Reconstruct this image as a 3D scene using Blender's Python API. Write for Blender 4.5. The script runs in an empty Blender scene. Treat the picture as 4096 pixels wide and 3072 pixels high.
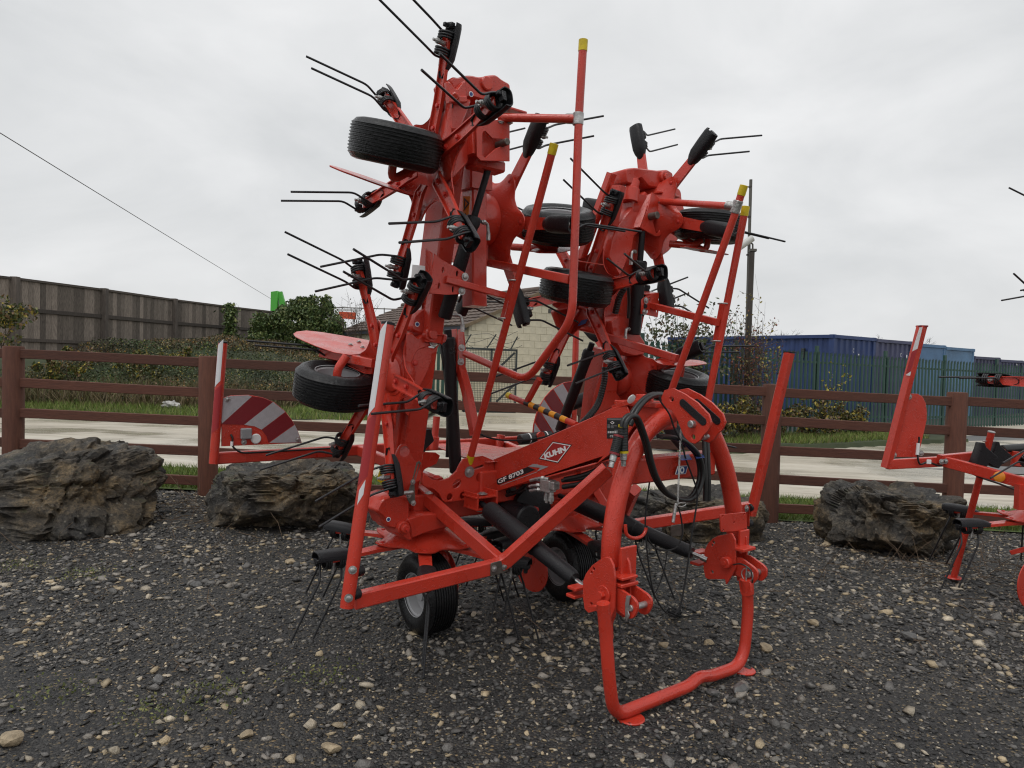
import bpy, bmesh, math, random
import numpy as np
from mathutils import Matrix, Vector

random.seed(7); rng = np.random.default_rng(11)
SC = bpy.context.scene
COL = SC.collection

# ---------------------------------------------------------------- camera
CAM_H = 1.55; FP = 2840/1.8517; CX = 1106.0; CY = 829.5
PITCH = math.atan((1536-1450)/2840); ROLL = 0.026
_f = np.array([0, math.cos(PITCH), -math.sin(PITCH)]); _u0 = np.array([0, math.sin(PITCH), math.cos(PITCH)])
_r0 = np.array([1., 0, 0])
_r = _r0*math.cos(ROLL)+_u0*math.sin(ROLL); _u = -_r0*math.sin(ROLL)+_u0*math.cos(ROLL)
CAM = np.array([0, 0, CAM_H])
cd = bpy.data.cameras.new('camera'); cam = bpy.data.objects.new('camera', cd); COL.objects.link(cam)
cd.sensor_width = 36; cd.lens = 36*2840/4096; cd.clip_start = .05; cd.clip_end = 2000
cam.matrix_world = Matrix(((_r[0], _u[0], -_f[0], 0), (_r[1], _u[1], -_f[1], 0), (_r[2], _u[2], -_f[2], CAM_H), (0, 0, 0, 1)))
SC.camera = cam

# ---------------------------------------------------------------- world: overcast sky
SUN_EL, SUN_AZ = math.radians(66), math.radians(-148)      # azimuth from +Y, clockwise seen from above
W = bpy.data.worlds.new('World'); SC.world = W; W.use_nodes = True
nt = W.node_tree; nt.nodes.clear()
def wn(t, **k):
    n = nt.nodes.new(t)
    for a, b in k.items(): setattr(n, a, b)
    return n
w_out = wn('ShaderNodeOutputWorld'); w_bg = wn('ShaderNodeBackground'); w_bg.inputs['Strength'].default_value = 0.1
w_sky = wn('ShaderNodeTexSky', sky_type='NISHITA', sun_disc=False, sun_elevation=SUN_EL, sun_rotation=SUN_AZ, air_density=1.0, dust_density=4.0, ozone_density=1.0)
w_tc = wn('ShaderNodeTexCoord')
w_map = wn('ShaderNodeMapping'); w_map.inputs['Scale'].default_value = (1.1, 1.1, 2.6); w_map.inputs['Rotation'].default_value = (.15, .3, .4)
w_n1 = wn('ShaderNodeTexNoise'); w_n1.inputs['Scale'].default_value = 2.2; w_n1.inputs['Detail'].default_value = 6; w_n1.inputs['Roughness'].default_value = .52; w_n1.inputs['Distortion'].default_value = .35
w_rp = wn('ShaderNodeValToRGB'); e = w_rp.color_ramp.elements
e[0].position = .3; e[0].color = (6.75, 6.9, 7.0, 1); e[1].position = .74; e[1].color = (9.5, 9.52, 9.56, 1)
w_mx = wn('ShaderNodeMix', data_type='RGBA'); w_mx.inputs['Factor'].default_value = .955
L_ = nt.links.new
L_(w_tc.outputs['Generated'], w_map.inputs['Vector']); L_(w_map.outputs['Vector'], w_n1.inputs['Vector'])
L_(w_n1.outputs['Fac'], w_rp.inputs['Fac']); L_(w_sky.outputs['Color'], w_mx.inputs['A']); L_(w_rp.outputs['Color'], w_mx.inputs['B'])
L_(w_mx.outputs['Result'], w_bg.inputs['Color']); L_(w_bg.outputs['Background'], w_out.inputs['Surface'])

# ---------------------------------------------------------------- sun behind cloud
sd = bpy.data.lights.new('sun', 'SUN'); sd.energy = 1.35; sd.angle = math.radians(40); sd.color = (1, .985, .96)
sun = bpy.data.objects.new('sun', sd); COL.objects.link(sun)
sdir = Vector((math.sin(SUN_AZ)*math.cos(SUN_EL), math.cos(SUN_AZ)*math.cos(SUN_EL), math.sin(SUN_EL)))
sun.rotation_euler = sdir.to_track_quat('Z', 'Y').to_euler(); sun.location = (0, 0, 20)
vs = SC.view_settings; vs.view_transform = 'Standard'; vs.look = 'None'; vs.exposure = 0.0; vs.gamma = 1.0; vs.use_curve_mapping = False
SC.cycles.use_denoising = True; SC.cycles.filter_width = 1.15; SC.cycles.max_bounces = 6; SC.cycles.diffuse_bounces = 3; SC.cycles.glossy_bounces = 3

# ---------------------------------------------------------------- survey helpers: sight line -> point on a known plane
def ray(u, v): return _f+_r*((u-CX)/FP)-_u*((v-CY)/FP)
_a = math.atan2(.61, .79)
ML = np.array([math.cos(_a), math.sin(_a), 0]); MF = np.array([math.sin(_a), -math.cos(_a), 0]); ZZ = np.array([0, 0, 1.])
MO = np.array([.064, 4.434, 0])
def M(f, l, z): return MO+f*MF+l*ML+z*ZZ
def onp(uv, n, d0):
    r = ray(*uv); return CAM+(d0-CAM@n)/(r@n)*r
def atl(uv, l): return onp(uv, ML, MO@ML+l)
def atf(uv, f): return onp(uv, MF, MO@MF+f)
def atz(uv, z=0): return onp(uv, ZZ, z)
def aty(uv, y): return onp(uv, np.array([0, 1., 0]), y)
def on2(uv, a, b):
    d = b-a; n = np.array([d[1], -d[0], 0]); n /= np.linalg.norm(n); return onp(uv, n, a@n)
def zz(x0, y0, s): return lambda x, y: ((x0+x/s)/1.8517, (y0+y/s)/1.8517)
Z1 = zz(1100, 0, 1.58); Z2 = zz(2000, 400, 1.8433); Z3 = zz(1100, 900, 1.8433); Z4 = zz(2000, 1100, 1.8433)
Z5 = zz(1100, 1600, 1.5083); Z6 = zz(1900, 1500, 1.6592); Z7 = zz(2200, 1900, 1.659); Z8 = zz(3096, 600, 1.508)
A1 = zz(0, 900, 1.2764); A3 = zz(3096, 1600, 1.659); A4 = zz(2900, 600, 1.8437); A5 = zz(900, 1050, 2.7657)
A6 = zz(1900, 1100, 2.765); A7 = zz(3400, 1300, 2.3707)
B1 = zz(1500, 300, 2.7657); B2 = zz(1450, 800, 2.765); B3 = zz(1400, 1250, 2.765); B4 = zz(1350, 1750, 2.7657)
B5 = zz(1800, 1650, 2.7657); B6 = zz(2400, 650, 2.765); B7 = zz(2300, 1150, 2.765)
def OV(x, y): return (x, y)
def nrm(v): v = np.asarray(v, float); return v/np.linalg.norm(v)

# ---------------------------------------------------------------- object helpers
def tag(o, label=None, cat=None, group=None, kind=None):
    if label: o['label'] = label
    if cat: o['category'] = cat
    if group: o['group'] = group
    if kind: o['kind'] = kind
    return o
def empty(name, loc):
    o = bpy.data.objects.new(name, None); COL.objects.link(o); o.location = Vector(loc); o.empty_display_size = .1
    return o
def wm(o):
    m = o.matrix_parent_inverse @ o.matrix_basis if o.parent else o.matrix_basis.copy()
    return wm(o.parent) @ m if o.parent else m
def link(name, me, mat=None, parent=None, mw=None):
    o = bpy.data.objects.new(name, me); COL.objects.link(o)
    if mat is not None and not me.materials: me.materials.append(mat)
    if mw is not None: o.matrix_basis = mw
    if parent is not None:
        o.parent = parent; o.matrix_parent_inverse = wm(parent).inverted()
    return o
class MB:
    def __init__(s): s.v = []; s.f = []; s.n = 0
    def add(s, v, f):
        v = np.asarray(v, float).reshape(-1, 3); s.v.append(v)
        s.f += [tuple(int(i)+s.n for i in q) for q in f]; s.n += len(v); return s
    def mesh(s, name='m', smooth=None):
        me = bpy.data.meshes.new(name)
        me.from_pydata(np.concatenate(s.v).tolist() if s.v else [], [], s.f); me.validate()
        if smooth is not None: smooth_mesh(me, smooth)
        return me
    def build(s, name, mat, parent=None, smooth=None, mw=None):
        return link(name, s.mesh(name, smooth), mat, parent, mw)
def smooth_mesh(me, ang):
    bm = bmesh.new(); bm.from_mesh(me)
    bmesh.ops.recalc_face_normals(bm, faces=bm.faces)
    for f in bm.faces: f.smooth = True
    c = math.radians(ang)
    for ed in bm.edges:
        if len(ed.link_faces) == 2 and ed.calc_face_angle(0) > c: ed.smooth = False
    bm.to_mesh(me); bm.free()
def rnd(pts, r, n=6):
    """round the inner corners of a polyline"""
    P = [np.asarray(p, float) for p in pts]; out = [P[0]]
    for i in range(1, len(P)-1):
        a, b, c = P[i-1], P[i], P[i+1]; da = a-b; dc = c-b; la = np.linalg.norm(da); lc = np.linalg.norm(dc)
        rr = min(r if np.isscalar(r) else r[i], la*.48, lc*.48)
        s, e_ = b+da/la*rr, b+dc/lc*rr
        for t in np.linspace(0, 1, n): out.append((1-t)**2*s+2*t*(1-t)*b+t*t*e_)
    out.append(P[-1]); return out
def frames(P, up=None):
    P = np.asarray(P, float); n = len(P); T = np.zeros_like(P)
    T[1:-1] = P[2:]-P[:-2]; T[0] = P[1]-P[0]; T[-1] = P[-1]-P[-2]
    T /= np.maximum(np.linalg.norm(T, axis=1, keepdims=True), 1e-9)
    if up is None: up = ZZ if abs(T[0][2]) < .9 else np.array([1., 0, 0])
    x = nrm(np.cross(up, T[0])); X = [x]
    for i in range(1, n):
        x = x-T[i]*(x@T[i]); x = x/max(np.linalg.norm(x), 1e-9); X.append(x)
    X = np.array(X); return T, X, np.cross(T, X)
def sweep(mb, pts, prof, up=None, cap=True, scale=None):
    P = np.asarray(pts, float); T, X, Y = frames(P, up); k = len(prof); prof = np.asarray(prof, float)
    vs_ = []
    for i in range(len(P)):
        s = 1 if scale is None else scale[i]
        vs_.append(P[i]+prof[:, :1]*s*X[i]+prof[:, 1:2]*s*Y[i])
    f = []
    for i in range(len(P)-1):
        for j in range(k): f.append((i*k+j, i*k+(j+1) % k, (i+1)*k+(j+1) % k, (i+1)*k+j))
    if cap: f.append(tuple(range(k))[::-1]); f.append(tuple((len(P)-1)*k+j for j in range(k)))
    return mb.add(np.concatenate(vs_), f)
def circ(r, n=12): return [(r*math.cos(2*math.pi*i/n), r*math.sin(2*math.pi*i/n)) for i in range(n)]
def rect(w, h, b=.004):
    w /= 2; h /= 2
    return [(-w+b, -h), (w-b, -h), (w, -h+b), (w, h-b), (w-b, h), (-w+b, h), (-w, h-b), (-w, -h+b)]
def tube(mb, pts, r, bend=0, n=12, up=None, scale=None): return sweep(mb, rnd(pts, bend) if bend else pts, circ(r, n), up, scale=scale)
def beam(mb, pts, w, h, up=ZZ, bend=0, b=.004): return sweep(mb, rnd(pts, bend) if bend else pts, rect(w, h, b), up)
def lathe(mb, prof, c, ax, n=24, start=None, caps=True):
    ax = nrm(ax); x = nrm(np.cross(ax, ZZ if abs(ax[2]) < .9 else np.array([1., 0, 0]))) if start is None else start
    y = np.cross(ax, x); v = []
    for (r, h) in prof:
        for i in range(n):
            t = 2*math.pi*i/n; v.append(c+h*ax+r*(math.cos(t)*x+math.sin(t)*y))
    f = []; m = len(prof)
    for i in range(m-1):
        for j in range(n): f.append((i*n+j, i*n+(j+1) % n, (i+1)*n+(j+1) % n, (i+1)*n+j))
    if caps: f.append(tuple(range(n))[::-1]); f.append(tuple((m-1)*n+j for j in range(n)))
    return mb.add(v, f)
def cyl(mb, a, b, r, n=14, bev=.0):
    a = np.asarray(a, float); b = np.asarray(b, float); h = np.linalg.norm(b-a)
    pr = [(r, 0), (r, h)] if not bev else [(r-bev, 0), (r, bev), (r, h-bev), (r-bev, h)]
    return lathe(mb, pr, a, b-a, n)
def boxm(mb, c, ex, ey, ez, b=.004):
    """bevelled box with half-axes ex,ey,ez"""
    hx, hy, hz = (np.linalg.norm(q) for q in (ex, ey, ez)); ux, uy, uz = ex/hx, ey/hy, ez/hz
    b = min(b, hx*.4, hy*.4, hz*.4)
    bm = bmesh.new(); bmesh.ops.create_cube(bm, size=2)
    for v in bm.verts: v.co = Vector((v.co.x*hx, v.co.y*hy, v.co.z*hz))
    if b > 0: bmesh.ops.bevel(bm, geom=list(bm.edges), offset=b, segments=1, affect='EDGES')
    bm.verts.index_update()
    V_ = [np.asarray(c)+v.co.x*ux+v.co.y*uy+v.co.z*uz for v in bm.verts]; F_ = [[v.index for v in f.verts] for f in bm.faces]
    bm.free(); return mb.add(V_, F_)
def plate_mesh(name, outline, holes, th, bev=.0015):
    """2-D outline with holes -> solid plate mesh (local xy, centred on z=0)"""
    cu = bpy.data.curves.new(name, 'CURVE'); cu.dimensions = '2D'; cu.fill_mode = 'BOTH'
    cu.extrude = max(th/2-bev, 1e-4); cu.bevel_depth = bev; cu.bevel_resolution = 0; cu.offset = -bev
    for ring in [outline]+list(holes):
        sp = cu.splines.new('POLY'); sp.points.add(len(ring)-1); sp.use_cyclic_u = True
        for p, q in zip(sp.points, ring): p.co = (q[0], q[1], 0, 1)
    o = bpy.data.objects.new(name, cu); COL.objects.link(o)
    dg = bpy.context.evaluated_depsgraph_get(); me = bpy.data.meshes.new_from_object(o.evaluated_get(dg)); me.name = name
    bpy.data.objects.remove(o); bpy.data.curves.remove(cu); me.materials.clear(); return me
def plate(name, pts3, holes3, th, mat, parent, n=None, round_=0, bev=.0015, shift=0):
    """plate from co-planar world points; n = normal pointing the way the plate thickens (shift along it)"""
    P = np.array([np.asarray(p, float) for p in pts3]); c = P.mean(0)
    if n is None:
        n = np.zeros(3)
        for i in range(len(P)): n += np.cross(P[i]-c, P[(i+1) % len(P)]-c)
    n = nrm(n); x = nrm(np.cross(ZZ if abs(n[2]) < .9 else np.array([0, 1., 0]), n)); y = np.cross(n, x)
    to2 = lambda q: ((np.asarray(q)-c)@x, (np.asarray(q)-c)@y)
    out = [to2(p) for p in P]
    if round_: out = [tuple(q) for q in rnd_closed(out, round_)]
    me = plate_mesh(name, out, [[to2(p) for p in h] for h in holes3], th, bev)
    c = c+n*shift
    mw = Matrix(((x[0], y[0], n[0], c[0]), (x[1], y[1], n[1], c[1]), (x[2], y[2], n[2], c[2]), (0, 0, 0, 1)))
    return link(name, me, mat, parent, mw)
def rnd_closed(pts, r, n=4):
    P = [np.asarray(p, float) for p in pts]; out = []
    for i in range(len(P)):
        a, b, c = P[i-1], P[i], P[(i+1) % len(P)]; da = a-b; dc = c-b; la = np.linalg.norm(da); lc = np.linalg.norm(dc)
        rr = min(r, la*.45, lc*.45)
        s, e_ = b+da/la*rr, b+dc/lc*rr
        for t in np.linspace(0, 1, n): out.append((1-t)**2*s+2*t*(1-t)*b+t*t*e_)
    return out
def ring3(c, x, y, rx, ry=None, n=20): 
    ry = ry or rx; return [c+rx*math.cos(2*math.pi*i/n)*x+ry*math.sin(2*math.pi*i/n)*y for i in range(n)]
def text_mesh(name, s, bold=0.0):
    cu = bpy.data.curves.new(name, 'FONT'); cu.body = s; cu.size = 1; cu.extrude = 0.0; cu.offset = bold; cu.resolution_u = 3
    o = bpy.data.objects.new(name, cu); COL.objects.link(o)
    dg = bpy.context.evaluated_depsgraph_get(); me = bpy.data.meshes.new_from_object(o.evaluated_get(dg))
    bpy.data.objects.remove(o); bpy.data.curves.remove(cu); me.materials.clear(); return me
def text_on(name, s, p0, ex, ey, mat, parent, bold=.0, lift=.002):
    """text fitted to the parallelogram p0 + ex, ey"""
    me = text_mesh(name, s, bold); co = np.array([v.co[:] for v in me.vertices]); lo = co.min(0); hi = co.max(0)
    q = (co-lo)/np.maximum(hi-lo, 1e-6); n = nrm(np.cross(ex, ey))
    w = p0+q[:, :1]*ex+q[:, 1:2]*ey+n*lift
    for v, c in zip(me.vertices, w): v.co = c
    return link(name, me, mat, parent)
def big_mesh(name, V_, F_, cols=None):
    """fast mesh from numpy arrays (all faces same size)"""
    me = bpy.data.meshes.new(name); V_ = np.asarray(V_, np.float32); F_ = np.asarray(F_, np.int32); k = F_.shape[1]
    me.vertices.add(len(V_)); me.vertices.foreach_set('co', V_.ravel())
    me.loops.add(F_.size); me.loops.foreach_set('vertex_index', F_.ravel())
    me.polygons.add(len(F_)); me.polygons.foreach_set('loop_start', np.arange(0, F_.size, k, dtype=np.int32))
    me.update(calc_edges=True)
    if cols is not None:
        at = me.color_attributes.new('tint', 'FLOAT_COLOR', 'POINT')
        c4 = np.ones((len(V_), 4), np.float32); c4[:, :3] = cols; at.data.foreach_set('color', c4.ravel())
    return me

# ---------------------------------------------------------------- materials
MATS = {}
def mat(name, col, rough=.5, metal=0, coat=0, bump=0, bscale=80, var=0, vscale=6, spec=.5, drops=0, col2=None, attr=None, detail=4, aniso=None, coord='Object'):
    m = bpy.data.materials.new(name); m.use_nodes = True; t = m.node_tree; b = t.nodes['Principled BSDF']
    b.inputs['Base Color'].default_value = (*col, 1); b.inputs['Roughness'].default_value = rough; b.inputs['Metallic'].default_value = metal
    b.inputs['Coat Weight'].default_value = coat; b.inputs['Coat Roughness'].default_value = .12; b.inputs['Specular IOR Level'].default_value = spec
    lk = t.links.new; tc = t.nodes.new('ShaderNodeTexCoord'); mp = t.nodes.new('ShaderNodeMapping'); lk(tc.outputs[coord], mp.inputs['Vector'])
    if aniso: mp.inputs['Scale'].default_value = aniso
    csock = None
    if attr:
        an = t.nodes.new('ShaderNodeAttribute'); an.attribute_name = attr; csock = an.outputs['Color']; lk(csock, b.inputs['Base Color'])
    if var or col2:
        n = t.nodes.new('ShaderNodeTexNoise'); n.inputs['Scale'].default_value = vscale; n.inputs['Detail'].default_value = detail; n.inputs['Roughness'].default_value = .62
        lk(mp.outputs['Vector'], n.inputs['Vector'])
        r = t.nodes.new('ShaderNodeValToRGB'); r.color_ramp.elements[0].position = .32; r.color_ramp.elements[1].position = .68
        if col2: r.color_ramp.elements[0].color = (*col, 1); r.color_ramp.elements[1].color = (*col2, 1)
        else:
            r.color_ramp.elements[0].color = (*[c*(1-var) for c in col], 1); r.color_ramp.elements[1].color = (*[min(1, c*(1+var)) for c in col], 1)
        lk(n.outputs['Fac'], r.inputs['Fac'])
        if attr:
            mx = t.nodes.new('ShaderNodeMix'); mx.data_type = 'RGBA'; mx.blend_type = 'MULTIPLY'; mx.inputs['Factor'].default_value = 1
            r.color_ramp.elements[0].color = (1-var,)*3+(1,); r.color_ramp.elements[1].color = (1+var,)*3+(1,)
            lk(csock, mx.inputs['A']); lk(r.outputs['Color'], mx.inputs['B']); lk(mx.outputs['Result'], b.inputs['Base Color'])
        else: lk(r.outputs['Color'], b.inputs['Base Color'])
    prev = None
    if bump:
        n2 = t.nodes.new('ShaderNodeTexNoise'); n2.inputs['Scale'].default_value = bscale; n2.inputs['Detail'].default_value = 5
        lk(mp.outputs['Vector'], n2.inputs['Vector'])
        bp = t.nodes.new('ShaderNodeBump'); bp.inputs['Strength'].default_value = bump; bp.inputs['Distance'].default_value = .02
        lk(n2.outputs['Fac'], bp.inputs['Height']); lk(bp.outputs['Normal'], b.inputs['Normal']); prev = bp
    if drops:
        vo = t.nodes.new('ShaderNodeTexVoronoi'); vo.inputs['Scale'].default_value = 120; lk(tc.outputs['Object'], vo.inputs['Vector'])
        mr = t.nodes.new('ShaderNodeMapRange'); mr.inputs['From Min'].default_value = .18; mr.inputs['From Max'].default_value = .36; mr.inputs['To Min'].default_value = 1; mr.inputs['To Max'].default_value = 0; mr.interpolation_type = 'SMOOTHSTEP'
        lk(vo.outputs['Distance'], mr.inputs['Value'])
        bp2 = t.nodes.new('ShaderNodeBump'); bp2.inputs['Strength'].default_value = drops; bp2.inputs['Distance'].default_value = .0035
        lk(mr.outputs['Result'], bp2.inputs['Height'])
        if prev: lk(prev.outputs['Normal'], bp2.inputs['Normal'])
        lk(bp2.outputs['Normal'], b.inputs['Normal']); lk(bp2.outputs['Normal'], b.inputs['Coat Normal'])
        n3 = t.nodes.new('ShaderNodeTexNoise'); n3.inputs['Scale'].default_value = 7; n3.inputs['Detail'].default_value = 6; lk(tc.outputs['Object'], n3.inputs['Vector'])
        mr2 = t.nodes.new('ShaderNodeMapRange'); mr2.inputs['From Min'].default_value = .35; mr2.inputs['From Max'].default_value = .65; mr2.inputs['To Min'].default_value = rough*.6; mr2.inputs['To Max'].default_value = rough*1.35
        lk(n3.outputs['Fac'], mr2.inputs['Value']); lk(mr2.outputs['Result'], b.inputs['Roughness'])
    MATS[name] = m; return m
RED = mat('wet_red_paint', (.51, .036, .018), rough=.34, coat=.35, spec=.42, drops=.6, var=.12, vscale=3.5)
REDB = mat('red_paint_bolt', (.50, .028, .018), rough=.45, bump=.2)
BLK = mat('black_moulded_plastic', (.010, .010, .012), rough=.40, spec=.32, drops=.35, bump=.25, bscale=160)
TYRE = mat('wet_tyre_rubber', (.008, .008, .009), rough=.36, spec=.32, bump=.25, bscale=60, drops=.3)
TINE = mat('dark_spring_steel', (.022, .022, .024), rough=.38, metal=.3, bump=.2, bscale=120)
STEEL = mat('galvanised_steel', (.42, .41, .40), rough=.38, metal=.8, var=.3, vscale=30, bump=.2, bscale=90)
DSTEEL = mat('dull_steel', (.13, .115, .10), rough=.5, metal=.6, var=.25, vscale=18, bump=.2)
RIMG = mat('grey_rim_paint', (.30, .30, .31), rough=.42, coat=.2, drops=.3)
YEL = mat('yellow_cap', (.62, .46, .01), rough=.45, var=.2, vscale=25)
AMB = mat('amber_tape', (.75, .30, .01), rough=.4)
WHT = mat('white_print', (.78, .78, .77), rough=.5)
WHR = mat('white_reflective', (.42, .40, .42), rough=.35, bump=.3, bscale=300, var=.08, vscale=30)
WHS = mat('white_post_reflective', (.66, .65, .66), rough=.35, bump=.3, bscale=300)
RDS = mat('red_post_reflective', (.33, .014, .018), rough=.33, bump=.3, bscale=300)
DRED = mat('dark_red_reflective', (.20, .008, .014), rough=.33, bump=.3, bscale=300)
BLKP = mat('black_print', (.012, .012, .013), rough=.4)
BLUE = mat('blue_sticker', (.02, .05, .20), rough=.4, var=.3, vscale=60)
HOSE = mat('black_rubber_hose', (.012, .012, .012), rough=.38, bump=.15, bscale=200)
CHR = mat('bright_rod', (.55, .55, .55), rough=.18, metal=1)
LENS = mat('clear_lens', (.26, .26, .27), rough=.12, coat=.6, bump=.5, bscale=250)
ORG = mat('amber_reflector', (.75, .25, .01), rough=.25, coat=.5, bump=.3, bscale=300)
# ================================================================ setting
def sst(a, b, x): t = np.clip((x-a)/(b-a), 0, 1); return t*t*(3-2*t)
def gz(x, y):
    x = np.asarray(x, float); y = np.asarray(y, float)
    return -.025*np.clip(x, -9, 9)*sst(4.6, 7.0, y)*(1-sst(10, 16, y))
def vnoise(x, y, seed=0):
    """cheap smooth value noise"""
    r = np.random.default_rng(seed).random((64, 64)); xi = np.floor(x).astype(int); yi = np.floor(y).astype(int); fx = x-xi; fy = y-yi
    fx = fx*fx*(3-2*fx); fy = fy*fy*(3-2*fy); g_ = lambda a, b: r[a % 64, b % 64]
    return (g_(xi, yi)*(1-fx)+g_(xi+1, yi)*fx)*(1-fy)+(g_(xi, yi+1)*(1-fx)+g_(xi+1, yi+1)*fx)*fy
def grid(name, xs, ys, zf, m, kind='structure', smooth=True):
    X, Y = np.meshgrid(xs, ys); Z_ = zf(X, Y); V_ = np.stack([X, Y, Z_], -1).reshape(-1, 3); nx = len(xs); F_ = []
    i, j = np.meshgrid(np.arange(len(ys)-1), np.arange(nx-1), indexing='ij'); a = (i*nx+j).ravel()
    F_ = np.stack([a, a+1, a+nx+1, a+nx], 1); me = big_mesh(name, V_, F_)
    me.polygons.foreach_set('use_smooth', np.ones(len(F_), bool)); o = link(name, me, m); tag(o, kind=kind); return o
# materials
def gravel_mat():
    m = mat('wet_dark_gravel', (.030, .029, .028), rough=.62, bump=.9, bscale=70, spec=.4); t = m.node_tree; b = t.nodes['Principled BSDF']; lk = t.links.new
    tc = t.nodes.new('ShaderNodeTexCoord'); vo = t.nodes.new('ShaderNodeTexVoronoi'); vo.inputs['Scale'].default_value = 95; lk(tc.outputs['Object'], vo.inputs['Vector'])
    sp = t.nodes.new('ShaderNodeSeparateColor'); lk(vo.outputs['Color'], sp.inputs['Color'])
    r = t.nodes.new('ShaderNodeValToRGB'); r.color_ramp.interpolation = 'CONSTANT'; el = r.color_ramp.elements
    el[0].color = (.018, .018, .019, 1); el[1].position = .45; el[1].color = (.032, .031, .030, 1)
    for p, c in ((.72, (.055, .052, .05)), (.88, (.10, .085, .062)), (.955, (.20, .15, .085))): q = el.new(p); q.color = (*c, 1)
    lk(sp.outputs['Red'], r.inputs['Fac'])
    n = t.nodes.new('ShaderNodeTexNoise'); n.inputs['Scale'].default_value = 1.3; n.inputs['Detail'].default_value = 5; lk(tc.outputs['Object'], n.inputs['Vector'])
    r2 = t.nodes.new('ShaderNodeValToRGB'); r2.color_ramp.elements[0].position = .35; r2.color_ramp.elements[0].color = (.7, .7, .7, 1); r2.color_ramp.elements[1].position = .7; r2.color_ramp.elements[1].color = (1.25, 1.2, 1.1, 1); lk(n.outputs['Fac'], r2.inputs['Fac'])
    mx = t.nodes.new('ShaderNodeMix'); mx.data_type = 'RGBA'; mx.blend_type = 'MULTIPLY'; mx.inputs['Factor'].default_value = 1; lk(r.outputs['Color'], mx.inputs['A']); lk(r2.outputs['Color'], mx.inputs['B']); lk(mx.outputs['Result'], b.inputs['Base Color'])
    bp = t.nodes.new('ShaderNodeBump'); bp.inputs['Strength'].default_value = .8; bp.inputs['Distance'].default_value = .012; bp.invert = True; lk(vo.outputs['Distance'], bp.inputs['Height']); lk(bp.outputs['Normal'], b.inputs['Normal'])
    return m
GRAV = gravel_mat()
def yard_mat():
    m = mat('wet_concrete', (.30, .265, .205), rough=.42, bump=.25, bscale=26); t = m.node_tree; b = t.nodes['Principled BSDF']; lk = t.links.new
    tc = t.nodes.new('ShaderNodeTexCoord'); mp = t.nodes.new('ShaderNodeMapping'); mp.inputs['Scale'].default_value = (.10, 1.0, 1); mp.inputs['Rotation'].default_value = (0, 0, .12); lk(tc.outputs['Object'], mp.inputs['Vector'])
    n = t.nodes.new('ShaderNodeTexNoise'); n.inputs['Scale'].default_value = 3.6; n.inputs['Detail'].default_value = 12; n.inputs['Roughness'].default_value = .80; lk(mp.outputs['Vector'], n.inputs['Vector'])
    r = t.nodes.new('ShaderNodeValToRGB'); el = r.color_ramp.elements; el[0].position = .30; el[0].color = (.20, .165, .115, 1); el[1].position = .68; el[1].color = (.60, .56, .48, 1); q = el.new(.49); q.color = (.45, .405, .325, 1)
    lk(n.outputs['Fac'], r.inputs['Fac']); lk(r.outputs['Color'], b.inputs['Base Color'])
    n2 = t.nodes.new('ShaderNodeTexNoise'); n2.inputs['Scale'].default_value = .45; n2.inputs['Detail'].default_value = 5; lk(tc.outputs['Object'], n2.inputs['Vector'])
    r2 = t.nodes.new('ShaderNodeMapRange'); r2.inputs['From Min'].default_value = .42; r2.inputs['From Max'].default_value = .58; r2.inputs['To Min'].default_value = .12; r2.inputs['To Max'].default_value = .55; lk(n2.outputs['Fac'], r2.inputs['Value']); lk(r2.outputs['Result'], b.inputs['Roughness'])
    return m
YARD = yard_mat()
TARM = mat('wet_tarmac', (.10, .095, .092), rough=.4, var=.3, vscale=1.2, bump=.3, bscale=60)
SOIL = mat('rough_grassland', (.030, .040, .014), rough=.9, var=.4, vscale=.7, bump=.5, bscale=8)
# one sheet to the horizon
grid('ground', np.array([-600, -200, -80, -40, -20, -9, -4, 0, 4, 9, 20, 40, 80, 200, 600.]), np.array([-60, -10, 0, 4.6, 5.4, 6.2, 7, 8.5, 10, 12, 14, 16, 18, 22, 26, 30, 50, 100, 200, 500, 900.]), lambda x, y: gz(x, y)-.05-.6*sst(40, 120, y), SOIL)
gx = np.linspace(-9, 9, 361); gy = np.linspace(-1.5, 7.75, 186)
grid('gravel_ground', gx, gy, lambda x, y: gz(x, y)+.018*(vnoise(x*1.7, y*1.7, 1)-.5)+.008*(vnoise(x*7, y*7, 2)-.5)-.004, GRAV)
grid('concrete_yard', np.linspace(-40, 40, 81), np.linspace(8.55, 60, 60), lambda x, y: gz(x, y)+.004+.6*0, YARD)
# tarmac area in front of the palisade
bq_ = [(2.6, 14.9), (17.6, 23.4), (60, 47), (60, 80), (-3, 80), (2.0, 24)]
mb = MB(); mb.add([(x, y, .016) for x, y in bq_], [tuple(range(len(bq_)))]); tag(mb.build('depot_ground', mat('dark_depot_ground', (.045, .043, .04), rough=.8, var=.3, vscale=1)), kind='structure')
tq = [(2.6, 13.3), (6.2, 15.6), (9, 16.5), (30, 27), (40, 26), (40, 12.2), (14, 11.6), (8, 12.2)]
mb = MB(); mb.add([(x, y, float(gz(x, y))+.010) for x, y in tq], [tuple(range(len(tq)))]); tag(mb.build('tarmac_apron', TARM), kind='structure')

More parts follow.
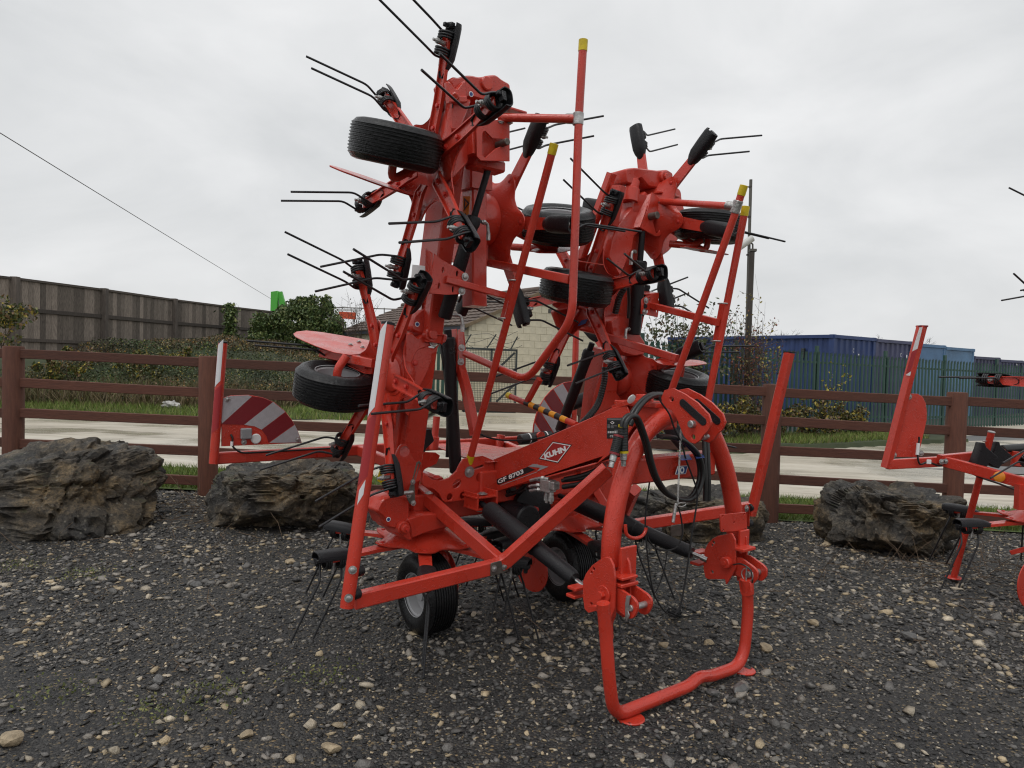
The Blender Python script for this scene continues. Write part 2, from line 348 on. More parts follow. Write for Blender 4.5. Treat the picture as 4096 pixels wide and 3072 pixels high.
# ---------------------------------------------------------------- gravel chips
def stones(n, ylo, yhi, smin, smax, palette, probs, seed, xw=1.15):
    r = np.random.default_rng(seed)
    y = np.sqrt(r.uniform(ylo**2, yhi**2, n)); x = r.uniform(-1, 1, n)*(y*.72*xw+.35)
    dens = vnoise(x*1.1+5, y*1.1, seed)*.6+vnoise(x*3.1, y*3.1+9, seed+1)*.4
    return x, y, dens, r
ico = bmesh.new(); bmesh.ops.create_icosphere(ico, subdivisions=1, radius=1); IV = np.array([v.co[:] for v in ico.verts]); IF = np.array([[v.index for v in f.verts] for f in ico.faces]); ico.free()
def stone_field(name, n, ylo, yhi, s0, s1, seed, pal, pr, band=None):
    r = np.random.default_rng(seed); y = np.sqrt(r.uniform(ylo**2, yhi**2, n*2)); x = r.uniform(-1, 1, n*2)*(y*.80+.5)
    d = vnoise(x*.9+5, y*1.3, seed)*.55+vnoise(x*2.7, y*3.1+9, seed+1)*.45
    w = np.clip((d-.30)*2.6, .12, 1)
    if band: w *= .25+.75*np.exp(-((y-band[0])/band[1])**2)
    k = np.nonzero(r.random(n*2) < w)[0][:n]; x, y = x[k], y[k]; n = len(k)
    s = s0*(s1/s0)**(r.random(n)**2.6)
    pts = IV[None]*(1+.55*(r.random((n, 12, 1))-.5)*2*.9)+r.normal(0, .14, (n, 12, 3))
    sc = np.stack([s*r.uniform(.75, 1.5, n), s*r.uniform(.55, 1.1, n), s*r.uniform(.28, .65, n)], 1)
    P = pts*sc[:, None, :]
    a = r.uniform(0, 6.283, n); tx = r.normal(0, .3, n)
    c, s_ = np.cos(tx)[:, None], np.sin(tx)[:, None]; yy = P[..., 1]*c-P[..., 2]*s_; z2 = P[..., 1]*s_+P[..., 2]*c
    ca, sa = np.cos(a)[:, None], np.sin(a)[:, None]
    X = P[..., 0]*ca-yy*sa+x[:, None]; Y = P[..., 0]*sa+yy*ca+y[:, None]
    Zb = gz(x, y)+.018*(vnoise(x*1.7, y*1.7, 1)-.5)+.008*(vnoise(x*7, y*7, 2)-.5)-.004
    Z_ = z2+(Zb+sc[:, 2]*.45)[:, None]
    V_ = np.stack([X, Y, Z_], -1).reshape(-1, 3); F_ = (IF[None]+12*np.arange(n)[:, None, None]).reshape(-1, 3)
    ci = r.choice(len(pal), n, p=pr); col = np.array(pal)[ci]*r.uniform(.7, 1.3, (n, 1)); cols = np.repeat(col, 12, 0)
    o = link(name, big_mesh(name, V_, F_, cols), STONE); tag(o, kind='stuff'); return o
STONE = mat('wet_stone_chips', (.05, .05, .05), rough=.5, attr='tint', var=.25, vscale=60, bump=.5, bscale=120)
PAL = [(.022, .0215, .021), (.048, .046, .044), (.115, .108, .10), (.21, .188, .16), (.36, .285, .18), (.42, .36, .27)]
tag(stone_field('gravel', 62000, 2.1, 7.7, .0042, .012, 21, PAL, [.34, .36, .17, .08, .03, .02]), 'dark wet gravel chips covering the yard floor', 'gravel')
tag(stone_field('gravel', 25000, 2.3, 7.6, .008, .021, 33, PAL, [.20, .30, .25, .15, .065, .035]), 'coarser grey and tan chips mixed through the gravel', 'gravel')
tag(stone_field('gravel', 8500, 2.5, 7.5, .014, .034, 45, PAL, [.10, .22, .28, .21, .12, .07], (5.0, 1.3)), 'larger angular stones strewn through the gravel between stand and boulders', 'gravel')

# single larger stones lying loose
TAN = mat('tan_stone', (.30, .235, .15), rough=.6, var=.35, vscale=18, bump=.8, bscale=30); GRS = mat('grey_stone', (.10, .098, .095), rough=.55, var=.3, vscale=14, bump=.8, bscale=30)
def rock_mesh(name, size, seed, sub=3, amp=.25, fr=1.6, strata=0, flat=.0):
    r = np.random.default_rng(seed); bm = bmesh.new(); bmesh.ops.create_icosphere(bm, subdivisions=sub, radius=1)
    P = np.array([v.co[:] for v in bm.verts]); 
    pl = r.normal(size=(9, 3)); pl /= np.linalg.norm(pl, axis=1, keepdims=True); off = r.uniform(.48, .85, 9)
    for nrm_, o_ in zip(pl, off):
        d = P@nrm_-o_; P -= np.maximum(d, 0)[:, None]*nrm_*.85
    q = P*fr+seed
    P *= (1+amp*(vnoise(q[:, 0]+q[:, 2]*.7, q[:, 1]-q[:, 2]*.5, seed)-.5)+amp*.5*(vnoise(q[:, 0]*2.3, q[:, 2]*2.3+q[:, 1], seed+1)-.5))[:, None]
    P *= np.array(size)
    for v, p in zip(bm.verts, P): v.co = p
    me = bpy.data.meshes.new(name); bm.to_mesh(me); bm.free(); return me
sl = [((628, 1218), .05, 1, 'angular tan stone beside dry weeds, near the long flat-topped boulder'), ((424, 1267), .055, 0, 'blocky pale grey stone on the gravel in front of the long boulder'), ((26, 1603), .055, 1, 'rounded buff stone alone on the finest gravel'),
      ((532, 1591), .032, 1, 'small cream stone alone on fine dark gravel'), ((344, 1472), .04, 0, 'flat dark grey stone in fine gravel'), ((713, 1621), .045, 1, 'brownish flat stone lying in fine gravel'), ((1654, 1404), .048, 1, 'rough orange tan stone just outside the parking stand'),
      ((1435, 1397), .035, 1, 'tan stone inside the loop of the parking stand'), ((1601, 1496), .052, 0, 'split grey stone outside the parking stand foot'), ((1540, 1500), .038, 0, 'small wedge of dark grey stone in front of the parking stand'), ((1786, 1163), .055, 1, 'flat tan stone at the foot of the flat-topped boulder'),
      ((1962, 1378), .05, 0, 'dark knobbly stone near the second tedder'), ((1755, 1349), .045, 1, 'flat pale tan stone on gravel towards the second tedder'), ((1810, 1345), .04, 0, 'brown grey stone beside the flat pale tan one')]
for i, (uv, s, k, lb) in enumerate(sl):
    p = atz(uv, 0.0); me = rock_mesh('loose_stone', (s, s*.8, s*.5), 60+i, 2, .3, 2.5); o = link('loose_stone', me, TAN if k else GRS); o.location = Vector((p[0], p[1], float(gz(p[0], p[1]))+s*.28)); o.rotation_euler.z = i*1.3; tag(o, lb, 'stone')

# ---------------------------------------------------------------- boulders
def boulder_mat():
    m = mat('weathered_rock', (.10, .09, .075), rough=.58, bump=1.0, bscale=9, spec=.45); t = m.node_tree; b = t.nodes['Principled BSDF']; lk = t.links.new
    tc = t.nodes.new('ShaderNodeTexCoord'); mp = t.nodes.new('ShaderNodeMapping'); mp.inputs['Scale'].default_value = (1, 1, 1.5); mp.inputs['Rotation'].default_value = (.12, .2, 0); lk(tc.outputs['Object'], mp.inputs['Vector'])
    n = t.nodes.new('ShaderNodeTexNoise'); n.inputs['Scale'].default_value = 5; n.inputs['Detail'].default_value = 10; n.inputs['Roughness'].default_value = .7; lk(mp.outputs['Vector'], n.inputs['Vector'])
    r = t.nodes.new('ShaderNodeValToRGB'); el = r.color_ramp.elements; el[0].position = .34; el[0].color = (.016, .015, .014, 1); el[1].position = .70; el[1].color = (.20, .165, .115, 1); q = el.new(.5); q.color = (.062, .055, .046, 1); lk(n.outputs['Fac'], r.inputs['Fac'])
    nf = t.nodes.new('ShaderNodeTexNoise'); nf.inputs['Scale'].default_value = 42; nf.inputs['Detail'].default_value = 8; nf.inputs['Roughness'].default_value = .75; lk(tc.outputs['Object'], nf.inputs['Vector'])
    rf = t.nodes.new('ShaderNodeValToRGB'); rf.color_ramp.elements[0].position = .36; rf.color_ramp.elements[0].color = (.35, .35, .35, 1); rf.color_ramp.elements[1].position = .66; rf.color_ramp.elements[1].color = (1.9, 1.85, 1.75, 1); lk(nf.outputs['Fac'], rf.inputs['Fac'])
    mf_ = t.nodes.new('ShaderNodeMix'); mf_.data_type = 'RGBA'; mf_.blend_type = 'MULTIPLY'; mf_.inputs['Factor'].default_value = 1; lk(r.outputs['Color'], mf_.inputs['A']); lk(rf.outputs['Color'], mf_.inputs['B'])
    n2 = t.nodes.new('ShaderNodeTexNoise'); n2.inputs['Scale'].default_value = 1.6; n2.inputs['Detail'].default_value = 6; lk(tc.outputs['Object'], n2.inputs['Vector'])
    r2 = t.nodes.new('ShaderNodeValToRGB'); r2.color_ramp.elements[0].position = .42; r2.color_ramp.elements[0].color = (.8, .85, .95, 1); r2.color_ramp.elements[1].position = .62; r2.color_ramp.elements[1].color = (1.25, 1.05, .75, 1); lk(n2.outputs['Fac'], r2.inputs['Fac'])
    mx = t.nodes.new('ShaderNodeMix'); mx.data_type = 'RGBA'; mx.blend_type = 'MULTIPLY'; mx.inputs['Factor'].default_value = 1; lk(mf_.outputs['Result'], mx.inputs['A']); lk(r2.outputs['Color'], mx.inputs['B'])
    # moss on upward faces in patches, pale lichen spots
    ge = t.nodes.new('ShaderNodeNewGeometry'); sx = t.nodes.new('ShaderNodeSeparateXYZ'); lk(ge.outputs['True Normal'], sx.inputs['Vector'])
    n3 = t.nodes.new('ShaderNodeTexNoise'); n3.inputs['Scale'].default_value = 4; n3.inputs['Detail'].default_value = 8; lk(tc.outputs['Object'], n3.inputs['Vector'])
    mu = t.nodes.new('ShaderNodeMath'); mu.operation = 'MULTIPLY'; lk(sx.outputs['Z'], mu.inputs[0]); lk(n3.outputs['Fac'], mu.inputs[1])
    r3 = t.nodes.new('ShaderNodeMapRange'); r3.inputs['From Min'].default_value = .50; r3.inputs['From Max'].default_value = .60; r3.inputs['To Max'].default_value = .7; lk(mu.outputs[0], r3.inputs['Value'])
    m2 = t.nodes.new('ShaderNodeMix'); m2.data_type = 'RGBA'; lk(r3.outputs['Result'], m2.inputs['Factor']); lk(mx.outputs['Result'], m2.inputs['A']); m2.inputs['B'].default_value = (.045, .052, .016, 1)
    vo = t.nodes.new('ShaderNodeTexVoronoi'); vo.inputs['Scale'].default_value = 16; lk(tc.outputs['Object'], vo.inputs['Vector'])
    r4 = t.nodes.new('ShaderNodeMapRange'); r4.inputs['From Min'].default_value = .10; r4.inputs['From Max'].default_value = .20; r4.inputs['To Min'].default_value = .55; r4.inputs['To Max'].default_value = 0; lk(vo.outputs['Distance'], r4.inputs['Value'])
    m3 = t.nodes.new('ShaderNodeMix'); m3.data_type = 'RGBA'; lk(r4.outputs['Result'], m3.inputs['Factor']); lk(m2.outputs['Result'], m3.inputs['A']); m3.inputs['B'].default_value = (.26, .24, .19, 1); lk(m3.outputs['Result'], b.inputs['Base Color'])
    bp = t.nodes.new('ShaderNodeBump'); bp.inputs['Strength'].default_value = 1; bp.inputs['Distance'].default_value = .05; lk(n.outputs['Fac'], bp.inputs['Height'])
    bq = t.nodes.new('ShaderNodeBump'); bq.inputs['Strength'].default_value = 1; bq.inputs['Distance'].default_value = .022; lk(nf.outputs['Fac'], bq.inputs['Height']); lk(bp.outputs['Normal'], bq.inputs['Normal']); lk(bq.outputs['Normal'], b.inputs['Normal'])
    return m
ROCK = boulder_mat()
from mathutils import noise as mnoise
def boulder(name, c, half, seed, rot, tiltx, label, cuts, sub=6):
    r = np.random.default_rng(seed); bm = bmesh.new(); bmesh.ops.create_icosphere(bm, subdivisions=sub, radius=1)
    P = np.array([v.co[:] for v in bm.verts]); P = np.sign(P)*np.abs(P)**.62; P /= 1.0
    for (n_, o_) in cuts:
        n_ = nrm(n_); d = P@n_-o_; P -= np.maximum(d, 0)[:, None]*n_*.94
    P = P*np.array(half)
    out = []; sv = Vector((seed, seed*.7, seed*.3))
    for p in P:
        v = Vector(p); nn = v.normalized(); q = v*1.7+sv
        a = mnoise.fractal(q, .9, 2.0, 4)*.075
        q2 = Vector((v.x*1.1+seed, v.y*1.1, (v.z+.12*v.x)*6.5)); s = mnoise.noise(q2); ledge = .014*math.copysign(abs(s)**.45, s)
        q3 = Vector((v.x*4+seed, v.y*4, (v.z+.12*v.x)*17)); s = mnoise.noise(q3); ledge += .0*math.copysign(abs(s)**.5, s)
        d_, pt_ = mnoise.voronoi(v*5.5+sv); cr = (d_[1]-d_[0]); chip = -.030*max(0, .25-cr)/.25+.040*(mnoise.cell(pt_[0]*9)-.5)
        b_ = mnoise.fractal(v*8+sv, .55, 2.1, 5)*.034
        hz = Vector((nn.x, nn.y, nn.z*.3)); out.append(v+nn*(a+b_+chip)+hz*ledge)
    for v, p in zip(bm.verts, out): v.co = p
    me = bpy.data.meshes.new(name); bm.to_mesh(me); bm.free(); smooth_mesh(me, 38)
    o = link(name, me, ROCK); o.location = Vector(c); o.rotation_euler = (tiltx, 0, rot); tag(o, label, 'boulder'); return o
boulder('boulder', (-3.95, 6.12, .29), (.93, .60, .47), 3, .10, .10, 'biggest boulder, mossy top sloping up to the fence rails', [((.75, -.6, .35), .78), ((-.5, -.2, .9), .72), ((.1, -.9, .5), .74), ((.9, .1, -.3), .88)])
boulder('boulder', (-2.07, 6.50, .24), (.73, .48, .36), 8, -.05, .0, 'long flat-topped boulder under the red and white striped panel', [((0, -.15, 1), .86), ((.6, -.7, -.35), .80), ((-.8, -.5, .1), .95), ((.3, -.6, -.7), .72)])
boulder('boulder', (1.70, 6.75, .10), (.72, .42, .30), 15, .1, .0, 'low dark boulder behind the tractor hitch of the tedder', [((0, -.2, 1), .8), ((-.7, -.6, .1), .85)])
boulder('boulder', (3.52, 6.52, .16), (.57, .48, .37), 22, -.12, .0, 'flat wet-topped boulder between the two tedders', [((.12, -.1, 1), .80), ((-.75, -.6, .1), .86), ((.5, -.8, -.2), .84), ((-.2, -.6, -.75), .75)])

# ---------------------------------------------------------------- post and rail fence
def wood_mat(name, c0, c1, rough=.6, sc=(1, 1, 1), bs=20):
    m = mat(name, c0, rough=rough, col2=c1, vscale=6, bump=.35, bscale=bs, aniso=sc, detail=7)
    t = m.node_tree; b = t.nodes['Principled BSDF']; src = b.inputs['Base Color'].links[0].from_socket; oi = t.nodes.new('ShaderNodeObjectInfo'); mr = t.nodes.new('ShaderNodeMapRange'); mr.inputs['To Min'].default_value = .80 if 'rail' in name or 'stained' in name else .55; mr.inputs['To Max'].default_value = 1.2 if 'stained' in name else 1.55; t.links.new(oi.outputs['Random'], mr.inputs['Value'])
    hs_ = t.nodes.new('ShaderNodeHueSaturation'); t.links.new(mr.outputs['Result'], hs_.inputs['Value']); t.links.new(src, hs_.inputs['Color']); t.links.new(hs_.outputs['Color'], b.inputs['Base Color']); return m
BRW = wood_mat('red_brown_stained_rail', (.066, .022, .013), (.108, .037, .021), .75, (1.2, 14, 14)); BRP = wood_mat('red_brown_stained_post', (.075, .025, .014), (.118, .040, .022), .75, (9, 9, 1.0))
FEN = empty('rail_fence', (0, 7.45, 0)); tag(FEN, 'reddish brown wooden fence with round posts and five rails behind the boulders', 'fence')
def fy(x): return 7.45+.017*(x+3.25)
posts = [-7.25, -5.21, -3.18, -1.18, .80, 2.78, 4.76, 6.8]
def post_mesh():
    mb = MB(); pr = [(.0, -.3), (.100, -.3), (.100, 1.455), (.094, 1.472), (.0, 1.476)]; lathe(mb, pr, np.zeros(3), ZZ, 20, caps=False); return mb.mesh('post', 40)
PM = post_mesh()
for x in posts:
    o = link('post', PM, BRP, FEN); z0 = float(gz(x, fy(x))); o.matrix_basis = Matrix.Translation((x, fy(x), z0+random.uniform(-.02, .02))) @ Matrix.Rotation(random.uniform(0, 6), 4, 'Z') @ Matrix.Rotation(random.uniform(-.008, .008), 4, 'X')
for i in range(len(posts)-1):
    xa, xb = posts[i]+.06, posts[i+1]-.06
    for k, hz in enumerate((1.385, 1.075, .765, .45, .145)):
        a = np.array([xa, fy(xa)-.02, float(gz(xa, 7.4))+hz+random.uniform(-.01, .01)]); b = np.array([xb, fy(xb)-.02, float(gz(xb, 7.4))+hz+random.uniform(-.012, .012)])
        mb = MB(); beam(mb, [a, (a+b)/2+np.array([0, random.uniform(-.006, .006), random.uniform(-.006, .004)]), b], .042, .098, up=ZZ, b=.005); mb.build('rail', BRW, FEN, 30)

# ---------------------------------------------------------------- foliage helpers
LEAF = mat('leaf', (.05, .08, .02), rough=.5, attr='tint', spec=.35)
TWIG = mat('twig_bark', (.06, .042, .03), rough=.8, var=.3, vscale=20)
def leaf_mesh(name, P, size, cols, r, droop=.3, aspect=.55):
    n = len(P); d = r.normal(size=(n, 3)); d[:, 2] -= droop; d /= np.linalg.norm(d, axis=1, keepdims=True)
    q = r.normal(size=(n, 3)); w = np.cross(d, q); w /= np.linalg.norm(w, axis=1, keepdims=True); nn = np.cross(d, w)
    s = (size*r.uniform(.6, 1.4, n))[:, None]
    V_ = np.stack([P-d*s*.5, P+w*s*aspect*.5+nn*s*.08, P+d*s*.5, P-w*s*aspect*.5+nn*s*.08], 1).reshape(-1, 3)
    b = 4*np.arange(n)[:, None]; F_ = np.concatenate([b+np.array([0, 1, 2]), b+np.array([0, 2, 3])])
    return big_mesh(name, V_, F_, np.repeat(cols, 4, 0))
def pick(r, pal, pr, n): return np.array(pal)[r.choice(len(pal), n, p=np.array(pr)/sum(pr))]*r.uniform(.65, 1.35, (n, 1))
def clump_points(r, blobs, n):
    """points in the shells of many small lumps"""
    B = np.array(blobs); vol = B[:, 3]**2; k = r.choice(len(B), n, p=vol/vol.sum()); d = r.normal(size=(n, 3)); d /= np.linalg.norm(d, axis=1, keepdims=True)
    rad = B[k, 3]*r.uniform(.55, 1.05, n); P = B[k, :3]+d*rad[:, None]; return P, k
def lumps(r, c, half, n, s0, s1):
    out = []
    for i in range(n):
        d = r.normal(size=3); d /= np.linalg.norm(d); q = r.random()**.5; out.append([*(np.array(c)+d*q*np.array(half)), r.uniform(s0, s1)])
    return out
def stems(mb, r, base, tops, r0, kink=.25, n=5):
    for t in tops:
        P = [np.array(base)+np.array([r.normal(0, .06), r.normal(0, .06), 0])]; 
        for i in range(1, n+1):
            q = i/n; P.append(P[0]+(np.array(t)-P[0])*q+r.normal(0, kink*.12*np.linalg.norm(np.array(t)-P[0]), 3)*math.sin(q*3.0))
        tube(mb, P, r0, n=4, scale=[1-.75*i/n for i in range(n+1)])
def bush(name, label, cat, c, half, nl, size, pal, pr, seed, nstem=10, nlump=26, ls=(.12, .3), group=None):
    r = np.random.default_rng(seed); root = empty(name, (c[0], c[1], c[2]-half[2])); tag(root, label, cat, group)
    bl = lumps(r, c, half, nlump, ls[0]*half[2], ls[1]*half[2]*1.3); P, k = clump_points(r, bl, nl); P = P[P[:, 2] > c[2]-half[2]*1.0]
    lum = r.uniform(.6, 1.3, len(bl)); cols = pick(r, pal, pr, len(P))
    link('foliage', leaf_mesh('foliage', P, size, cols, r), LEAF, root)
    mb = MB(); stems(mb, r, (c[0], c[1], c[2]-half[2]), [b[:3] for b in bl[:nstem]], .012*max(1, half[2])); mb.build('stems', TWIG, root, 60); return root

# ---------------------------------------------------------------- grass strips
GRS_ = mat('grass_blade', (.06, .10, .02), rough=.55, attr='tint', spec=.3)
def grass(name, n, xf, zf, h0, h1, seed, pal, pr, label):
    r = np.random.default_rng(seed); x, y = xf(r, n); n = len(x); z = zf(x, y); h = r.uniform(h0, h1, n); a = r.uniform(0, 6.28, n); w = .0022+h*.035
    lx, ly = r.normal(0, .4, n)*h, r.normal(0, .4, n)*h
    V_ = np.stack([np.stack([x-np.cos(a)*w, y-np.sin(a)*w, z], 1), np.stack([x+np.cos(a)*w, y+np.sin(a)*w, z], 1), np.stack([x+lx, y+ly, z+h], 1)], 1).reshape(-1, 3)
    F_ = np.arange(3*n).reshape(-1, 3); o = link(name, big_mesh(name, V_, F_, np.repeat(pick(r, pal, pr, n), 3, 0)), GRS_); tag(o, label, 'grass', kind='stuff'); return o
GP = [(.095, .150, .026), (.135, .195, .035), (.18, .22, .055), (.24, .22, .085)]
GRND = mat('grass_ground', (.075, .11, .022), rough=.85, var=.4, vscale=3, bump=.6, bscale=30)
grid('grass_strip', np.linspace(-14, 14, 113), np.linspace(7.55, 8.95, 12), lambda x, y: gz(x, y)+.012+.03*(vnoise(x*2, y*2, 5)-.3)*np.minimum(1, np.minimum((y-7.5)*5, (9.0-y)*4)), GRND)
grass('grass', 60000, lambda r, n: (r.uniform(-8, 8, n), 7.6+1.35*r.random(n)**1.2), lambda x, y: gz(x, y)+.01, .03, .085, 5, GP, [.4, .35, .18, .07], 'short bright grass along the foot of the rail fence')
# left bank behind the yard
def bank(x, y):
    e0 = 17.2+.10*(x+9); rise = sst(0, 6.5, y-e0-1.5)*1.55*sst(-2.0, -9.5, x)
    return gz(x, y)+.02+.10*sst(0, .6, y-e0)+rise+.10*(vnoise(x*.8, y*.8, 9)-.5)*sst(0, 2, y-e0)
bx_ = np.linspace(-34, -2.2, 90); by_ = np.linspace(16.2, 44, 70)
def bankclip(x, y): 
    e0 = 17.2+.10*(x+9); return np.where(y < e0-.2, -.3, bank(x, y))
grid('grass_bank', bx_, by_, bankclip, SOIL)
grass('grass', 36000, lambda r, n: (r.uniform(-17, -3.0, n), 17.1+4.2*r.random(n)**1.6), lambda x, y: bankclip(x, y), .05, .20, 6, GP+[(.20, .17, .08)], [.34, .3, .2, .1, .06], 'rough grass verge between concrete yard and bramble bank')
# right verge by the palisade
grid('grass_verge', np.linspace(3.0, 10.5, 40), np.linspace(12.4, 17.5, 30), lambda x, y: np.where((y < 12.6+(x-3)*.48) | (y > 14.6+(x-3)*.56), -.3, .05+.05*vnoise(x*2, y*2, 4)), SOIL)
grass('grass', 12000, lambda r, n: (lambda x: (x, 12.8+(x-3)*.5+r.random(n)*1.6))(r.uniform(3, 9.5, n)), lambda x, y: .06+0*x, .05, .16, 8, GP+[(.16, .12, .05)], [.3, .25, .2, .15, .1], 'grass verge under the shrubs along the green palisade')

# ---------------------------------------------------------------- tall board fence on the bank
GWD = wood_mat('weathered_grey_board', (.105, .086, .071), (.27, .228, .192), .85, (10, 10, 1.2)); GWP = wood_mat('weathered_dark_post', (.055, .044, .037), (.11, .092, .078), .8, (8, 8, 1))
BF = empty('board_fence', (-14, 23, 1.8)); tag(BF, 'tall weathered grey-brown board fence on the bank', 'fence')
fp = [(-16.6, 16.5), (-15.25, 18.6), (-14.4, 20.6), (-13.55, 23.6), (-12.95, 27.2), (-12.05, 30.4), (-10.9, 33.6)]
FT, FBt = 3.62, 1.42
for i, (x, y) in enumerate(fp):
    mb = MB(); boxm(mb, np.array([x, y-.06, (FT+FBt)/2-.1]), np.array([.10, 0, 0]), np.array([0, .09, 0]), np.array([0, 0, (FT-FBt)/2+.13]), .008); mb.build('post', GWP, BF, 30)
for i in range(len(fp)-1):
    a, b = np.array([*fp[i], 0.]), np.array([*fp[i+1], 0.]); d = b-a; Ld = np.linalg.norm(d); d /= Ld; n_ = np.array([d[1], -d[0], 0]); n_ = n_ if n_[1] < 0 else -n_
    n_ = n_ if n_@(-a) > 0 else -n_
    nb = max(8, int(Ld/.19)); wb = Ld/nb
    for k in range(nb):
        c = a+d*(k+.5)*wb; mb = MB(); h = (FT-FBt)/2-.03+random.uniform(-.012, .012)
        boxm(mb, c+np.array([0, 0, (FT+FBt)/2])-n_*(.04+.004*(k % 2)), d*wb*.4985, n_*.010, ZZ*h, .003); mb.build('board', GWD, BF)
    for z, w in ((FT-.02, .05), (2.72, .06), (1.84, .05)):
        mb = MB(); q = a+d*.1; e_ = b-d*.1; beam(mb, [q+ZZ*z+n_*.0, e_+ZZ*z+n_*.0], .06, w*2 if z != FT-.02 else .07, up=ZZ); mb.build('fence_rail', GWP, BF, 30)

# ---------------------------------------------------------------- brambles and hedges on the bank (left)
DGR = [(.040, .055, .022), (.065, .080, .032), (.10, .105, .045), (.13, .10, .055), (.28, .21, .05)]
def bramble_mass(name, n, xf, size, seed, pal, pr, label, kind='stuff'):
    r = np.random.default_rng(seed); P = xf(r, n); C_ = pick(r, pal, pr, len(P))
    if size > .05:
        a_ = vnoise(P[:, 0]*.8+3, P[:, 1]*.6+P[:, 2]*1.1, 41); b_ = vnoise(P[:, 0]*2.6, P[:, 2]*3.0+P[:, 1], 43); C_ = C_*(.35+1.15*b_)[:, None]*(1+np.clip(a_-.5, -.3, .5)[:, None]*np.array([1.3, .2, .5]))
    o = link(name, leaf_mesh(name, P, size, C_, r), LEAF); tag(o, label, 'brambles', kind=kind); return o
def bank_pts(r, n):
    x = r.uniform(-17, -5.5, n*2); y = r.uniform(17.2, 30, n*2); hump = .25+.75*vnoise(x*.9, y*.7, 31)
    fence_x = np.interp(y, [p[1] for p in fp], [p[0] for p in fp]); keep = (x > fence_x+.2) & (r.random(n*2) < hump) & (y > 18.4+.16*(x+9)+.8*vnoise(x, y, 3))
    x, y, hump = x[keep][:n], y[keep][:n], hump[keep][:n]; top = .15+.50*hump*sst(18.0, 20, y)
    return np.stack([x, y, bankclip(x, y)+top*r.random(len(x))**.7], 1)
bramble_mass('bramble', 70000, bank_pts, .062, 12, DGR, [.22, .28, .22, .20, .08], 'tangled dark brambles covering the bank below the board fence')
def straw_pts(r, n):
    x = r.uniform(-16, -6, n); y = 18.4+.1*(x+9)+r.random(n)*2.2; return x, y
grass('dry_grass', 9000, straw_pts, lambda x, y: bankclip(x, y), .2, .55, 17, [(.17, .13, .07), (.10, .075, .04), (.09, .09, .03)], [.4, .35, .25], 'dry straw-coloured stalks along the edge of the brambles')
def hblob(u, v, y): return aty((u, v), y)
r_ = np.random.default_rng(77)
IVY = [(.045, .075, .022), (.075, .115, .032), (.12, .15, .045), (.17, .18, .06)]
root = empty('ivy_hedge', (hblob(640, 800, 29.5))); tag(root, 'big rounded ivy-covered hedge at the end of the board fence', 'hedge')
bl = []
for (u, v, rr) in ((572, 705, .5), (600, 706, .7), (640, 690, .9), (665, 675, .7), (690, 668, .6), (705, 690, .7), (725, 705, .5), (585, 740, .9), (630, 740, 1.0), (680, 740, .95), (715, 745, .8), (560, 760, .8), (610, 780, .9), (660, 785, .9), (700, 790, .8), (740, 770, .55), (562, 690, .4), (622, 680, .45), (650, 662, .45)):
    c = hblob(u, v, 29.5+r_.uniform(-.6, .6)); bl.append([*c, rr*.9]); 
    for j in range(7):
        dd = r_.normal(size=3); dd /= np.linalg.norm(dd); bl.append([*(c+dd*rr*.8), rr*.38])
P, k = clump_points(r_, bl, 46000); link('foliage', leaf_mesh('foliage', P, .115, pick(r_, IVY, [.35, .35, .22, .08], len(P)), r_, droop=.8), LEAF, root)
mb = MB(); stems(mb, r_, hblob(650, 810, 29.5), [b[:3] for b in bl[:14]], .05); mb.build('stems', TWIG, root, 60)
root = empty('ivy_climber', (hblob(500, 770, 29.0))); tag(root, 'narrow ivy climber growing up a post of the board fence', 'ivy')
P = np.array([hblob(r_.normal(497, 7 if v < 720 else 12), v, 29.2+r_.normal(0, .12)) for v in r_.uniform(655, 770, 1500)]); link('foliage', leaf_mesh('foliage', P, .13, pick(r_, IVY, [.3, .4, .2, .1], len(P)), r_, droop=.8), LEAF, root)
mb = MB(); tube(mb, [hblob(500, 775, 29.2), hblob(498, 660, 29.2)], .03, n=5); mb.build('stems', TWIG, root, 60)
YPAL = [(.05, .07, .02), (.11, .11, .03), (.30, .23, .035), (.16, .10, .05)]
for i, (u, v, y, hx, hz_, n, lb) in enumerate(((10, 690, 17.5, .5, .75, 900, 'thin yellowing shrub leaning on the board fence'), (300, 790, 21.5, .8, .45, 1500, 'low bramble bush with a few yellow leaves below the board fence'), (385, 785, 22.5, .9, .45, 1600, 'yellow-leaved bush on the bank between board fence and white rubble'), (150, 790, 20, 1.2, .5, 1700, 'wide brown-green bush below the board fence, beside the rail fence'), (560, 800, 26, 1.4, .7, 2400, 'dark bush with yellow sprays under the ivy hedge'))):
    c = aty((u, v), y); bush('bramble_bush', lb, 'bush', c, (hx, .5, hz_), n, .10, YPAL, [.35, .3, .2, .15], 300+i, 8, 18)
# white lump in the grass
p = aty((372, 862), 18.2); me = rock_mesh('pale_rubble', (.22, .16, .12), 91, 3, .9, 3.2); o = link('pale_rubble', me, mat('pale_rubble', (.36, .35, .33), rough=.8, var=.3, vscale=8)); o.location = Vector((p[0], p[1], float(bankclip(p[0], p[1]))+.12)); tag(o, 'white lump of rubble in the grass verge', 'rubble')

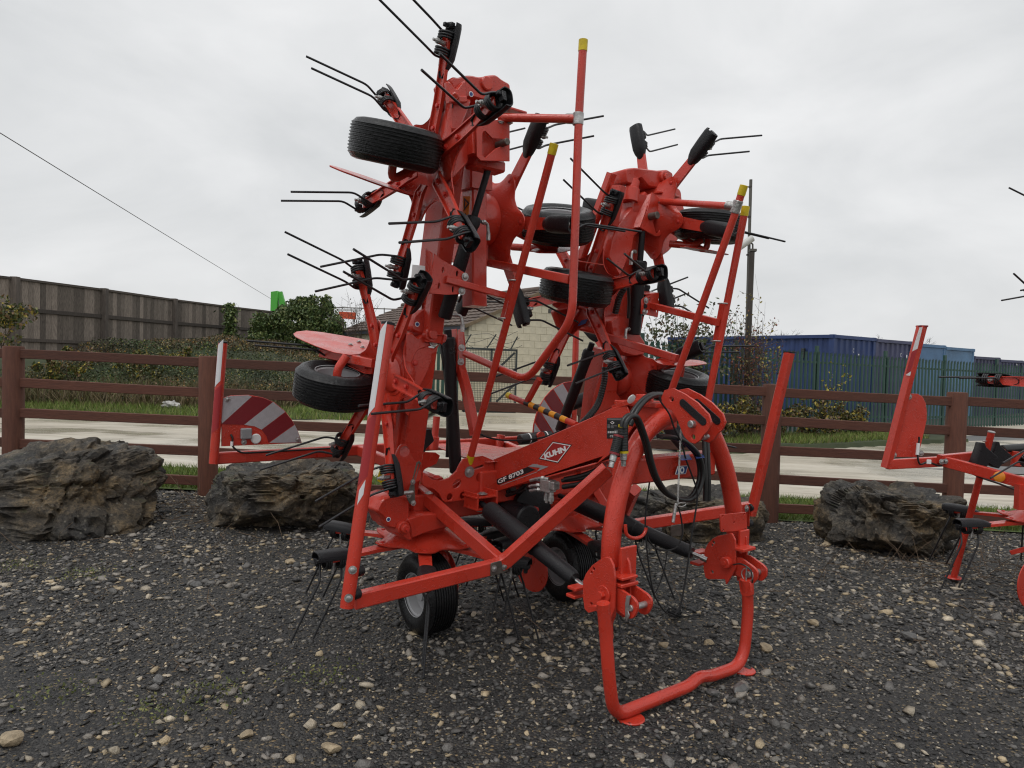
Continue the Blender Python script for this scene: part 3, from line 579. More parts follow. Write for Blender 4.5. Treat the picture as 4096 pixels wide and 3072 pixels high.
# ---------------------------------------------------------------- building
BLD = empty('block_building', (-1.2, 21.3, 0)); tag(BLD, 'low cream block building with brown tiled pitched roof behind the tedder', 'building')
CREAM = mat('cream_painted_block', (.63, .575, .43), rough=.8, var=.10, vscale=5, bump=.5, bscale=25); CREAMB = mat('cream_mortar', (.50, .455, .34), rough=.9, var=.12, vscale=4, bump=.4, bscale=30)
cA = aty((1008, 890), 21.3); cA[2] = 0; gdir = nrm(np.array([.82, .57, 0])); ldir = nrm(np.array([-.57, .82, 0])); gout = np.cross(gdir, ZZ); gout = gout if gout[1] < 0 else -gout
EH = 1.55+(783-703)/FP*21.3; GW = 5.3; GH = 1.15
mb = MB(); N_ = 9.8
P = [cA, cA+gdir*GW, cA+gdir*GW+ZZ*EH, cA+gdir*GW/2+ZZ*(EH+GH), cA+ZZ*EH]
plate('gable_wall', [p-gout*.06 for p in P], [], .10, CREAMB, BLD, n=gout, bev=.001)
plate('side_wall', [cA-gdir*-.05, cA+ldir*N_+gdir*.05, cA+ldir*N_+gdir*.05+ZZ*EH, cA+gdir*.05+ZZ*EH], [], .10, CREAM, BLD, bev=.001)
bm_ = {}
def blk(w, h):
    if (w, h) not in bm_:
        mb = MB(); boxm(mb, np.zeros(3), gdir*w/2, gout*.012, ZZ*h/2, .004); bm_[(w, h)] = mb.mesh('block')
    return bm_[(w, h)]
nb = 0
for row in range(int((EH+GH)/.225)):
    z = row*.225+.1125; off = .225*(row % 2)
    zt = z+.11; inset = 0 if zt < EH else (zt-EH)/GH*GW/2
    s = off-.45
    while s < GW:
        a, b = max(s, inset+.01), min(s+.45, GW-inset-.01)
        if b-a > .12 and nb < 300:
            w = round(b-a-.010, 2); o = link('block', blk(w, .215), CREAM, BLD); c = cA+gdir*(a+b)/2+ZZ*z-gout*(.004+random.uniform(0, .004)); o.matrix_basis = Matrix.Translation(c); nb += 1
        s += .45
RTL = mat('brown_roof_tile', (.10, .072, .058), rough=.75, var=.35, vscale=4, bump=.3, bscale=40)
def roof(sgn, name):
    e0 = (cA if sgn > 0 else cA+gdir*GW)+ZZ*EH; up_ = (gdir*sgn*GW/2+ZZ*GH); Lr = np.linalg.norm(up_); up_ /= Lr; nr = np.cross(ldir, up_); nr = nr if nr[2] > 0 else -nr
    e0 = e0-up_*.25+ZZ*.05+gout*.14; rows = 10; tl = (Lr+.3)/rows; ncol = int((N_+.3)/.075); V_ = []; F_ = []
    for i in range(rows):
        for e_, lift in ((0, .035), (1, .0)):
            for j in range(ncol+1):
                wv = .022*abs(math.sin(math.pi*j/4.0)); V_.append(e0+up_*tl*(i+e_*1.04)+ldir*j*.075+nr*(lift+wv))
        for j in range(ncol+1): V_.append(e0+up_*tl*i+ldir*j*.075+nr*-.005)
    W_ = ncol+1
    for i in range(rows):
        b = i*3*W_
        for j in range(ncol):
            F_.append((b+j, b+j+1, b+W_+j+1, b+W_+j)); F_.append((b+2*W_+j, b+2*W_+j+1, b+j+1, b+j))
    mb = MB().add(V_, F_); o = mb.build(name, RTL, BLD); o['kind'] = 'stuff'
    mb = MB(); a = e0-nr*.06+up_*.02; beam(mb, [a, a+ldir*(N_+.2)], .05, .14, up=ZZ); mb.build('gutter', mat('dark_gutter', (.03, .035, .05), rough=.5) if sgn > 0 else MATS['dark_gutter'], BLD, 30)
    mb = MB(); a = e0-nr*.03; beam(mb, [a, a+up_*(Lr+.25)], .05, .10, up=nr); mb.build('verge_board', mat('timber_verge', (.17, .125, .075), rough=.8, var=.2) if sgn > 0 else MATS['timber_verge'], BLD, 30)
roof(1, 'roof_tiles'); roof(-1, 'roof_tiles')
mb = MB(); pr_ = cA+gdir*GW/2+ZZ*(EH+GH+.10)+gout*.14; tube(mb, [pr_, pr_+ldir*(N_+.3)], .10, n=10); mb.build('ridge_tiles', RTL, BLD, 40)
mb = MB(); p = aty(A6(800, 405), 22.6); boxm(mb, p+gout*.25, gdir*.12, gout*.06, ZZ*.07, .01); mb.build('flood_lamp', mat('lamp_grey', (.06, .06, .06), rough=.4), BLD, 30)

# ---------------------------------------------------------------- mesh gate with barbed wire
DG = mat('dark_green_grey_steel', (.022, .028, .028), rough=.5, var=.2, vscale=5); PG = mat('green_palisade_paint', (.013, .052, .038), rough=.45, var=.3, vscale=2.5)
GT = empty('mesh_gate', aty((1060, 890), 20.0)*np.array([1, 1, 0])); tag(GT, 'dark weldmesh gate with cranked barbed wire arms beside the cream building', 'gate')
gy = 20.0
def gp(u, v): return aty((u, v), gy)
for (a, b) in (((1116, 757), (1112, 890)), ((1062, 754), (1058, 889)), ((1004, 752), (1000, 889)), ((1000, 752), (1118, 757)), ((1000, 822), (1116, 823)), ((1000, 888), (1114, 890)), ((1072, 800), (1112, 762)), ((1072, 868), (1112, 830))):
    mb = MB(); beam(mb, [gp(*a), gp(*b)], .06, .06, up=np.array([0, 1., 0])); mb.build('frame_bar', DG, GT, 30)
mw_ = MB()
for i in range(34):
    u = 1003+i*3.4; tube(mw_, [gp(u, 755), gp(u-3, 889)], .0045, n=4)
for j in range(28):
    v = 757+j*4.8; tube(mw_, [gp(1002, v), gp(1115, v+.6)], .0045, n=4)
o = mw_.build('weldmesh', DG, GT); o['kind'] = 'stuff'
for (u0, v0, u1, v1) in ((1000, 752, 1018, 722), (1052, 752, 1072, 722), (1102, 757, 1118, 727)):
    mb = MB(); beam(mb, [gp(u0, v0), gp(u1, v1)], .035, .035, up=np.array([0, 1., 0])); mb.build('wire_arm', DG, GT, 30)
for k in range(3):
    mb = MB(); P = [gp(1000+(118)*t+(1-k*.5)*10, 752-k*12-8+4*math.sin(t*9+k)+6*abs(math.sin(t*6.3))) for t in np.linspace(0, 1, 26)]; tube(mb, P, .006, n=4); mb.build('barbed_wire', DG, GT)
# green palisade panel left of the gate
def pale_mesh(h):
    mb = MB(); w = .046; pr = [(-w, 0), (-w*.5, .012), (0, .018), (w*.5, .012), (w, 0), (w, -.003), (0, .014), (-w, -.003)]
    V_ = [(x, -y, 0) for x, y in pr]+[(x, -y, h-.10) for x, y in pr]; K = len(pr); F_ = [(j, (j+1) % K, K+(j+1) % K, K+j) for j in range(K)]
    mb.add(V_, F_); tip = [(-w, 0, h-.10), (-w*.9, -.01, h-.02), (-w*.35, -.014, h-.05), (0, -.02, h), (w*.35, -.014, h-.05), (w*.9, -.01, h-.02), (w, 0, h-.10)]
    mb.add(tip+[(x, y+.004, z) for x, y, z in tip], [tuple(range(7)), tuple(range(7, 14))[::-1]]); return mb.mesh('pale', 50)
PALE = pale_mesh(2.0)
def palisade(root, a, b, pitch, zt0, zt1, posts_every=2.75):
    a = np.array(a); b = np.array(b); d = b-a; Ld = np.linalg.norm(d); d /= Ld; n = int(Ld/pitch); nn = np.array([d[1], -d[0], 0]); nn = nn if nn[1] < 0 else -nn; ang = math.atan2(d[1], d[0])
    for i in range(n):
        p = a+d*(i+.5)*pitch; z1 = zt0+(zt1-zt0)*(i/n); o = link('pale', PALE, PG, root); o.matrix_basis = Matrix.Translation((p[0], p[1], z1-2.0+random.uniform(-.008, .008))) @ Matrix.Rotation(ang, 4, 'Z')
    s = 0
    while s < Ld:
        p = a+d*s-nn*.06; z1 = zt0+(zt1-zt0)*(s/Ld); mb = MB(); boxm(mb, p+ZZ*(z1/2+.05), d*.05, nn*.028, ZZ*(z1/2+.08), .004); mb.build('post', PG, root, 30); s += posts_every
    for z in (-.28, -1.62):
        mb = MB(); beam(mb, [a+ZZ*(zt0+z)-nn*.02, b+ZZ*(zt1+z)-nn*.02], .03, .05, up=ZZ); mb.build('fence_rail', PG, root, 30)
PF1 = empty('palisade_fence', (-2.2, 19.6, 0)); tag(PF1, 'short green palisade panel between weldmesh gate and ivy hedge', 'fence'); palisade(PF1, (-5.4, 21.6, 0), (-1.45, 20.05, 0), .15, 2.05, 2.05)
PF2 = empty('palisade_fence', (3.0, 14.9, 0)); tag(PF2, 'long dark green palisade fence in front of the blue containers', 'fence'); palisade(PF2, (2.7, 14.7, 0), (17.6, 23.1, 0), .155, 2.10, 1.86)

# ---------------------------------------------------------------- containers
def cont_mat(n, c): return mat(n, c, rough=.55, var=.22, vscale=1.6, bump=.15, bscale=20)
CM = [cont_mat('navy_blue_container', (.022, .046, .145)), cont_mat('purple_blue_container', (.055, .060, .125)), cont_mat('sky_blue_container', (.065, .155, .29)), cont_mat('sky_blue_container_b', (.075, .17, .30)), cont_mat('dark_slate_container', (.030, .033, .082)), cont_mat('slate_blue_container', (.038, .042, .10))]
cd_ = nrm(np.array([.8, .6, 0])); cs_ = nrm(np.array([-.6, .8, 0])); c0 = np.array([9.1, 20.2, 0])
def corr_wall(mb, a, d, n, w, z0, z1, pitch=.28, dep=.036):
    k = max(2, int(w/pitch)); p = w/k; x = [0.]; o = [0.]
    for i in range(k):
        b = i*p; x += [b+p*.30, b+p*.42, b+p*.80, b+p*.92]; o += [0, -dep, -dep, 0]
    x.append(w); o.append(0); V_ = []
    for xx, oo in zip(x, o): q = a+d*xx+n*oo; V_ += [q+ZZ*z0, q+ZZ*z1]
    F_ = [(2*i, 2*i+2, 2*i+3, 2*i+1) for i in range(len(x)-1)]; mb.add(V_, F_)
def container(a, m, h, flat, label, text=None):
    a = np.array(a, float); root = empty('shipping_container', a); tag(root, label, 'container'); w = 2.40; Ln = 6.06
    z0, z1 = a[2]+.14, a[2]+h-.11; fr = a*np.array([1, 1, 0])
    mb = MB()
    if flat: mb.add([fr+ZZ*z0+cd_*.08, fr+cd_*(w-.08)+ZZ*z0, fr+cd_*(w-.08)+ZZ*z1, fr+cd_*.08+ZZ*z1], [(0, 1, 2, 3)])
    else: corr_wall(mb, fr+cd_*.08, cd_, -cs_, w-.16, z0, z1)
    mb.build('end_wall', m, root)
    for q, n_ in ((fr+cd_*.02, -cd_), (fr+cd_*(w-.02), cd_)):
        mb = MB(); corr_wall(mb, q+cs_*.1, cs_, n_, Ln-.2, z0, z1); mb.build('side_wall', m, root)
    mb = MB(); corr_wall(mb, fr+cd_*.08+cs_*Ln, cd_, cs_, w-.16, z0, z1); mb.build('rear_wall', m, root)
    for u in (0, w):
        for v in (0, Ln):
            mb = MB(); boxm(mb, fr+cd_*(u+(.06 if u == 0 else -.06))+cs_*(v+(.06 if v == 0 else -.06))+ZZ*(a[2]+h/2), cd_*.075, cs_*.075, ZZ*h/2, .01); mb.build('corner_post', m, root, 30)
    for p, q in ((0, 1),):
        for (s, e_) in (((.0, 0.), (w, 0.)), ((0., Ln), (w, Ln)), ((0., 0.), (0., Ln)), ((w, 0.), (w, Ln))):
            A = fr+cd_*s[0]+cs_*s[1]; B = fr+cd_*e_[0]+cs_*e_[1]
            for zz_ in (a[2]+h-.06, a[2]+.08): mb = MB(); beam(mb, [A+ZZ*zz_, B+ZZ*zz_], .08, .10, up=ZZ); mb.build('frame_rail', m, root, 30)
    mb = MB(); mb.add([fr+ZZ*(a[2]+h-.03), fr+cd_*w+ZZ*(a[2]+h-.03), fr+cd_*w+cs_*Ln+ZZ*(a[2]+h-.03), fr+cs_*Ln+ZZ*(a[2]+h-.03)], [(0, 1, 2, 3)]); mb.build('roof', m, root)
    if text:
        for j, (tx, du, zt_) in enumerate(text):
            for k_, ch_ in enumerate(tx):
                text_on('marking', ch_, fr+cd_*du-cs_*.045+ZZ*(zt_-.17*k_), cd_*.07, ZZ*.12, WHT, root)
    return root
H0 = 2.59
for i, (m_, h, dz, flat, lb, tx) in enumerate(((0, H0, 0, False, 'navy blue corrugated shipping container at the corner of the row', [('1260', 1.30, 1.95), ('C', 1.0, 2.1)]), (1, H0, -.02, False, 'purple-blue corrugated container beside the navy one', [('121', 1.9, 2.0), ('C', 1.5, 2.05)]), (2, H0, -.06, True, 'smooth sky blue container next to the purple-blue one', None), (3, H0, -.10, True, 'paler smooth sky blue container with flaking top edge', None), (4, H0, -.36, False, 'dark slate corrugated container, lower than its sky blue neighbour', [('11', 1.9, 1.9)]), (5, H0, -.42, False, 'slate blue container, one before the end of the row', [('12', 1.6, 1.9)]), (4, H0, -.46, False, 'slate container closing the end of the row beside the slate blue one', None))):
    container(c0+cd_*2.44*i+ZZ*dz, CM[m_], h, flat, lb, tx)
mb = MB(); p = c0+cs_*.9-cd_*.03+ZZ*2.05; boxm(mb, p, cs_*.05, cd_*.05, ZZ*.14, .01); tag(mb.build('vent_box', DG), 'small dark box fixed high on the navy container side', 'box')

# ---------------------------------------------------------------- camera mast
POL = mat('grey_steel_pole', (.10, .095, .085), rough=.5, metal=.4, var=.25, vscale=3); POL2 = mat('dark_steel_pole', (.050, .042, .036), rough=.5, metal=.3, var=.25, vscale=3)
CP = empty('camera_mast', aty((1614, 930), 15.8)*np.array([1, 1, 0])); tag(CP, 'steel mast with white security camera rising behind the palisade shrubs', 'camera mast')
a = aty((1622, 388), 15.8); b = aty((1612, 800), 15.8); b[2] = .0
mb = MB(); tube(mb, [b, a], .034, n=12); mb.build('thin_pole', POL, CP, 50)
a = aty((1624, 545), 15.7); b = aty((1614, 800), 15.7); b[2] = 0; mb = MB(); tube(mb, [b, a], .062, n=14); mb.build('thick_pole', POL2, CP, 50)
mb = MB(); a = aty((1626, 545), 15.7); tube(mb, [a, aty((1626, 528), 15.7), aty((1618, 520), 15.65)], .02, n=8); boxm(mb, aty((1626, 541), 15.7), np.array([.07, 0, 0]), np.array([0, .07, 0]), ZZ*.03, .005); mb.build('camera_bracket', POL, CP, 40)
mb = MB(); a, b = aty((1594, 536), 15.6), aty((1626, 514), 15.6); cyl(mb, a, b, .075, 16, .01); mb.build('security_camera', mat('camera_white', (.5, .5, .48), rough=.5), CP, 40)
for v in (405, 470, 552):
    mb = MB(); p = aty((1621-(v-388)*.03, v), 15.8); lathe(mb, [(.042, 0), (.042, .03)], p, ZZ, 12); mb.build('pole_clip', POL2, CP, 40)
# shrubs round the mast and palisade
def twiggy(name, label, cat, base, half, ntw, nl, size, pal, pr, seed, rad=.012, spread=1.0):
    r = np.random.default_rng(seed); root = empty(name, base); tag(root, label, cat); mb = MB(); tips = []
    for i in range(ntw):
        d = np.array([r.normal(0, .55*spread), r.normal(0, .4*spread), r.uniform(.55, 1.0)]); t = np.array(base)+d*np.array(half)*np.array([1, 1, 2]); P = [np.array(base)+np.array([r.normal(0, half[0]*.25), r.normal(0, half[1]*.25), 0])]
        for k in range(1, 7):
            q = k/6; P.append(P[0]+(t-P[0])*q+np.array([0, 0, math.sin(q*2.2)*.25*half[2]])*(.4+r.random()*.5)+r.normal(0, .03*half[2], 3))
        tube(mb, P, rad, n=4, scale=[1-.8*k/6 for k in range(7)]); tips += P[2:]
        for k in (3, 4, 5):
            e_ = P[k]+np.array([r.normal(0, .22), r.normal(0, .2), r.uniform(-.05, .3)])*half[2]*.6; tube(mb, [P[k], (P[k]+e_)/2+r.normal(0, .02, 3), e_], rad*.45, n=3); tips += [e_, (P[k]+e_)/2]
    o = mb.build('stems', TWIG, root, 60); T = np.array(tips); P = T[r.integers(0, len(T), nl)]+r.normal(0, .07, (nl, 3)); link('foliage', leaf_mesh('foliage', P, size, pick(r, pal, pr, nl), r), LEAF, root)
def gb(u, y): p = aty((u, 900), y); p[2] = 0; return p
twiggy('rose_bush', 'reddish brown rose thicket with hips round the foot of the mast', 'bush', gb(1618, 15.5), (.75, .6, 1.35), 46, 1500, .055, [(.12, .05, .03), (.20, .05, .03), (.20, .15, .04), (.09, .08, .03)], [.35, .25, .2, .2], 401)
twiggy('buddleia', 'tall loose green-grey shrub between the bare thicket and the camera mast', 'shrub', gb(1470, 15.3), (.9, .6, 1.35), 44, 2800, .085, [(.045, .06, .025), (.07, .085, .035), (.11, .10, .05), (.09, .06, .04)], [.35, .3, .2, .15], 402)
twiggy('bare_thicket', 'bare brown thicket between building and palisade', 'bush', gb(1400, 16.5), (1.0, .6, 1.15), 50, 900, .05, [(.07, .05, .035), (.10, .07, .045)], [.6, .4], 403, .010)
twiggy('willow_herb', 'thin tall spray with a pale yellow tip beside the mast', 'plant', gb(1640, 15.2), (.25, .2, 1.65), 5, 90, .07, [(.28, .23, .05), (.16, .14, .05)], [.5, .5], 404, .007, .5)
for i, (u, y, hx, hz_, n, lb) in enumerate(((1560, 14.6, .9, .50, 2200, 'dark bramble clump at the palisade foot below the rose thicket'), (1660, 15.3, .7, .42, 1700, 'mixed green and yellow bush by the palisade below the mast'), (1745, 15.9, .75, .52, 2000, 'yellow-leaved bush growing through the palisade'), (1815, 16.5, .75, .44, 1700, 'brown and yellow bush at the end of the grass verge'), (1500, 14.2, .9, .48, 2000, 'dull green bramble clump behind the hitch frame'))):
    c = gb(u, y); c[2] = hz_; bush('verge_bush', lb, 'bush', c, (hx, .45, hz_), n, .075, [(.05, .055, .02), (.09, .085, .03), (.27, .21, .035), (.13, .075, .04)], [.3, .28, .22, .2], 420+i, 14, 24)
twiggy('yellow_shoot', 'upright shoot with yellow leaves against the green palisade', 'plant', gb(1797, 16.6), (.35, .2, .85), 7, 130, .075, [(.33, .28, .04), (.18, .17, .04)], [.6, .4], 410, .007, .7)
twiggy('twig_shrub', 'bare twiggy shrub growing over the tiled roof edge', 'shrub', aty((770, 760), 24.0), (1.1, .5, 1.0), 30, 160, .06, [(.06, .05, .03)], [1], 411, .010)
# far bare trees above the containers
for i, (u, v, y, lb) in enumerate(((1868, 728, 44, 'bare tree crown above the purple-blue container'), (1985, 738, 60, 'bare tree top above the sky blue containers'), (1690, 722, 50, 'bare tree tops beyond the navy container'))):
    r = np.random.default_rng(500+i); top = aty((u, v-14), y); base = top.copy(); base[2] = 0; root = empty('bare_tree', base); tag(root, lb, 'tree')
    mb = MB(); tube(mb, [base, base+(top-base)*.5], .14, n=6); mb.build('trunk', TWIG, root, 60); mb = MB()
    def branch(p, d, ln, rad, dep):
        e_ = p+d*ln; tube(mb, [p, (p+e_)/2+r.normal(0, .04*ln, 3), e_], rad, n=3, scale=[1, .85, .6])
        if dep == 0: return
        for _k in range(3 if dep > 1 else 4):
            d2 = nrm(d+r.normal(0, .55, 3)*np.array([1, .8, .6])+np.array([0, 0, .12])); branch(p+d*ln*r.uniform(.55, 1), d2, ln*r.uniform(.55, .8), rad*.55, dep-1)
    H_ = top[2]
    for k in range(7): branch(base+(top-base)*r.uniform(.4, .55), nrm(np.array([r.normal(0, .55), r.normal(0, .4), 1])), H_*.22, .035, 3)
    mb.build('crown', TWIG, root, 60)

# ---------------------------------------------------------------- far left oddments
LIME = mat('lime_green_paint', (.07, .38, .04), rough=.45)
LB = empty('loader_boom', aty((598, 700), 42)); tag(LB, 'lime green boom end sticking up behind the ivy hedge', 'machine boom')
q_ = lambda u, v: aty((u, v), 42)
plate('boom_side', [q_(587, 672), q_(588, 631), q_(602, 629), q_(601, 672)], [], .5, LIME, LB, bev=.01)
mb = MB(); beam(mb, [q_(604, 631), q_(615, 672)], .3, .22, up=np.array([0, 1., 0])); mb.build('boom_arm', LIME, LB, 30)
SG = empty('banner_board', aty((752, 700), 40)); tag(SG, 'orange red board showing above the roof edge beside the hedge', 'board')
q_ = lambda u, v: aty((u, v), 40)
plate('board_panel', [q_(732, 673), q_(769, 675), q_(769, 690), q_(733, 688)], [], .05, mat('orange_red_board', (.55, .07, .02), rough=.5, var=.2, vscale=1), SG)
plate('board_top', [q_(728, 667), q_(772, 668), q_(772, 673), q_(728, 672)], [], .05, mat('white_board', (.6, .6, .6), rough=.5), SG)
HR = empty('hand_rail', aty((760, 690), 41)); tag(HR, 'thin grey handrail above the roof beyond the hedge', 'railing'); q_ = lambda u, v: aty((u, v), 41)
mb = MB(); tube(mb, [q_(722, 664), q_(860, 668)], .035, n=6); mb.build('top_rail', POL, HR, 50)
for u in (740, 765, 790, 830):
    mb = MB(); tube(mb, [q_(u, 665), q_(u, 700)], .03, n=6); mb.build('upright', POL, HR, 50)
mb = MB(); a, b = aty((-40, 252), 15), aty((588, 647), 46); a = a+(a-b)*1.2; P = [a+(b-a)*t-ZZ*.5*4*t*(1-t)*.2 for t in np.linspace(0, 1, 40)]; tube(mb, P, .011, n=5); tag(mb.build('overhead_cable', POL2), 'single overhead cable slanting down across the sky', 'cable')

# ---------------------------------------------------------------- dry weeds and litter on the gravel
r = np.random.default_rng(61); mb = MB()
for i in range(420):
    y = r.uniform(5.2, 7.6) if i % 3 else r.uniform(3.4, 6); x = r.uniform(-.75, .75)*y
    if r.random() < .45: x, y = (-2.85+r.normal(0, .3), 6.6+r.normal(0, .35)) if r.random() < .4 else (3.75+r.normal(0, .45), 5.6+r.normal(0, .4))
    L0 = r.uniform(.08, .32); a = r.uniform(0, 6.28); z = float(gz(x, y)); k = r.random() < .25
    p0 = np.array([x, y, z+.008]); p2 = p0+np.array([math.cos(a)*L0, math.sin(a)*L0*.8, (L0*.9 if k else r.uniform(.0, .03))]); p1 = (p0+p2)/2+r.normal(0, .015, 3)+np.array([0, 0, .01]); tube(mb, [p0, p1, p2], .0022, n=3)
tag(mb.build('dry_twigs', mat('dead_stem', (.10, .065, .038), rough=.85, var=.3, vscale=3)), 'dry stems and twigs scattered on the gravel', 'twigs', kind='stuff')
def moss_pts(r, n):
    c = [atz(q, .01) for q in ((40, 1225), (180, 1240), (700, 1460), (460, 1500), (340, 1540), (120, 1500))]; P = []
    for i in range(n): q = c[i % len(c)]; P.append(q+np.array([r.normal(0, .09), r.normal(0, .09), abs(r.normal(0, .006))+.012]))
    return np.array(P)
bramble_mass('moss_weeds', 900, moss_pts, .016, 62, [(.09, .11, .03), (.16, .16, .05)], [.6, .4], 'small patches of green moss and weed on the gravel')
# ================================================================ the tedder
TED = empty('hay_tedder', M(0, 0, 0))
tag(TED, 'large red hay tedder folded upright on gravel, white-on-red lettering along its drawbar', 'hay tedder')
def bolt(mb, p, n, r=.011, h=.009):
    n = nrm(n); lathe(mb, [(r*1.55, 0), (r*1.55, .003)], np.asarray(p), n, 12)
    lathe(mb, [(r, .003), (r, h), (r*.7, h+.002)], np.asarray(p), n, 6)
def bolts(pts, n, parent, mt=None, r=.011, name='bolt'):
    for p in pts:
        mb = MB(); bolt(mb, p, n, r); mb.build(name, mt or STEEL, parent, 35)

# ---- rotor prototype meshes, local frame: z = the side the tines point to
RR = .56
def rotor_meshes():
    mb = MB(); nt_, nr_ = 96, 10; V_ = []
    for side, dz in ((0, 0.), (1, -.007)):
        for i in range(nr_):
            q = i/(nr_-1)
            for j in range(nt_):
                th = 2*math.pi*j/nt_; c6 = math.cos(6*th)
                lobe = (max(0, .5+.5*c6))**1.6
                ro = .225+.085*lobe; r = .085+(ro-.085)*q
                s = (r-.085)/.2; s = min(1, max(0, s)); s = s*s*(3-2*s)
                z = -.065*(1-s)+.012*s-.016*lobe*q*q
                rim = max(0, q-.86)/.14; z += .012*rim*(1-lobe)
                V_.append((r*math.cos(th), r*math.sin(th), z+dz))
    F_ = []; K = nt_*nr_
    for s in (0, 1):
        for i in range(nr_-1):
            for j in range(nt_):
                q = (s*K+i*nt_+j, s*K+i*nt_+(j+1) % nt_, s*K+(i+1)*nt_+(j+1) % nt_, s*K+(i+1)*nt_+j)
                F_.append(q if s == 0 else q[::-1])
    for i in (0, nr_-1):
        for j in range(nt_): F_.append((i*nt_+j, i*nt_+(j+1) % nt_, K+i*nt_+(j+1) % nt_, K+i*nt_+j))
    mb.add(V_, F_)
    lathe(mb, [(.0, -.03), (.06, -.03), (.095, -.045), (.1, -.066), (.06, -.085)], np.zeros(3), ZZ, 32, caps=False)
    disc = mb.mesh('rotor', 40)
    # arm: channel bar along +x
    mb = MB()
    for (y0, y1, z0, z1) in ((-.024, .024, .012, .018),):
        pass
    xs = [.115, .16, .30, .44, .60]; wd = [.030, .036, .036, .033, .026]; zc = [.0, .012, .016, .030, .052]; fl = [.012, .020, .020, .018, .014]
    prof = []
    for x, w, z, h in zip(xs, wd, zc, fl):
        prof.append([(x, -w, z), (x, w, z), (x, w, z+h), (x, w-.006, z+h), (x, w-.006, z+.007), (x, -w+.006, z+.007), (x, -w+.006, z+h), (x, -w, z+h)])
    F_ = []
    for i in range(len(xs)-1):
        for j in range(8): F_.append((i*8+j, (i+1)*8+j, (i+1)*8+(j+1) % 8, i*8+(j+1) % 8))
    F_ += [tuple(range(8)), tuple((len(xs)-1)*8+j for j in range(8))[::-1]]
    mb.add(np.array(prof).reshape(-1, 3), F_); arm = mb.mesh('arm', 30)
    bol = []
    for p_, n_ in (((.165, 0, .019), ZZ), ((.275, 0, .022), ZZ), ((.27, 0, .002), -ZZ)):
        mb = MB(); bolt(mb, np.array(p_), n_, .012, .013); bol.append(mb.mesh('arm_bolt', 35))
    # tine cover: half sleeve, open towards the tines, pointed towards the hub
    mb = MB(); V_ = []; n = 13; st = [(.405, .012, .010), (.43, .026, .022), (.465, .042, .036), (.50, .049, .046), (.58, .050, .048), (.645, .049, .047), (.665, .046, .043)]
    for t in (0., .006):
        for (x, w, d) in st:
            for j in range(n):
                a = math.pi*(1.0+j/(n-1)); k = 1-t/.05
                ca_, sa_ = math.cos(a), math.sin(a); V_.append((x, w*k*math.copysign(abs(ca_)**.62, ca_), .046+d*k*math.copysign(abs(sa_)**.62, sa_)))
    K = n*len(st); F_ = []
    for s in (0, 1):
        for i in range(len(st)-1):
            for j in range(n-1):
                q = (s*K+i*n+j, s*K+i*n+j+1, s*K+(i+1)*n+j+1, s*K+(i+1)*n+j); F_.append(q[::-1] if s == 0 else q)
    for j in range(n-1):
        for i in (0, len(st)-1): F_.append((i*n+j, i*n+j+1, K+i*n+j+1, K+i*n+j))
    for i in range(len(st)-1):
        for j in (0, n-1): F_.append((i*n+j, (i+1)*n+j, K+(i+1)*n+j, K+i*n+j))
    mb.add(V_, F_)
    boxm(mb, np.array([.650, .0, .050]), np.array([.014, 0, 0]), np.array([0, .024, 0]), np.array([0, 0, .012]), .003)
    boxm(mb, np.array([.648, .012, .066]), np.array([.010, 0, 0]), np.array([0, .010, 0]), np.array([0, 0, .016]), .003)
    cov = mb.mesh('tine_cover', 40)
    # twin coil spring tine
    mb = MB(); R = .037; wr = .0060
    for sgn, x0 in ((-1, .548), (1, .572)):
        pts = []
        turns = 3.25+.0
        for i in range(int(turns*14)+1):
            a = -math.pi/2+2*math.pi*i/14
            pts.append(np.array([x0+sgn*(.006+.0124*i/14), R*math.cos(a), .062+R*math.sin(a)]))
        T0 = nrm(pts[-1]-pts[-2]); p = pts[-1]
        d1 = nrm(np.array([.06*sgn*0+.10, -.32, .60])); d2 = nrm(np.array([.36, .04, .93]))
        p1 = p+np.array([sgn*.004, -.01, .03]); p2 = p1+d1*.09; p3 = p2+d2*.335
        tail = rnd([p, p1, p2, p3], .025, 4)[1:]
        tube(mb, pts+tail, wr, n=7)
    tine = mb.mesh('spring_tine', 60)
    mb = MB(); lathe(mb, [(.012, .06), (.012, .098), (.015, .098), (.015, .101), (.0125, .101), (.0125, .112), (.007, .112), (.007, .13)], np.array([.56, 0, 0]), ZZ, 10)
    nut = mb.mesh('clamp_bolt', 35)
    # gear housing on the back of the rotor
    mb = MB(); lathe(mb, [(.0, -.15), (.075, -.15), (.105, -.135), (.12, -.11), (.125, -.075), (.118, -.055), (.0, -.055)], np.zeros(3), ZZ, 32, caps=False)
    hub = mb.mesh('gear_housing', 40)
    return disc, arm, bol, cov, tine, nut, hub
R_DISC, R_ARM, R_BOL, R_COV, R_TINE, R_NUT, R_HUB = rotor_meshes()
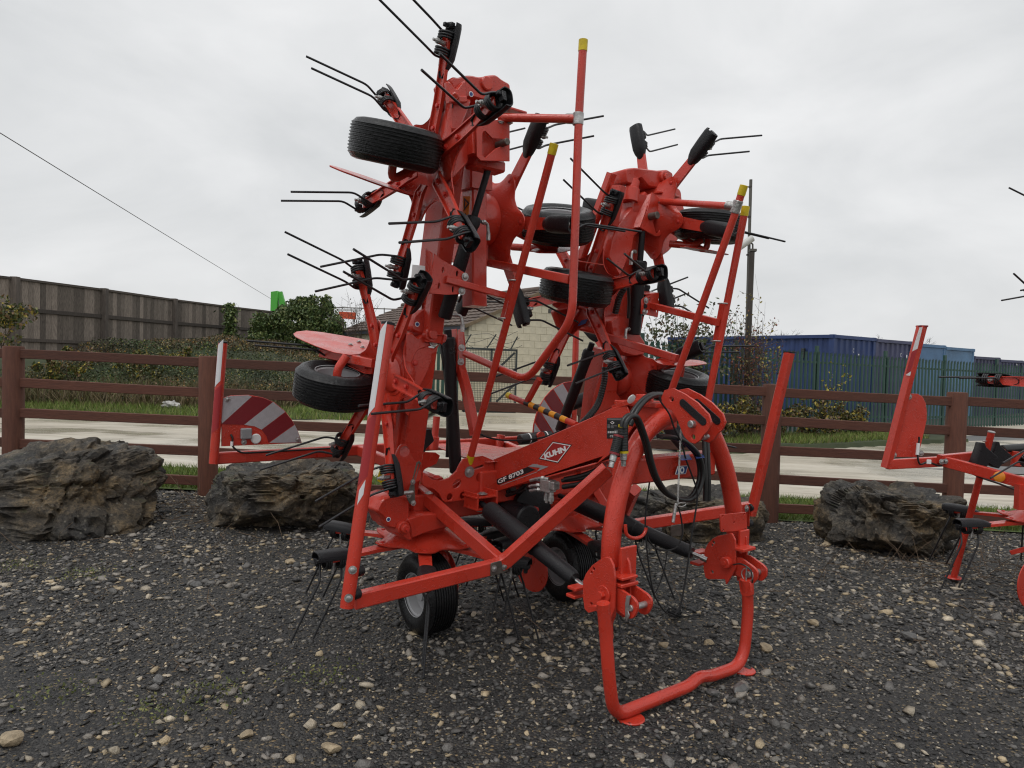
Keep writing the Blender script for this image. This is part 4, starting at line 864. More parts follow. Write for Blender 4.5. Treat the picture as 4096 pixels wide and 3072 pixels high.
def rotor(c, a, ph, parent, skip=(), simple=False):
    a = nrm(a); x = nrm(np.cross(ZZ, a)) if abs(a[2]) < .9 else nrm(np.cross(MF, a)); y = np.cross(a, x)
    mw = Matrix(((x[0], y[0], a[0], c[0]), (x[1], y[1], a[1], c[1]), (x[2], y[2], a[2], c[2]), (0, 0, 0, 1))) @ Matrix.Rotation(ph, 4, 'Z')
    r = link('rotor', R_DISC, RED, parent, mw)
    link('gear_housing', R_HUB, RED, r, mw)
    for k in range(6):
        if k in skip: continue
        m = mw @ Matrix.Rotation(k*math.pi/3, 4, 'Z')
        # each arm sits slightly differently, as on the real machine
        m2 = m @ Matrix.Translation((.56, 0, .06)) @ Matrix.Rotation(random.uniform(-.06, .06), 4, 'X') @ Matrix.Rotation(random.uniform(-.04, .04), 4, 'Y') @ Matrix.Translation((-.56, 0, -.06))
        link('arm', R_ARM, RED, r, m); [link('arm_bolt', q_, REDB, r, m) for q_ in R_BOL]
        link('tine_cover', R_COV, BLK, r, m); link('spring_tine', R_TINE, TINE, r, m2); link('clamp_bolt', R_NUT, STEEL, r, m)
    return r
def LC(f, l, z): return f*MF+l*ML+z*ZZ
ROT = {
 'LU': (M(.285, -.87, 2.564), LC(.047, -.998, .05), 1.285), 'LL': (M(-.001, -.96, 1.47), LC(.052, -.999, -.008), .835),
 'LI': (M(.009, -.26, 2.385), LC(-.004, .999, .047), 2.245), 'RI': (M(.097, .411, 2.015), LC(.057, -.997, .052), 1.158),
 'RU': (M(.17, .92, 2.57), LC(-.021, 1., .018), 1.329), 'RL': (M(-.015, .95, 1.46), LC(.016, 1., .006), 9.072),
 'CL': (M(-.10, -.63, .508), LC(-.05, -.03, -.992), 4.157), 'CR': (M(-.02, .36, .505), LC(0, 0, -1.), 8.112)}
for k, (c, a, ph) in ROT.items(): rotor(c, a, ph, TED)

# ---- wheels
def wheel_meshes(D=.45, Wd=.195):
    R = D/2; h = Wd/2; pr = []; g = .006
    pr += [(.118, -h*.80), (.150, -h*.98), (.178, -h*1.0), (.203, -h*.93), (R-.012, -h*.80), (R-.003, -h*.70)]
    ng = 9
    for i in range(ng):
        z0 = -h*.64+1.28*h*i/(ng-1); d = .0035
        crown = .004*(1-(z0/h)**2)
        pr += [(R+crown-.002, z0-d*1.5), (R+crown-.002-g, z0-d*.9), (R+crown-.002-g, z0+d*.9), (R+crown-.002, z0+d*1.5)]
    pr += [(r, -z) for r, z in pr[:6]][::-1]
    mb = MB(); lathe(mb, pr, np.zeros(3), ZZ, 48, caps=False); ty = mb.mesh('tyre', 50)
    mb = MB()
    lathe(mb, [(.119, -h*.84), (.124, -h*.86), (.124, -h*.78), (.108, -h*.70), (.100, -h*.2), (.085, -.012), (.045, -.005), (.042, -.05), (.028, -.055), (.0, -.055)], np.zeros(3), ZZ, 36, caps=False)
    lathe(mb, [(.119, h*.84), (.124, h*.86), (.124, h*.78), (.108, h*.70), (.100, h*.2), (.09, -.002), (.045, .008), (.042, .05), (.028, .055), (.0, .055)], np.zeros(3), ZZ, 36, caps=False)
    ri = mb.mesh('rim', 35)
    return ty, ri
W_T, W_R = wheel_meshes()
def wheel(c, ax, parent):
    a = nrm(ax); x = nrm(np.cross(a, np.array([0, 1., 0]))); y = np.cross(a, x)
    mw = Matrix(((x[0], y[0], a[0], c[0]), (x[1], y[1], a[1], c[1]), (x[2], y[2], a[2], c[2]), (0, 0, 0, 1)))
    w = link('wheel', W_T, TYRE, parent, mw); link('rim', W_R, RIMG, w, mw); return w
WH = {'LU': (atl((855, 315), -1.10), LC(.30, 0, 1)), 'LL': (atl((725, 833), -1.12), LC(.27, 0, 1)), 'LI': (atl((1205, 485), .10), LC(.34, -.22, 1)),
      'RI': (atl((1245, 620), .22), LC(.22, 0, 1)), 'RU': (atl((1533, 490), 1.18), LC(.12, 0, 1)), 'RL': (atl((1465, 832), 1.12), LC(.28, -.05, 1))}
for k, (c, a) in WH.items(): wheel(c, a, TED)
WCL = M(.0, -.66, .222); WCR = M(.02, .40, .222)
wheel(WCL, LC(.04, 1, 0.02), TED); wheel(WCR, LC(.08, 1, 0), TED)
# wheel arms (bent tubes) and deflector plates
def wheel_arm(k, side):
    if k == 'LL': return
    c, ax = WH[k]; ax = nrm(ax); rc, ra, _ = ROT[k]; ra = nrm(ra)
    off = side*.17
    pe = c+ax*off; mb = MB(); ps = rc+ra*.02; kn = ps+ra*.13
    base = ps; inplane = pe-base
    p1 = pe-ra*.10
    tube(mb, [ps, pe, c+ax*(side*.03)], .021, bend=.06, n=12); mb.build('wheel_arm', RED, TED, 40)
    mb = MB(); cyl(mb, c-ax*.05, c+ax*.05, .03, 16, .004); mb.build('axle', DSTEEL, TED, 40)
for k, s in (('LU', -1), ('LL', 1), ('LI', -1), ('RI', -1), ('RU', -1), ('RL', 1)): wheel_arm(k, s)
def leaf(c, ax, out, name='deflector_plate', L_=.62, Wd=.2, mt=RED):
    ax = nrm(ax); out = nrm(out-ax*(out@ax)); y = np.cross(ax, out); pts = []
    for i in range(15):
        t = -math.pi/2+math.pi*i/14; pts.append(c+out*(L_*.42+L_*.12*math.cos(t))+y*(Wd*.32*math.sin(t)))
    pts += [c+out*(L_*.2)+y*Wd*.45, c-out*.02+y*Wd*.5, c-out*L_*.40+y*Wd*.30, c-out*L_*.44+y*0, c-out*L_*.40-y*Wd*.2, c-out*.02-y*Wd*.5, c+out*L_*.2-y*Wd*.45]
    return plate(name, pts, [], .005, mt, TED, n=ax, round_=.02)
# the left lower one is seen flat from above, trace its real outline on its plane
c, ax = WH['LL']; ax = nrm(ax); q0 = c+ax*.17
pl = [(A5(755, 790)), A5(790, 768), A5(900, 755), A5(1080, 775), A5(1350, 820), A5(1620, 868), A5(1700, 895), A5(1718, 915), A5(1690, 940), A5(1480, 1018), A5(1380, 1025), A5(1200, 995), A5(1000, 925), A5(850, 860), A5(775, 820)]
PLL = nrm(ZZ+MF*.22)
dp = plate('deflector_plate', [onp(q, PLL, PLL@(c+PLL*.175)) for q in pl], [], .005, RED, TED, n=PLL)
bolts([onp(A5(x, y), PLL, PLL@(c+PLL*.1785)) for x, y in ((1482, 880), (1390, 912), (1610, 908), (1522, 940))], PLL, dp, STEEL, .010)
mb = MB(); tube(mb, [c-ax*.03, c+ax*.10, onp(A5(1345, 1035), PLL, PLL@(c+PLL*.17))], .024, bend=.03, n=12); mb.build('wheel_arm', RED, TED, 40)
mb = MB(); beam(mb, [atl(A5(1080, 1000), -1.08), atl(A5(1660, 1120), -.98)], .05, .05); mb.build('wheel_carrier', RED, TED, 30)
c, ax = WH['LU']; ax = nrm(ax)
q0, q1 = atl(Z1(330, 1047), -1.32), atl(Z1(870, 1228), -.86)
o_ = nrm(q1-q0); n_ = nrm(np.cross(o_, (q0+q1)/2-CAM)+.0*ZZ); n_ = nrm(n_+.10*MF*(1 if n_[2] > 0 else -1)); n_ = n_ if n_[2] > 0 else -n_; y_ = np.cross(n_, o_); mid = (q0+q1)/2; Lh = np.linalg.norm(q1-q0)/2
pts = [q0, q0+o_*.06+y_*.06, mid+y_*.10, q1-o_*.08+y_*.09, q1+y_*.05, q1-y_*.05, q1-o_*.08-y_*.09, mid-y_*.10, q0+o_*.06-y_*.06]
plate('deflector_plate', pts, [], .008, RED, TED, n=n_, round_=.03)
for k, s in (('RU', -1), ('RL', 1), ('RI', 1), ('LI', -1)):
    c, ax = WH[k]; ra = nrm(ROT[k][1]); leaf(c+nrm(ax)*(.16*s)-ra*.04, ax, ra, L_=.48 if k[1] != 'I' else .3, Wd=.16)
# centre wheels: legs and round deflectors
for wc, rc in ((WCL, ROT['CL'][0]), (WCR, ROT['CR'][0])):
    mb = MB(); axw = nrm(LC(.05, 1, 0)); side = wc+axw*.13
    tube(mb, [rc+ZZ*-.03, rc-ZZ*.05, side+ZZ*.2, side, wc+axw*.03], .022, bend=.06); mb.build('wheel_leg', RED, TED, 40)
ang = [i*2*math.pi/30 for i in range(30)]
pc = atl(Z6(375, 1285), .20)
plate('deflector_plate', [pc+.165*math.cos(t)*MF+.15*math.sin(t)*ZZ for t in ang], [], .005, RED, TED, n=ML)
pc = M(-.1, -.83, .30)
pc = WCL+LC(-.06, .15, .03)
plate('deflector_plate', [pc+.16*math.cos(t)*MF+.19*math.sin(t)*ZZ for t in ang], [], .005, RED, TED, n=ML)

# ---- wing towers
def bx(name, a, b, wl, wf, parent=TED, mt=None, bev=.008):
    mb = MB(); beam(mb, [a, b], wl, wf, up=MF, b=bev); return mb.build(name, mt or RED, parent, 30)
# left: lower beam, upper beam
LB0, LB1 = atl((858, 1108), -.76), atl((905, 745), -.74)
lowb = bx('lower_wing_beam', LB0, LB1, .13, .20)
LT = atl((985, 215), -.68); LK = atl((920, 735), -.72)
upb = bx('upper_wing_beam', LK, LT, .10, .19)
# raised rib down the left face of the lower beam
mb = MB(); beam(mb, [LB0-ML*.07, LB1-ML*.07], .03, .08, up=MF, b=.006); mb.build('beam_rib', RED, lowb, 30)
# gusset plate on the front of the lower beam
g = [B3(560, 560), B3(640, 330), B3(780, 300), B3(900, 420), B3(985, 350), B3(935, 440), B3(895, 460), B3(893, 535), B3(830, 690), B3(745, 850), B3(700, 990), B3(640, 1150), B3(600, 1100)]
plate('gusset_plate', [atf(q, .085) for q in g], [], .012, RED, TED, n=MF)
# base bracket at the hinge (front plates)
g = [B4(640, 180), B4(690, 80), B4(740, 65), B4(785, 110), B4(800, 180), B4(870, 290), B4(930, 390), B4(905, 480), B4(790, 510), B4(690, 600), B4(560, 640), B4(560, 400)]
fb = plate('base_plate', [atf(q, .06) for q in g], [ring3(atf(B4(735, 155), .06), ML, ZZ, .030)], .014, RED, TED, n=MF, round_=.02)
mb = MB(); cyl(mb, atf(B4(735, 155), .045), atf(B4(735, 155), .055), .03, 20); mb.build('pivot_boss', RED, fb, 35)
# hinge casting: two lugs and the round body with pin
def casting(name, pts, f0, th, parent=TED, r_=.02, mt=None): return plate(name, [atf(q, f0) for q in pts], [], th, mt or RED, parent, n=MF, round_=r_, bev=.008)
hc = casting('hinge_casting', [B4(330, 780), B4(400, 650), B4(520, 600), B4(690, 620), B4(700, 760), B4(700, 880), B4(760, 930), B4(790, 1000), B4(715, 1110), B4(640, 1080), B4(560, 970), B4(470, 960), B4(430, 850)], -.02, .20)
mb = MB()
pa = atf(B4(690, 985), .06); cyl(mb, pa+MF*.05, pa-MF*.22, .036, 24, .004); cyl(mb, pa+MF*.075, pa+MF*.05, .024, 20, .004); mb.build('hinge_pin', RED, hc, 35)
mb = MB(); cyl(mb, pa+MF*.095, pa+MF*.07, .008, 8); mb.build('grease_nipple', REDB, hc, 40)
stc = atf(B4(563, 905), .0825)
def sticker_round(c, n, r, parent):
    n = nrm(n); x = nrm(np.cross(ZZ, n)); y = np.cross(n, x)
    plate('round_sticker', ring3(c, x, y, r), [], .0015, WHT, parent, n=n, bev=.0002, shift=.0008)
    o = plate('sticker_centre', ring3(c, x, y, r*.68), [], .0015, BLUE, parent, n=n, bev=.0002, shift=.0022); return o
sticker_round(stc, MF, .013, hc)
# rotor gear head arm in front of the disc
ga = casting('gearbox_arm', [B4(700, 880), B4(860, 830), B4(1030, 815), B4(1180, 900), B4(1215, 960), B4(1100, 985), B4(900, 1040), B4(760, 1100), B4(740, 960)], .03, .12)
mb = MB(); rc = ROT['CL'][0]; lathe(mb, [(.0, .17), (.10, .17), (.125, .155), (.13, .10), (.122, .045), (.10, .02)], rc, ZZ, 32, caps=False); mb.build('gear_head', RED, TED, 35)
mb = MB(); rc2 = ROT['CR'][0]; lathe(mb, [(.0, .17), (.10, .17), (.125, .155), (.13, .10), (.122, .045), (.10, .02)], rc2, ZZ, 32, caps=False); mb.build('gear_head', RED, TED, 35)
# knee casting between lower and upper beam
kn = casting('knee_casting', [B3(590, 190), B3(620, 60), B3(730, -40), B3(830, -60), B3(860, 60), B3(880, 190), B3(925, 240), B3(880, 310), B3(820, 330), B3(760, 290), B3(690, 230)], .0, .16, r_=.025)
kn2 = casting('knee_lug', [B3(560, 240), B3(640, 215), B3(700, 290), B3(790, 215), B3(860, 175), B3(930, 230), B3(1040, 245), B3(1010, 340), B3(900, 350), B3(760, 400), B3(690, 430), B3(620, 600), B3(555, 560)], .045, .10, r_=.02)
mb = MB(); pk = atf(B3(868, 245), .09); cyl(mb, pk, pk+MF*.04, .042, 24, .005); cyl(mb, pk+MF*.04, pk+MF*.055, .026, 20, .003); mb.build('knee_pin', RED, kn2, 35)
mb = MB(); beam(mb, [pk+MF*.05, atf(B3(1035, 250), .14), atf(B3(1010, 350), .12)], .006, .012, up=MF); mb.build('pin_keeper', RED, kn2, 30)
sticker_round(atf(B3(743, 130), .081), MF, .014, kn)
bolts([atf(B3(920, 330), .10)], MF, kn2, STEEL, .016)
bolts([atf(B3(715, 562), .095)], MF, kn2, REDB, .014)
# upper: clevis at the top of the upper beam and the casting of the folded end section
tc_ = casting('top_casting', [B1(730, 100), B1(770, 70), B1(820, 85), B1(880, 60), B1(960, 55), B1(1060, 78), B1(1150, 55), B1(1240, 48), B1(1300, 100), B1(1395, 150), B1(1395, 230), B1(1250, 300), B1(1090, 330), B1(1000, 300), B1(800, 295), B1(760, 200)], .37, .17, r_=.02)
cl2 = casting('top_clevis', [B1(775, 75), B1(820, 85), B1(880, 170), B1(940, 90), B1(990, 60), B1(1010, 300), B1(800, 290)], .47, .035, r_=.012)
mb = MB(); cyl(mb, atf(B1(885, 240), .47), atf(B1(885, 240), .51), .022, 14, .006); beam(mb, [atf(B1(800, 275), .485), atf(B1(1000, 275), .485)], .03, .03, up=MF); mb.build('clevis_web', RED, cl2, 30)
plate('bore', ring3(atf(B1(878, 350), .455), ML, ZZ, .014, .022), [], .004, BLKP, upb, n=MF)
sticker_round(atf(B1(1062, 212), .457), MF, .014, tc_)
mb = MB(); p_ = atf(B1(1225, 100), .45); cyl(mb, p_-MF*.2, p_+MF*.02, .036, 20, .005); mb.build('end_hinge_pin', RED, tc_, 35)
# diamond-shaped flare below the clevis
casting('beam_flare', [B1(800, 290), B1(1000, 300), B1(960, 420), B1(870, 640), B1(980, 560), B1(1010, 700), B1(960, 1000), B1(780, 1190), B1(740, 900), B1(770, 480)], .40, .12, r_=.015)
# folded end section (inner): its beam hangs down inside the tower
ia, ib = atl(B1(1110, 300), -.52), atl(B1(1100, 1280), -.50)
bx('end_wing_beam', ia, ib, .15, .15)
ic = atl(B2(1240, 1180), -.50); bx('end_wing_tip', ib, ic, .10, .11)
mb = MB(); c_, a_, _ = ROT['LI']; lathe(mb, [(.13, -.27), (.16, -.25), (.17, -.12), (.155, -.06)], c_, a_, 32); mb.build('gear_head', RED, TED, 35)
boxes = MB(); boxm(boxes, c_-a_*.16+ZZ*-.0, MF*.06, ML*.09, ZZ*.26, .01); boxes.build('gearbox_bracket', RED, TED, 30)
# latch block with its cut-out plate
lat = [B1(1100, 560), B1(1250, 510), B1(1485, 480), B1(1485, 955), B1(1165, 950), B1(1120, 900), B1(1115, 600)]
cut = [B1(1185, 640), B1(1215, 622), B1(1295, 705), B1(1390, 710), B1(1440, 720), B1(1440, 770), B1(1330, 815), B1(1245, 890), B1(1215, 918), B1(1178, 880)]
lp = plate('latch_plate', [atf(q, .52) for q in lat], [[atf(q, .52) for q in cut]], .010, RED, TED, n=MF)
plate('latch_back', [atf(q, .47) for q in lat], [], .01, RED, lp, n=MF)
for x0, x1 in ((1030, 1060), (1065, 1100)):
    pass
mb = MB(); sa = [atf(B1(1032, 560), .44), atf(B1(1032, 890), .44)]
beam(mb, [atf(B1(1062, 555), .46), atf(B1(1062, 895), .46)], .05, .10, up=MF); mb.build('latch_side', RED, lp, 30)
mb = MB(); boxm(mb, (atf(B1(1220, 1000), .40)), ML*.10, MF*.05, ZZ*.03, .01); mb.build('latch_foot', RED, lp, 30)
mb = MB(); pp = atf(B1(1415, 755), .53); cyl(mb, pp-MF*.05, pp+MF*.04, .018, 20, .003); mb.build('latch_pin', DSTEEL, lp, 35)
# warning sticker on the end section
wq = [atl(B1(972, 1340), -.60), atl(B1(1055, 1340), -.60), atl(B1(1025, 1640), -.60), atl(B1(972, 1590), -.60)]
ws_ = plate('warning_sticker', [q+MF*.0 for q in wq], [], .002, AMB, TED, n=-ML, bev=.0003)
tq = [atl(B1(985, 1355), -.6025), atl(B1(1045, 1420), -.6025), atl(B1(985, 1500), -.6025)]
plate('warning_triangle', tq, [[tq[0]*.7+(tq[1]+tq[2])*.15, tq[1]*.7+(tq[0]+tq[2])*.15, tq[2]*.7+(tq[0]+tq[1])*.15]], .002, BLKP, ws_, n=-ML, bev=.0003)
mb = MB(); beam(mb, [atl(B1(1003, 1530), -.603), atl(B1(1000, 1610), -.603)], .006, .002, up=ML, b=.0003); mb.build('warning_arrow', BLKP, ws_)
# folding cylinders
def ram(a, b, r, rodr, frac, parent=TED, name='hydraulic_cylinder'):
    a = np.asarray(a); b = np.asarray(b); k = a+(b-a)*frac; d = nrm(b-a); mb = MB()
    lathe(mb, [(r*.85, 0), (r, .008), (r, np.linalg.norm(k-a)-.05), (r*1.12, np.linalg.norm(k-a)-.05), (r*1.12, np.linalg.norm(k-a)-.012), (r*.9, np.linalg.norm(k-a))], a, d, 22); o = mb.build(name, BLK, parent, 35)
    mb = MB(); cyl(mb, k, b, rodr, 16, .002); mb.build('cylinder_rod', BLK if rodr > .013 else CHR, o, 35); return o
cyl1 = ram(atf(B2(905, 1310), .20), atf(B1(1275, 960), .42), .037, .018, .66)
ram(atl(B4(1310, 390), -.33), atl(B3(1080, 190), -.42), .039, .024, .95)
def elbow(p, d, parent, r=.009, n=None):
    mb = MB(); d = nrm(d); tube(mb, [p, p+d*.05, p+d*.06+np.array([0, 0, -.05])], r, bend=.02, n=10); cyl(mb, p+d*.012, p+d*.03, r*1.5, 6); cyl(mb, p+d*.06-ZZ*.05, p+d*.06-ZZ*.09, r*1.35, 6)
    mb.build('hose_fitting', STEEL, parent, 35)
elbow(atf(B2(1310, 240), .34), ML-.2*MF, cyl1); elbow(atf(B2(990, 1270), .21), ML*.8+MF*.3, cyl1)
mb = MB(); tube(mb, [atl(B2(1295, 420), -.42), atl(B2(1270, 500), -.42), atl(B2(1210, 570), -.44), atl(B2(1170, 700), -.44), atl(B2(1175, 850), -.44), atl(B2(1100, 1050), -.44), atl(B2(1060, 1130), -.45)], .009, bend=.05, n=8); mb.build('hydraulic_hose', HOSE, TED, 60)
mb = MB(); tube(mb, [atl(B3(1000, 340), -.44), atl(B3(1040, 560), -.44), atl(B3(1075, 900), -.36), atl(B3(1085, 1300), -.34), atl(B3(1075, 1600), -.34)], .011, bend=.08, n=8); mb.build('hydraulic_hose', HOSE, TED, 60)
# perforated bracket with the guard arm
def perf(pts, slots, plane, n, th=.008):
    hs = []
    for (x, y, w, h) in slots:
        c = plane((x, y)); hs.append(None)
    return hs
br = [B2(790, 590), B2(870, 660), B2(1010, 730), B2(1120, 800), B2(1150, 850), B2(1100, 1040), B2(920, 1050), B2(740, 1035)]
hs = [ring3(atf(B2(x, y), .32), ML, ZZ, .007, .016, 12) for x, y in ((885, 775), (1043, 815), (842, 950), (997, 990))]
pb = plate('arm_bracket', [atf(q, .32) for q in br], hs, .009, RED, TED, n=MF)
mb = MB(); sidep = [atf(B2(790, 590), .32), atf(B2(740, 1035), .32)]
plate('bracket_side', [sidep[0], sidep[1], sidep[1]-MF*.06, sidep[0]-MF*.06+ZZ*.03], [], .009, RED, pb, n=-ML)
bolts([atf(B2(1133, 850), .326), atf(B2(1097, 1008), .326)], MF, pb, STEEL, .014)
mb = MB(); beam(mb, [atf(B2(915, 880), .325), atl(B2(1590, 1065), -.40)], .035, .035); mb.build('guard_arm', RED, pb, 30)
# identification label on the upper beam
idq = [atl(B2(548, 708), -.773), atl(B2(716, 765), -.773), atl(B2(600, 1205), -.773), atl(B2(480, 980), -.773)]
ln = -ML
uz = nrm(LT-LK); 
i0 = atl(B2(560, 715), -.772); iw = np.cross(uz, -ML); iw = nrm(iw); 
lab = plate('paper_label', [i0, i0+iw*.145, i0+iw*.145-uz*.25, i0-uz*.25], [], .0015, WHT, upb, n=-ML, bev=.0002)
text_on('label_print', 'KKX4368', i0+iw*.055-uz*.20-ML*.0009, uz*.15, -iw*.022, BLKP, lab)
text_on('label_print', 'ID', i0+iw*.030-uz*.035-ML*.0009, uz*.026, -iw*.020, BLKP, lab)
for t in (.075, .09, .105):
    mb = MB(); beam(mb, [i0+iw*t-uz*.03-ML*.001, i0+iw*t-uz*.15-ML*.001], .0012, .002, up=ML, b=.0002); mb.build('label_line', BLKP, lab)
# spade-shaped link arms inside the left tower
for dl in (0, .06):
    lk = [B3(1115, 190), B3(1180, 180), B3(1195, 400), B3(1185, 640), B3(1170, 690), B3(1145, 620), B3(1115, 330)]
    plate('link_plate', [atl(q, -.36+dl)+ML*0 for q in lk] if dl == 0 else [atl(B3(x+75, y), -.30) for x, y in ((1125, 190), (1180, 180), (1200, 400), (1195, 640), (1178, 680), (1150, 620), (1120, 330))], [], .010, RED, TED, n=-ML)
mb = MB(); beam(mb, [atl(B3(1215, 600), -.33), atl(B3(1290, 850), -.33), atl(B3(1385, 1350), -.33)], .05, .055, up=MF, bend=.1); mb.build('link_strut', RED, TED, 30)
bolts([atl(B3(1235, 390), -.345), atl(B3(1225, 545), -.345)], MF-ML*.3, TED, STEEL, .014)
# ---- guard rails, left
def guard(pts, r, caps, plane_l, bend=.06, clampat=None):
    P = [atl(q, plane_l) if not isinstance(q, np.ndarray) else q for q in pts]
    mb = MB(); tube(mb, P, r, bend=bend, n=14); o = mb.build('guard_tube', RED, TED, 40)
    for i in caps:
        a, b = (P[0], P[1]) if i == 0 else (P[-1], P[-2]); d = nrm(b-a); mb = MB()
        lathe(mb, [(r*.6, -.006), (r*1.08, -.004), (r*1.08, .05)], a, d, 16); mb.build('end_cap', YEL, o, 40)
    return o
GA = guard([OV(1260, 88), OV(1250, 260), OV(1236, 690), OV(1138, 822), OV(1005, 764)], .021, [0], -.36, .09)
GB = guard([OV(1197, 312), OV(1013, 1000)], .021, [0, 1], -.40)
mb = MB(); tube(mb, [atf(B1(1370, 470), .50), atl((1248, 257), -.36)], .021, n=14); ar = mb.build('guard_arm', RED, TED, 40)
mb = MB(); a_, b_ = atl((1225, 256), -.36), atl((1249, 257), -.36); cyl(mb, a_, b_, .026, 14, .002); up_ = nrm(atl((1255, 180), -.36)-atl((1247, 330), -.36)); cyl(mb, b_-up_*.03, b_+up_*.03, .027, 16, .002); mb.build('tube_clamp', STEEL, ar, 35)
mb = MB(); boxm(mb, atf(B1(1500, 410), .50), ML*.07, MF*.05, ZZ*.006, .003); mb.build('clamp_plate', RED, ar, 30)
bolts([atf(B1(1410, 385), .52), atf(B1(1490, 385), .52)], ZZ, ar, STEEL, .014); bolts([atf(B1(1385, 520), .52), atf(B1(1480, 525), .52)], -ZZ, ar, STEEL, .014)
mb = MB(); beam(mb, [atl(OV(1020, 560), -.30), atl(OV(1232, 604), -.36)], .033, .045); mb.build('guard_arm', RED, TED, 30)
mb = MB(); boxm(mb, atl(OV(1010, 563), -.28), ML*.14, MF*.10, ZZ*.008, .003); bb = mb.build('arm_flange', RED, TED, 30)
bolts([atl(B2(1295, 615), -.3), atl(B2(1410, 605), -.25)], ZZ, bb, DSTEEL, .014)
def channel(p0, p1, off, parent, w=.05):
    mb = MB(); d = nrm(p1-p0); beam(mb, [p0+off, p1+off], .012, w, up=MF); boxm(mb, (p0+p1)/2+off+MF*.0+ML*.022, ML*.02, MF*.004, d*np.linalg.norm(p1-p0)/2, .002)
    o = mb.build('rail_bracket', RED, parent, 30)
    for p in (p0, p1):
        mb = MB(); x = MF; y = nrm(np.cross(d, x)); pts = [p+off+.030*math.cos(t)*x+.030*math.sin(t)*y for t in np.linspace(0, 2*math.pi, 20)]
        tube(mb, pts, .004, n=6); mb.build('u_bolt', STEEL, o, 60)
q0, q1 = atl((1118, 606), -.40), atl((1096, 688), -.40)
channel(q0, q1, -ML*.012-MF*.022, GB)
# striped bar in the middle
sb0, sb1 = atl(A6(365, 1330), -.05), atl(A6(1120, 1655), -.05)
mb = MB(); tube(mb, [sb0, sb1], .018, n=12); sb = mb.build('striped_bar', RED, TED, 40)
mb = MB(); d = nrm(sb1-sb0); lathe(mb, [(.012, -.004), (.0198, -.003), (.0198, .03)], sb0, d, 14); mb.build('end_cap', YEL, sb, 40)
Ls = np.linalg.norm(sb1-sb0)
for i in range(8):
    a = sb0+d*Ls*(.28+.075*i); mb = MB(); lathe(mb, [(.0188, 0), (.0188, Ls*.073)], a, d, 14, caps=False); mb.build('tape_stripe', BLKP if i % 2 == 0 else AMB, sb, 40)
mb = MB(); beam(mb, [atl(A6(715, 1150), -.05), atl(A6(575, 1405), -.05)], .03, .035, up=MF); mb.build('striped_bar_arm', RED, sb, 30)

# ---- right tower
RT, RK = atl((1362, 420), .72), atl((1322, 700), .72)
bx('upper_wing_beam', RK, RT, .12, .19)
RB0, RB1 = atl(Z4(560, 1000), .72), atl(Z4(720, 700), .72)
bx('lower_wing_beam', M(-.16, .74, .66), M(.0, .72, 1.66), .13, .20)
pbeam = [B7(130, 1500), B7(230, 1100), B7(300, 900), B7(330, 700), B7(370, 1050), B7(430, 1090), B7(460, 1180), B7(500, 1230), B7(460, 1290), B7(300, 1370), B7(200, 1430)]
plate('gusset_plate', [atf(q, .05) for q in pbeam], [], .012, RED, TED, n=MF)
casting('knee_casting', [B7(300, 380), B7(400, 300), B7(560, 300), B7(600, 480), B7(690, 620), B7(680, 740), B7(560, 760), B7(420, 720), B7(330, 560)], .08, .16, r_=.02)
casting('beam_flare', [B6(100, 730), B6(310, 460), B6(420, 330), B6(500, 420), B6(440, 720), B6(300, 830), B6(270, 1000), B6(140, 1270), B6(20, 1060), B6(60, 850)], .20, .13, r_=.015)
tc2 = casting('top_casting', [B6(180, 95), B6(290, 85), B6(530, 115), B6(640, 105), B6(700, 140), B6(705, 190), B6(680, 240), B6(640, 330), B6(500, 300), B6(430, 290), B6(350, 190), B6(270, 270), B6(190, 250)], .18, .17, r_=.015)
mb = MB(); p_ = atf(B6(675, 170), .25); cyl(mb, p_-MF*.18, p_+MF*.04, .04, 20, .005); cyl(mb, p_+MF*.04, p_+MF*.055, .022, 10, .003); mb.build('end_hinge_pin', RED, tc2, 35)
mb = MB(); cyl(mb, atf(B6(340, 330), .24), atf(B6(375, 200), .24), .042, 20, .004); cyl(mb, atf(B6(330, 440), .24), atf(B6(350, 290), .24), .055, 20, .004); mb.build('cylinder_head', RED, tc2, 35)
bx('end_wing_beam', atl(B6(130, 120), .50), atl(Z2(590, 1190), .46), .05, .06)
bx('end_wing_beam', atl(B6(200, 260), .52), atl(B6(110, 700), .50), .06, .10)
lat = [B6(570, 330), B6(730, 470), B6(755, 560), B6(660, 810), B6(610, 820), B6(440, 720), B6(520, 520)]
cut = [B6(575, 640), B6(690, 578), B6(703, 610), B6(645, 775), B6(615, 785)]
lp = plate('latch_plate', [atf(q, .30) for q in lat], [[atf(q, .30) for q in cut]], .010, RED, TED, n=MF)
plate('latch_back', [atf(q, .25) for q in lat], [], .008, RED, lp, n=MF)
mb = MB(); lq = [B6(455, 420), B6(575, 340), B6(450, 720), B6(345, 710)]
plate('latch_side', [atf(B6(575, 340), .30), atf(B6(445, 720), .30), atf(B6(345, 710), .30)-MF*.12, atf(B6(455, 420), .30)-MF*.12], [], .01, RED, lp)
mb = MB(); pp = atf(B6(560, 597), .31); cyl(mb, pp-MF*.05, pp+MF*.06, .024, 20, .003); mb.build('latch_pin', DSTEEL, lp, 35)
